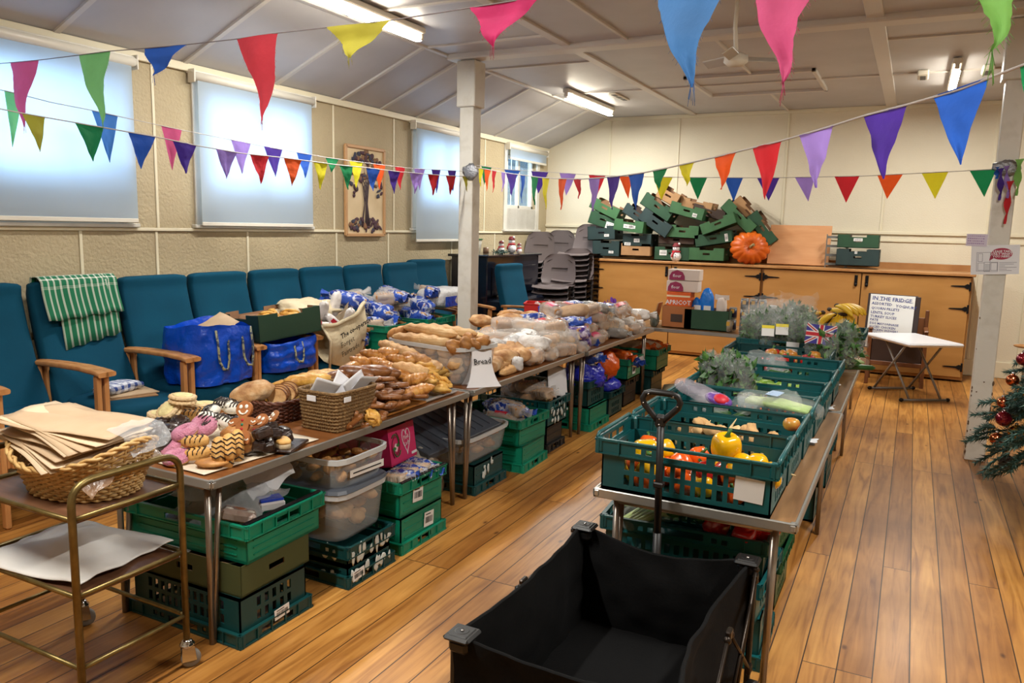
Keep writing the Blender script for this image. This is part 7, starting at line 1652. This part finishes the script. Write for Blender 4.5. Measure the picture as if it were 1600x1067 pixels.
f = MB(); f.ell((0, 0, .16), (.05, .05, .15), nu=18, nv=14, sq=3.5, nz=.08); f.grid(crumple(lambda u, v: ((u-.5)*.14, .0, .29+.05*v), .012, 12, 1), 8, 4); single('flour_bag', f, mat('paper_flour_pack'), 'cream paper bag with a crimped top at the right in the green box', 'pack', (x2+.13, TY_-.02, tz+.01))
M_can = mat('silver_tin', (150, 146, 140), .3, .8); M_cnl = mat('dark_navy_can_label', (24, 26, 52), .45); M_cy = mat('mustard_print', (206, 160, 60), .5)
def can(loc, label, lm=M_cnl, s=1):
    t = thing('tin_can', label, 'tin', loc, group='tins on the crosswise table'); t.scale = (s,)*3; f = MB(); f.lathe([(.036, 0), (.037, .003), (.037, .107), (.036, .11), (.033, .108), (0, .107)], n=22); f.build('tin', M_can, t)
    f = MB(); f.lathe([(.0375, .012), (.0375, .098)], n=22); f.build('label_wrap', lm, t); f = MB(); f.grid(lambda u, v: (.0382*cos(-pi/2+(u-.5)*.9), .0382*sin(-pi/2+(u-.5)*.9), .055+.038*v), 5, 2); f.build('label_panel', M_cy, t)
x3 = onT(1139); can((x3, TY_-.14, tz), 'single silver tin with a pale label at the front right of the green box', mat('pale_tin_label', (170, 158, 140), .5), 1.1)
can((x3+.01, TY_-.0, tz), 'tin under the navy tub next to the green box'); can((x3+.01, TY_-.0, tz+.12), 'dark tin second up beside the green box')
n = 0
for r in range(3):
    for q in range(3): n += 1; can((onT(1161)+.085*q, TY_-.10+.085*(r % 1), tz+.112*r), 'black and yellow labelled tin, %s row, %s column of the stack' % (['bottom', 'middle', 'top'][r], ['left', 'middle', 'right'][q]))
t = thing('black_pouch', 'folded black pouch lying in front of the stack of tins', 'pouch', (onT(1172), TY_-.22, tz+.02), 30); f = MB(); f.ell((0, 0, .03), (.08, .05, .04), nz=.3); f.build('pouch', mat('black_foil', (36, 36, 42), .3), t)
f = MB(); f.box((0, 0, .12), (.012, .16, .24), M=rot(y=14)); single('leaning_card', f, M_ctan, 'brown card leaning left of the apricot box', 'card', (x_-.24, TY_-.05, tz)); 
f = MB(); f.ell((0, 0, .07), (.05, .05, .08), nz=.2, seed=2); single('glass_pot', f, mat('murky_jar', (110, 124, 118), .2, alpha=.7), 'murky green jar at the left end of the crosswise table', 'jar', (x_-.23, TY_-.17, tz))
# ================================================================ VEGETABLES AND FRUIT
V_leaf = mat('green_leaf', (62, 112, 44), .5, var=[(38, 84, 30), (104, 146, 74)], scale=22, rnd=.1); V_leafp = mat('pale_leaf', (150, 178, 96), .5, var=[(110, 150, 66)], scale=18); V_wrap = mat('salad_bag_film', (232, 236, 236), .08, alpha=.13, spec=1, bump=1.6, bscale=26)
def foliage(f, n, r, rz_, seed, m=0, s=.03):
    rnd = random.Random(seed)
    for k in range(n):
        d = V((rnd.gauss(0, 1), rnd.gauss(0, 1), rnd.gauss(0, 1))).normalized()*rnd.random()**.4; p = V((d.x*r[0], d.y*r[1], d.z*r[2]+rz_)); M_ = tr(*p) @ rot(rnd.uniform(0, 360), rnd.uniform(0, 360), rnd.uniform(0, 360)); L = s*rnd.uniform(.6, 1.3)
        f.add([(0, 0, 0), (L*.4, -L*.28, .1*L), (L, 0, .25*L), (L*.4, L*.28, .1*L)], [(0, 1, 2), (0, 2, 3)], m, True, M_)
def veg(name): 
    def d(fn): _proto[name] = (fn, 2, []); return fn
    return d
@veg('salad_bag')
def _(i):
    t = thing('salad_bag', 'x', 'salad'); f = MB(); foliage(f, 420, (.1, .07, .085), .09, i+1, s=.04); o = f.build('salad_leaves', V_leaf, t); o['kind'] = 'stuff'
    f = MB(); f.ell((0, 0, .095), (.11, .075, .1), nu=30, nv=18, sq=2.6, fn=lambda v: v*(1+.14*noise.noise(v*17+V((i, 0, 0))))); f.grid(crumple(lambda u, v: ((u-.5)*(.2+.06*v), 0, .16+.09*v), .016, 20, i), 14, 6); f.build('film_bag', V_wrap, t)
    return t
@veg('pak_bag')
def _(i):
    t = thing('herb_bag', 'x', 'salad'); f = MB(); foliage(f, 320, (.075, .05, .12), .12, i+7, s=.05); f.tube([(0, 0, 0), (.01, 0, .12)], [.03, .012], n=8, m=1); o = f.build('green_leaves', [V_leaf, V_leafp], t); o['kind'] = 'stuff'
    f = MB(); f.ell((0, 0, .12), (.08, .05, .13), nu=26, nv=18, sq=2.6, fn=lambda v: v*(1+.12*noise.noise(v*17+V((i, 0, 0))))); f.build('film_bag', V_wrap, t); return t
def pepper(name, c):
    m_ = mat(name+'_skin', c, .22, coat=.5, var=[tuple(int(v*.85) for v in c)], scale=5)
    @veg(name)
    def _(i):
        t = thing(name, 'x', 'pepper'); f = MB()
        f.ell((0, 0, .045), (.045, .045, .052), nu=40, nv=20, sq=2.6, fn=lambda v: V((v.x*(1+.10*cos(4*math.atan2(v.y, v.x)+i)), v.y*(1+.10*cos(4*math.atan2(v.y, v.x)+i)), v.z*(1-.3*math.exp(-(v.x**2+v.y**2)/.0006)))) if True else v); f.build('pepper_flesh', m_, t)
        f = MB(); f.tube([(0, 0, .075), (.003, 0, .095), (.008, .004, .11)], [.014, .006, .007], n=8); f.build('stalk', V_leaf, t); return t
pepper('yellow_pepper', (244, 184, 10)); pepper('orange_pepper', (238, 96, 20)); pepper('red_pepper', (200, 30, 28))
@veg('celery_pack')
def _(i):
    t = thing('celery_pack', 'x', 'celery'); f = MB()
    for k in range(9): y = -.04+.01*k; f.tube([(-.13, y*.8, .025), (0, y, .03+.008*(k % 2)), (.13, y*1.1, .028)], [.011, .012, .009], n=8)
    f.build('celery_stalks', mat('celery_green', (150, 186, 92), .4, var=[(190, 206, 140)], scale=9), t); f = MB(); foliage(f, 60, (.04, .05, .02), .03, 3, s=.03); f.M = tr(.16, 0, 0)
    f = MB(); f.ell((0, 0, .03), (.17, .065, .038), nu=30, nv=14, sq=3.4, fn=lambda v: v*(1+.07*noise.noise(v*20))); f.build('film_bag', V_wrap, t)
    f = MB(); f.grid(lambda u, v: (-.05+.05*u, (v-.5)*.1, .071), 2, 3); f.build('blue_label', mat('pale_blue_label', (150, 180, 214), .5), t); return t
@veg('cucumber')
def _(i):
    f = MB(); f.tube([(-.14, 0, .02), (-.12, 0, .02), (0, .004, .022), (.12, 0, .02), (.14, 0, .02)], [.006, .02, .021, .019, .006], n=12); return one('cucumber', f, mat('cucumber_skin', (34, 78, 34), .35, var=[(60, 104, 48)], scale=14))
@veg('courgette_pale')
def _(i):
    f = MB(); f.tube([(-.1, 0, .02), (-.08, 0, .02), (0, .004, .022), (.08, 0, .02), (.1, 0, .02)], [.008, .022, .024, .02, .008], n=12); return one('green_vegetable', f, mat('pale_green_veg', (146, 178, 74), .4, var=[(110, 150, 50)], scale=10))
@veg('carrot')
def _(i):
    f = MB(); f.tube([(-.08, 0, .015), (-.07, 0, .015), (.0, 0, .014), (.08, 0, .012), (.1, 0, .011)], [.008, .017, .015, .008, .002], n=10); return one('carrot', f, mat('carrot_orange', (236, 112, 28), .45, var=[(214, 92, 20)], scale=20))
@veg('parsnip')
def _(i):
    f = MB(); f.tube([(-.09, 0, .02), (-.08, 0, .02), (.0, 0, .017), (.1, .01, .012), (.15, .012, .011)], [.01, .024, .018, .007, .002], n=10); return one('parsnip', f, mat('parsnip_cream', (222, 198, 150), .6, var=[(196, 166, 112)], scale=20))
@veg('ginger_root')
def _(i):
    f = MB(); f.ell((0, 0, .02), (.06, .026, .022), nz=.3, ns=3, seed=i); f.ell((.04, .03, .02), (.03, .02, .018), nz=.3, seed=3); f.ell((-.03, -.025, .02), (.026, .02, .017), nz=.3, seed=5); return one('ginger_root', f, mat('ginger_skin', (204, 166, 112), .7, var=[(176, 134, 84)], scale=26))
@veg('white_net')
def _(i):
    f = MB(); f.ell((0, 0, .04), (.08, .05, .04), nz=.25, ns=4, seed=i, fn=lambda v: v*(1+.1*noise.noise(v*25))); return one('vegetable_pack', f, V_wrap)
@veg('apple')
def _(i):
    f = MB(); f.ell((0, 0, .03), (.035, .035, .032), nu=18, nv=12, fn=lambda v: V((v.x, v.y, v.z*(1-.3*math.exp(-(v.x**2+v.y**2)/.0003))))); return one('apple', f, mat('red_green_apple', (196, 50, 40), .3, var=[(170, 160, 60)], scale=9))
# (px,py,z) placed inside the crates on the right
cz = TZ+.02
def fillc(k_, cx, cy, n, lx, ly, z0, label, cat, grp, s=1, dz=.035, name=None, tilt=.5):
    for k in range(n): put(k_, (cx+rp(-lx, lx), cy+rp(-ly, ly), z0+dz*(k*3//n)), label, cat, grp, (rp(-tilt, tilt), rp(-tilt, tilt), rp(0, 6.3)), s*rp(.92, 1.08), name=name)
# peppers of the front crate
g_ = [('yellow_pepper', -.90, 2.80), ('yellow_pepper', -.80, 2.79), ('orange_pepper', -.70, 2.78), ('yellow_pepper', -.59, 2.79), ('orange_pepper', -.50, 2.79), ('red_pepper', -.45, 2.80)]
for lay in range(2):
    for k, (kk, x, y) in enumerate(g_):
        kk = ['yellow_pepper', 'orange_pepper', 'orange_pepper', 'yellow_pepper', 'orange_pepper', 'red_pepper', 'orange_pepper', 'yellow_pepper'][(k+lay*2) % 8]
        for row in range(3): put(kk, (x+rp(-.012, .012), y+.105*row-.015, cz+.05*lay), '%s in the crate nearest the wagon, %s layer' % (kk.replace('_', ' '), ['lower', 'upper'][lay]), 'pepper', '%ss in the nearest crate, %s layer' % (kk.replace('_', ' '), ['lower', 'upper'][lay]), (rp(-1, 1), rp(-1, 1), rp(0, 6)), .88)
for x, y, z, R_, kk, lab in [(1134, 697, .90, (10, 4, 0), 'yellow_pepper', 'upright yellow pepper with a green stalk, tallest in the nearest crate'), (1008, 684, .88, (80, 20, 20), 'yellow_pepper', 'yellow pepper at the left end of the nearest crate'), (1152, 712, .87, (50, 60, 0), 'yellow_pepper', 'yellow pepper lying behind the reddish one in the nearest crate'), (1168, 716, .87, (70, -20, 60), 'yellow_pepper', 'yellow orange pepper at the right in the nearest crate'), (1201, 720, .86, (80, 30, 0), 'yellow_pepper', 'small yellow pepper in the right corner of the nearest crate')]:
    p = at(x, y, z=z); put(kk, (p.x, p.y, p.z-.05), lab, 'pepper', None, tuple(radians(a) for a in R_), 1.12)
p = at(1168, 712, z=.88); put('red_pepper', (p.x, p.y-.01, p.z-.06), 'dusky pinkish red pepper at the right in the nearest crate', 'pepper', None, (radians(90), 0, radians(80)), 1.1)
fillc('parsnip', -.70, 3.29, 9, .22, .1, cz, 'cream parsnip in the second crate from the wagon', 'parsnip', 'parsnips in the second crate', 1.1)
fillc('ginger_root', -.62, 3.24, 10, .16, .08, cz+.05, 'knobbly pale ginger root in the second crate from the wagon', 'ginger', 'ginger roots in the second crate', 1.1)
for x, y, lab in ((1097, 661, 'upright parsnip tip leaning on the back of the second crate'), (1138, 658, 'slanting parsnip tip poking out of the second crate')): p = at(x, y, z=.86); put('parsnip', p-V((0, 0, .07)), lab, 'parsnip', None, (0, radians(-60), radians(30)), .6)
p = at(1236, 674, z=.87); put('apple', p, 'round tan fruit in the right corner of the second crate', 'fruit', None, s=1)
fillc('cucumber', -.70, 3.70, 9, .16, .1, cz, 'dark green cucumber in the third crate from the wagon', 'cucumber', 'cucumbers in the third crate', 1.0, tilt=.15)
fillc('white_net', -.66, 3.70, 6, .2, .1, cz+.08, 'clear pack of vegetables in the third crate', 'pack', 'clear packs in the third crate', 1.1, name='vegetable_pack')
p = at(1218, 633, z=.885); put('celery_pack', (p.x-.0, p.y, p.z-.03), 'wrapped pale green celery pack lying at the right in the third crate', 'celery', None, (0, radians(3), radians(-8)), 1.15)
p = at(1097, 615, z=.92); t = thing('printed_salad_bag', 'clear bag printed purple and red lying across the rim of the third crate', 'bag', p, R=(0, radians(12), radians(-28)))
f = MB(); f.ell((0, 0, 0), (.16, .06, .03), nu=34, nv=14, sq=3, fn=lambda v: v*(1+.1*noise.noise(v*22))); f.build('film_bag', mat('printed_film', (196, 186, 200), .1, alpha=.3, bump=1.6, bscale=26), t)
f = MB(); f.ell((.1, 0, .012), (.07, .055, .028), nu=16, nv=8); f.ell((.12, -.01, .02), (.04, .04, .026), m=1, nu=16, nv=8); f.build('purple_red_print', [W_purple, W_red], t)
fillc('carrot', -.68, 4.13, 34, .2, .12, cz, 'orange carrot in the fourth crate from the wagon', 'carrot', 'carrots in the fourth crate', 1.05, dz=.03, tilt=.2)
fillc('courgette_pale', -.68, 4.545, 26, .2, .12, cz, 'pale green vegetable in the fifth crate from the wagon', 'vegetable', 'green vegetables in the fifth crate', 1.05, dz=.035, tilt=.2, name='green_vegetable')
for k, (x, y) in enumerate(((1108, 592), (1127, 596), (1150, 598), (1140, 588), (1163, 602))): p = at(x, y, z=.88); put('pak_bag', (p.x, p.y, p.z-.12), 'bagged leafy greens standing at the left end of the fourth crate, %s from the left' % ORD[(0, 1, 3, 2, 4)[k]], 'greens', 'bagged greens in the fourth crate', (rp(-.25, .25), rp(-.25, .25), rp(0, 6)), 1.1, name='bagged_greens')
fillc('cucumber', -.68, 4.965, 10, .16, .1, cz, 'cucumber in the sixth crate from the wagon', 'cucumber', 'cucumbers in the sixth crate', 1, tilt=.2); fillc('white_net', -.80, 4.965, 7, .12, .1, cz+.06, 'clear vegetable pack in the sixth crate', 'pack', 'clear packs in the sixth crate', 1.15, name='vegetable_pack')
fillc('red_pepper', -.70, 5.42, 10, .2, .1, cz, 'red pepper in the crate in front of the salad crate', 'pepper', 'red peppers in the seventh crate', 1.1); fillc('apple', -.7, 5.42, 14, .2, .1, cz+.05, 'red apple in the crate in front of the salad crate', 'apple', 'apples in the seventh crate', 1.1)
SBP = [(1180, 515), (1200, 512), (1222, 510), (1190, 500), (1212, 498), (1232, 502), (1246, 508), (1175, 503), (1240, 494), (1255, 500), (1205, 505), (1228, 517), (1190, 517), (1250, 516)]
rk = sorted(range(len(SBP)), key=lambda q: SBP[q])
for k, (x, y) in enumerate(SBP): p = at(x, y, y=5.82+.3*((517-y)/24)); put('salad_bag', (p.x, p.y, max(TZ+.12, p.z-.1)), 'clear bag of salad leaves heaped in the salad crate, %s from the left' % ORD[rk.index(k)], 'salad bag', 'salad bags in the salad crate', (rp(-.4, .4), rp(-.4, .4), rp(0, 6)), rp(1.0, 1.2))
for k, (x, y) in enumerate(((1200, 516), (1222, 514))): 
    p = at(x, y, y=5.70); t = thing('price_card', 'white and bright yellow label on the salad bags, %s' % ('left one' if k == 0 else 'right one'), 'label', p, R=(radians(70), 0, radians(10))); f = MB(); f.box((0, -.012, 0), (.085, .06, .003)); f.build('white_card', M_label, t); f = MB(); f.box((0, .025, .001), (.085, .022, .004)); f.build('yellow_strip', W_yell, t)
# union flag bag
p = at(1288, 524, y=5.62); t = thing('flag_printed_bag', 'clear bag printed with a red, white and blue cross flag, right of the salad crate', 'bag', (p.x-.03, p.y, p.z-.03), R=(radians(8), radians(4), radians(12)))
t.scale = (.68, .7, .95)
f = MB(); foliage(f, 160, (.07, .03, .07), -.1, 31, s=.035); o = f.build('salad_leaves', V_leaf, t); o['kind'] = 'stuff'
def fb(u, v): w = .10+.07*v; return ((u-.5)*2*w, -.035*sin(pi*u)*(.5+.5*v)+.006*sin(u*17+v*9), -.17+.29*v+.01*sin(u*9))
f = MB(); f.grid(fb, 20, 20); f.grid(lambda u, v: V(fb(1-u, v))*1+V((0, .05+.03*sin(pi*u), 0)), 20, 12); f.build('film_bag', V_wrap, t)
f = MB(); f.M = tr(0, -.046, .045) @ rot(x=86)
f.box((0, 0, 0), (.28, .14, .001)); 
for a in (26.5, -26.5): f.box((0, 0, .001), (.31, .024, .001), m=1, M=rot(z=a)); f.box((0, 0, .0016), (.31, .009, .001), m=2, M=rot(z=a))
f.box((0, 0, .0022), (.28, .042, .001), m=1); f.box((0, 0, .0022), (.05, .14, .001), m=1); f.box((0, 0, .003), (.28, .025, .001), m=2); f.box((0, 0, .003), (.03, .14, .001), m=2); f.build('flag_print', [mat('flag_blue', (70, 66, 150), .4), M_label, mat('flag_red', (196, 56, 66), .4)], t)
for k, (x, y, yy_, w_) in enumerate(((1312, 540, 5.75, 'beside the flag printed bag'), (1300, 552, 5.62, 'below the flag printed bag'), (1318, 545, 5.95, 'behind the flag printed bag'))): p = at(x, y, y=yy_); put('pak_bag', (p.x, p.y, max(TZ, p.z-.13)), 'large bag of dark green herbs '+w_, 'greens', None, (rp(-.2, .2), rp(-.2, .2), rp(0, 6)), 1.25, name='herb_bag')
for k, (x, y, kk, lab) in enumerate(((1318, 570, 'celery_pack', 'wrapped spring onions on the table right of the crates'), (1330, 560, 'salad_bag', 'flat clear salad bag with carrot shreds near the table edge'), (1335, 578, 'cucumber', 'green plastic wrapped vegetable at the table edge right of the crates'))): p = at(x, y, z=TZ+.02); put(kk, p, lab, 'vegetable', None, (0, 0, radians(20)), (1, 1, .5) if kk == 'salad_bag' else 1)
for k, (x, y) in enumerate(((1322, 573), (1334, 567), (1330, 556), (1340, 560))): put('apple', at(x, y, z=TZ+.01), 'radish red vegetable on the table right of the crates, %s from the front' % ORD[k], 'radish', 'radishes on the right table', s=.7, name='radish')
p = at(1350, 545, y=6.2); t = thing('mushroom_tray', 'clear tray of pale mushrooms and radishes at the right table edge', 'food tray', (-.42, 6.25, tz), 0); f = MB(); f.box((0, 0, .03), (.14, .2, .06), ch=.01); f.build('film_tray', V_wrap, t)
for k in range(8): f = MB(); f.ell((-.04+.04*(k % 3), -.07+.06*(k//3), .045), (.02, .02, .016), nu=12, nv=8); f.build('mushroom', F_cream, t)
f = MB(); f.box((0, 0, .1), (.004, .15, .2), M=rot(z=0)); single('blue_card', f, mat('navy_card', (34, 44, 100), .6), 'plain navy blue card standing at the right table edge', 'card', (-.40, 6.62, tz), R=(0, radians(6), radians(70)))
# bananas
M_ban = mat('banana_skin', (232, 190, 44), .5, var=[(214, 168, 30), (176, 150, 50)], scale=11, contrast=(.2, .6))
def bunch(loc, R_, n, label, s=1):
    t = thing('banana_bunch', label, 'bananas', loc, R=tuple(radians(a) for a in R_)); t.scale = (s,)*3
    for k in range(n):
        f = MB(); a0 = (k-(n-1)/2)*.26; pts = []; L = 12
        for q in range(L+1): u = q/L; ang = u*1.25; pts.append((.17*sin(ang)*cos(a0), .17*sin(ang)*sin(a0)+.012*(k-(n-1)/2), .11*(1-cos(ang))*-1+.0))
        f.tube(pts, [.006, .008, .013, .018, .0195, .02, .02, .02, .0195, .018, .014, .008, .004], n=9); f.build('banana', M_ban, t)
    f = MB(); f.ell((0, 0, .003), (.014, .012+.008*n/2, .014)); f.build('crown', M_bark, t)
for x, y, yy_, R_, n, lab in ((1322, 486, 6.95, (0, -10, -20), 5, 'topmost bunch of bananas arching to the right'), (1300, 497, 6.85, (10, 5, 170), 4, 'bunch of bananas curling to the left'), (1318, 500, 6.78, (20, 20, 200), 5, 'bunch of bananas in front, curving left and down'), (1330, 500, 6.9, (-10, 50, -60), 6, 'bunch of bananas fanning downwards at the right'), (1340, 505, 7.0, (0, 60, -20), 4, 'short ripe bunch of bananas at the far right'), (1310, 492, 7.05, (0, 0, 20), 5, 'middle bunch of bananas behind the others')): bunch(at(x-14, y-8, y=yy_-.1), R_, n, lab, 1.25)
for k in range(10): put('apple', (-.62+rp(-.24, .2), 7.0+rp(-.12, .12), cz+.03+.05*(k//4)), 'red apple in the crate under the bananas', 'apple', 'apples under the bananas', s=1.1)
p = at(1264, 500, y=6.9)
t = cbox('shallow tan tray of oranges and yellow peppers behind the salad bags', .4, .3, .09, M_ctan, M_cint, (-1.0+.0, 6.95, TZ+.0), 0, notch=False, slot=False)
for k in range(9): put('orange_pepper' if k % 3 == 0 else 'yellow_pepper', (-1.0+.28+.085*(k % 3)-.3, 6.88+.09*(k//3), TZ+.08), 'yellow or orange fruit in the shallow tan tray behind the salad bags', 'fruit', 'fruit in the shallow tan tray', s=.8, name='round_fruit')
M_grape = mat('black_grape', (30, 30, 48), .3); 
t = thing('grape_bunch', 'bunch of dark grapes between the fruit tray and the bananas', 'grapes', at(1290, 502, y=6.8))
f = MB()
for k in range(50): f.ell((rp(-.09, .09), rp(-.05, .05), rp(-.04, .03)), (.016,)*3, nu=9, nv=6)
o = f.build('grapes', M_grape, t); o['kind'] = 'stuff'
# water bottle
p = at(1206, 505, y=6.45); t = thing('water_bottle', 'large clear plastic water bottle with a blue and white label behind the salad bags', 'bottle', (p.x, p.y, TZ)); 
f = MB(); f.lathe([(0, 0), (.065, .004), (.07, .03), (.07, .2), (.068, .22), (.055, .26), (.025, .285), (.022, .3)], n=26); f.build('clear_bottle', mat('clear_bottle_plastic', (200, 210, 216), .06, alpha=.4, spec=1), t)
f = MB(); f.lathe([(.0712, .1), (.0712, .19)], n=26); f.build('label', mat('bottle_label', (190, 196, 214), .4, var=[(60, 70, 130)], scale=12), t); f = MB(); f.lathe([(.024, .295), (.024, .322), (0, .324)], n=16); f.build('cap', M_label, t); t.scale = (1.2,)*3
t.location.z = TZ+.02
# contents of the crates under the right table
fillc('celery_pack', -.88, 3.11, 4, .06, .08, .47, 'wrapped celery at the left of the stack under the nearest right table', 'celery', 'celery under the right table', 1.1, dz=.03, tilt=.2)
fillc('red_pepper', -.53, 3.04, 9, .1, .06, .47, 'red pepper in the top crate under the nearest right table', 'pepper', 'red peppers under the right table', 1, dz=.02)
fillc('cucumber', -.76, 3.05, 4, .08, .06, .5, 'cucumber in the top crate under the nearest right table', 'cucumber', 'cucumbers under the right table', 1, dz=.03, tilt=.2)
fillc('salad_bag', -.86, 3.68, 5, .1, .1, .5, 'clear salad bag in the rear stack under the right table', 'salad bag', 'salad bags under the right table', 1, dz=.02)
# paper scraps along the right table edge
for k, (x, y) in enumerate(((1296, 638), (1268, 690), (1308, 602))):
    f = MB(); f.grid(crumple(lambda u, v: ((u-.5)*.05, (v-.5)*.07, .01*u), .012, 20, k), 6, 6); single('paper_scrap', f, M_paper, 'small torn white label scrap on the right table, %s from the wagon' % ORD[(1, 0, 2)[k]], 'scrap', at(x, y, z=TZ+.012))
# things on the piano
t = thing('clear_lidded_tub', 'clear tub with a green lid on the left end of the piano', 'tub', (-4.75, 8.2, 1.342)); f = MB(); f.lathe([(0, 0), (.08, .003), (.1, .17)], n=20, sq=4); f.build('tub_body', M_clear, t); f = MB(); f.lathe([(.105, .168), (.108, .185), (0, .187)], n=20, sq=4); f.build('green_lid', mat('green_lid', (40, 100, 50), .4), t)
t = thing('candle_jar', 'small brown jar beside the green-lidded tub on the piano', 'jar', (-4.62, 8.3, 1.342)); f = MB(); f.lathe([(0, 0), (.035, .002), (.035, .08), (0, .082)], n=16); f.build('jar', mat('brown_jar', (120, 92, 70), .3), t)
t = thing('fir_sprig', 'dark green fir sprig lying on the piano left of the snowmen', 'decoration', (-4.5, 8.45, 1.35)); f = MB(); foliage(f, 120, (.1, .12, .02), .02, 3, s=.03); o = f.build('needles', M_ndl, t); o['kind'] = 'stuff'
f = MB(); f.ell((0, 0, .03), (.12, .17, .045), nz=.3, ns=3, nu=30, nv=14); single('folded_cream_cloth', f, M_cot, 'crumpled cream cloth on the closed piano lid', 'cloth', (-4.32, 8.35, .82))
S_ = bpy.context.scene
S_.view_settings.view_transform = 'Standard'; S_.view_settings.look = 'None'; S_.view_settings.exposure = .2
S_.cycles.use_denoising = True; S_.cycles.max_bounces = 8; S_.cycles.diffuse_bounces = 4; S_.cycles.glossy_bounces = 3; S_.cycles.transparent_max_bounces = 12; S_.cycles.transmission_bounces = 4
S_.cycles.caustics_reflective = False; S_.cycles.caustics_refractive = False; S_.cycles.sample_clamp_indirect = 6
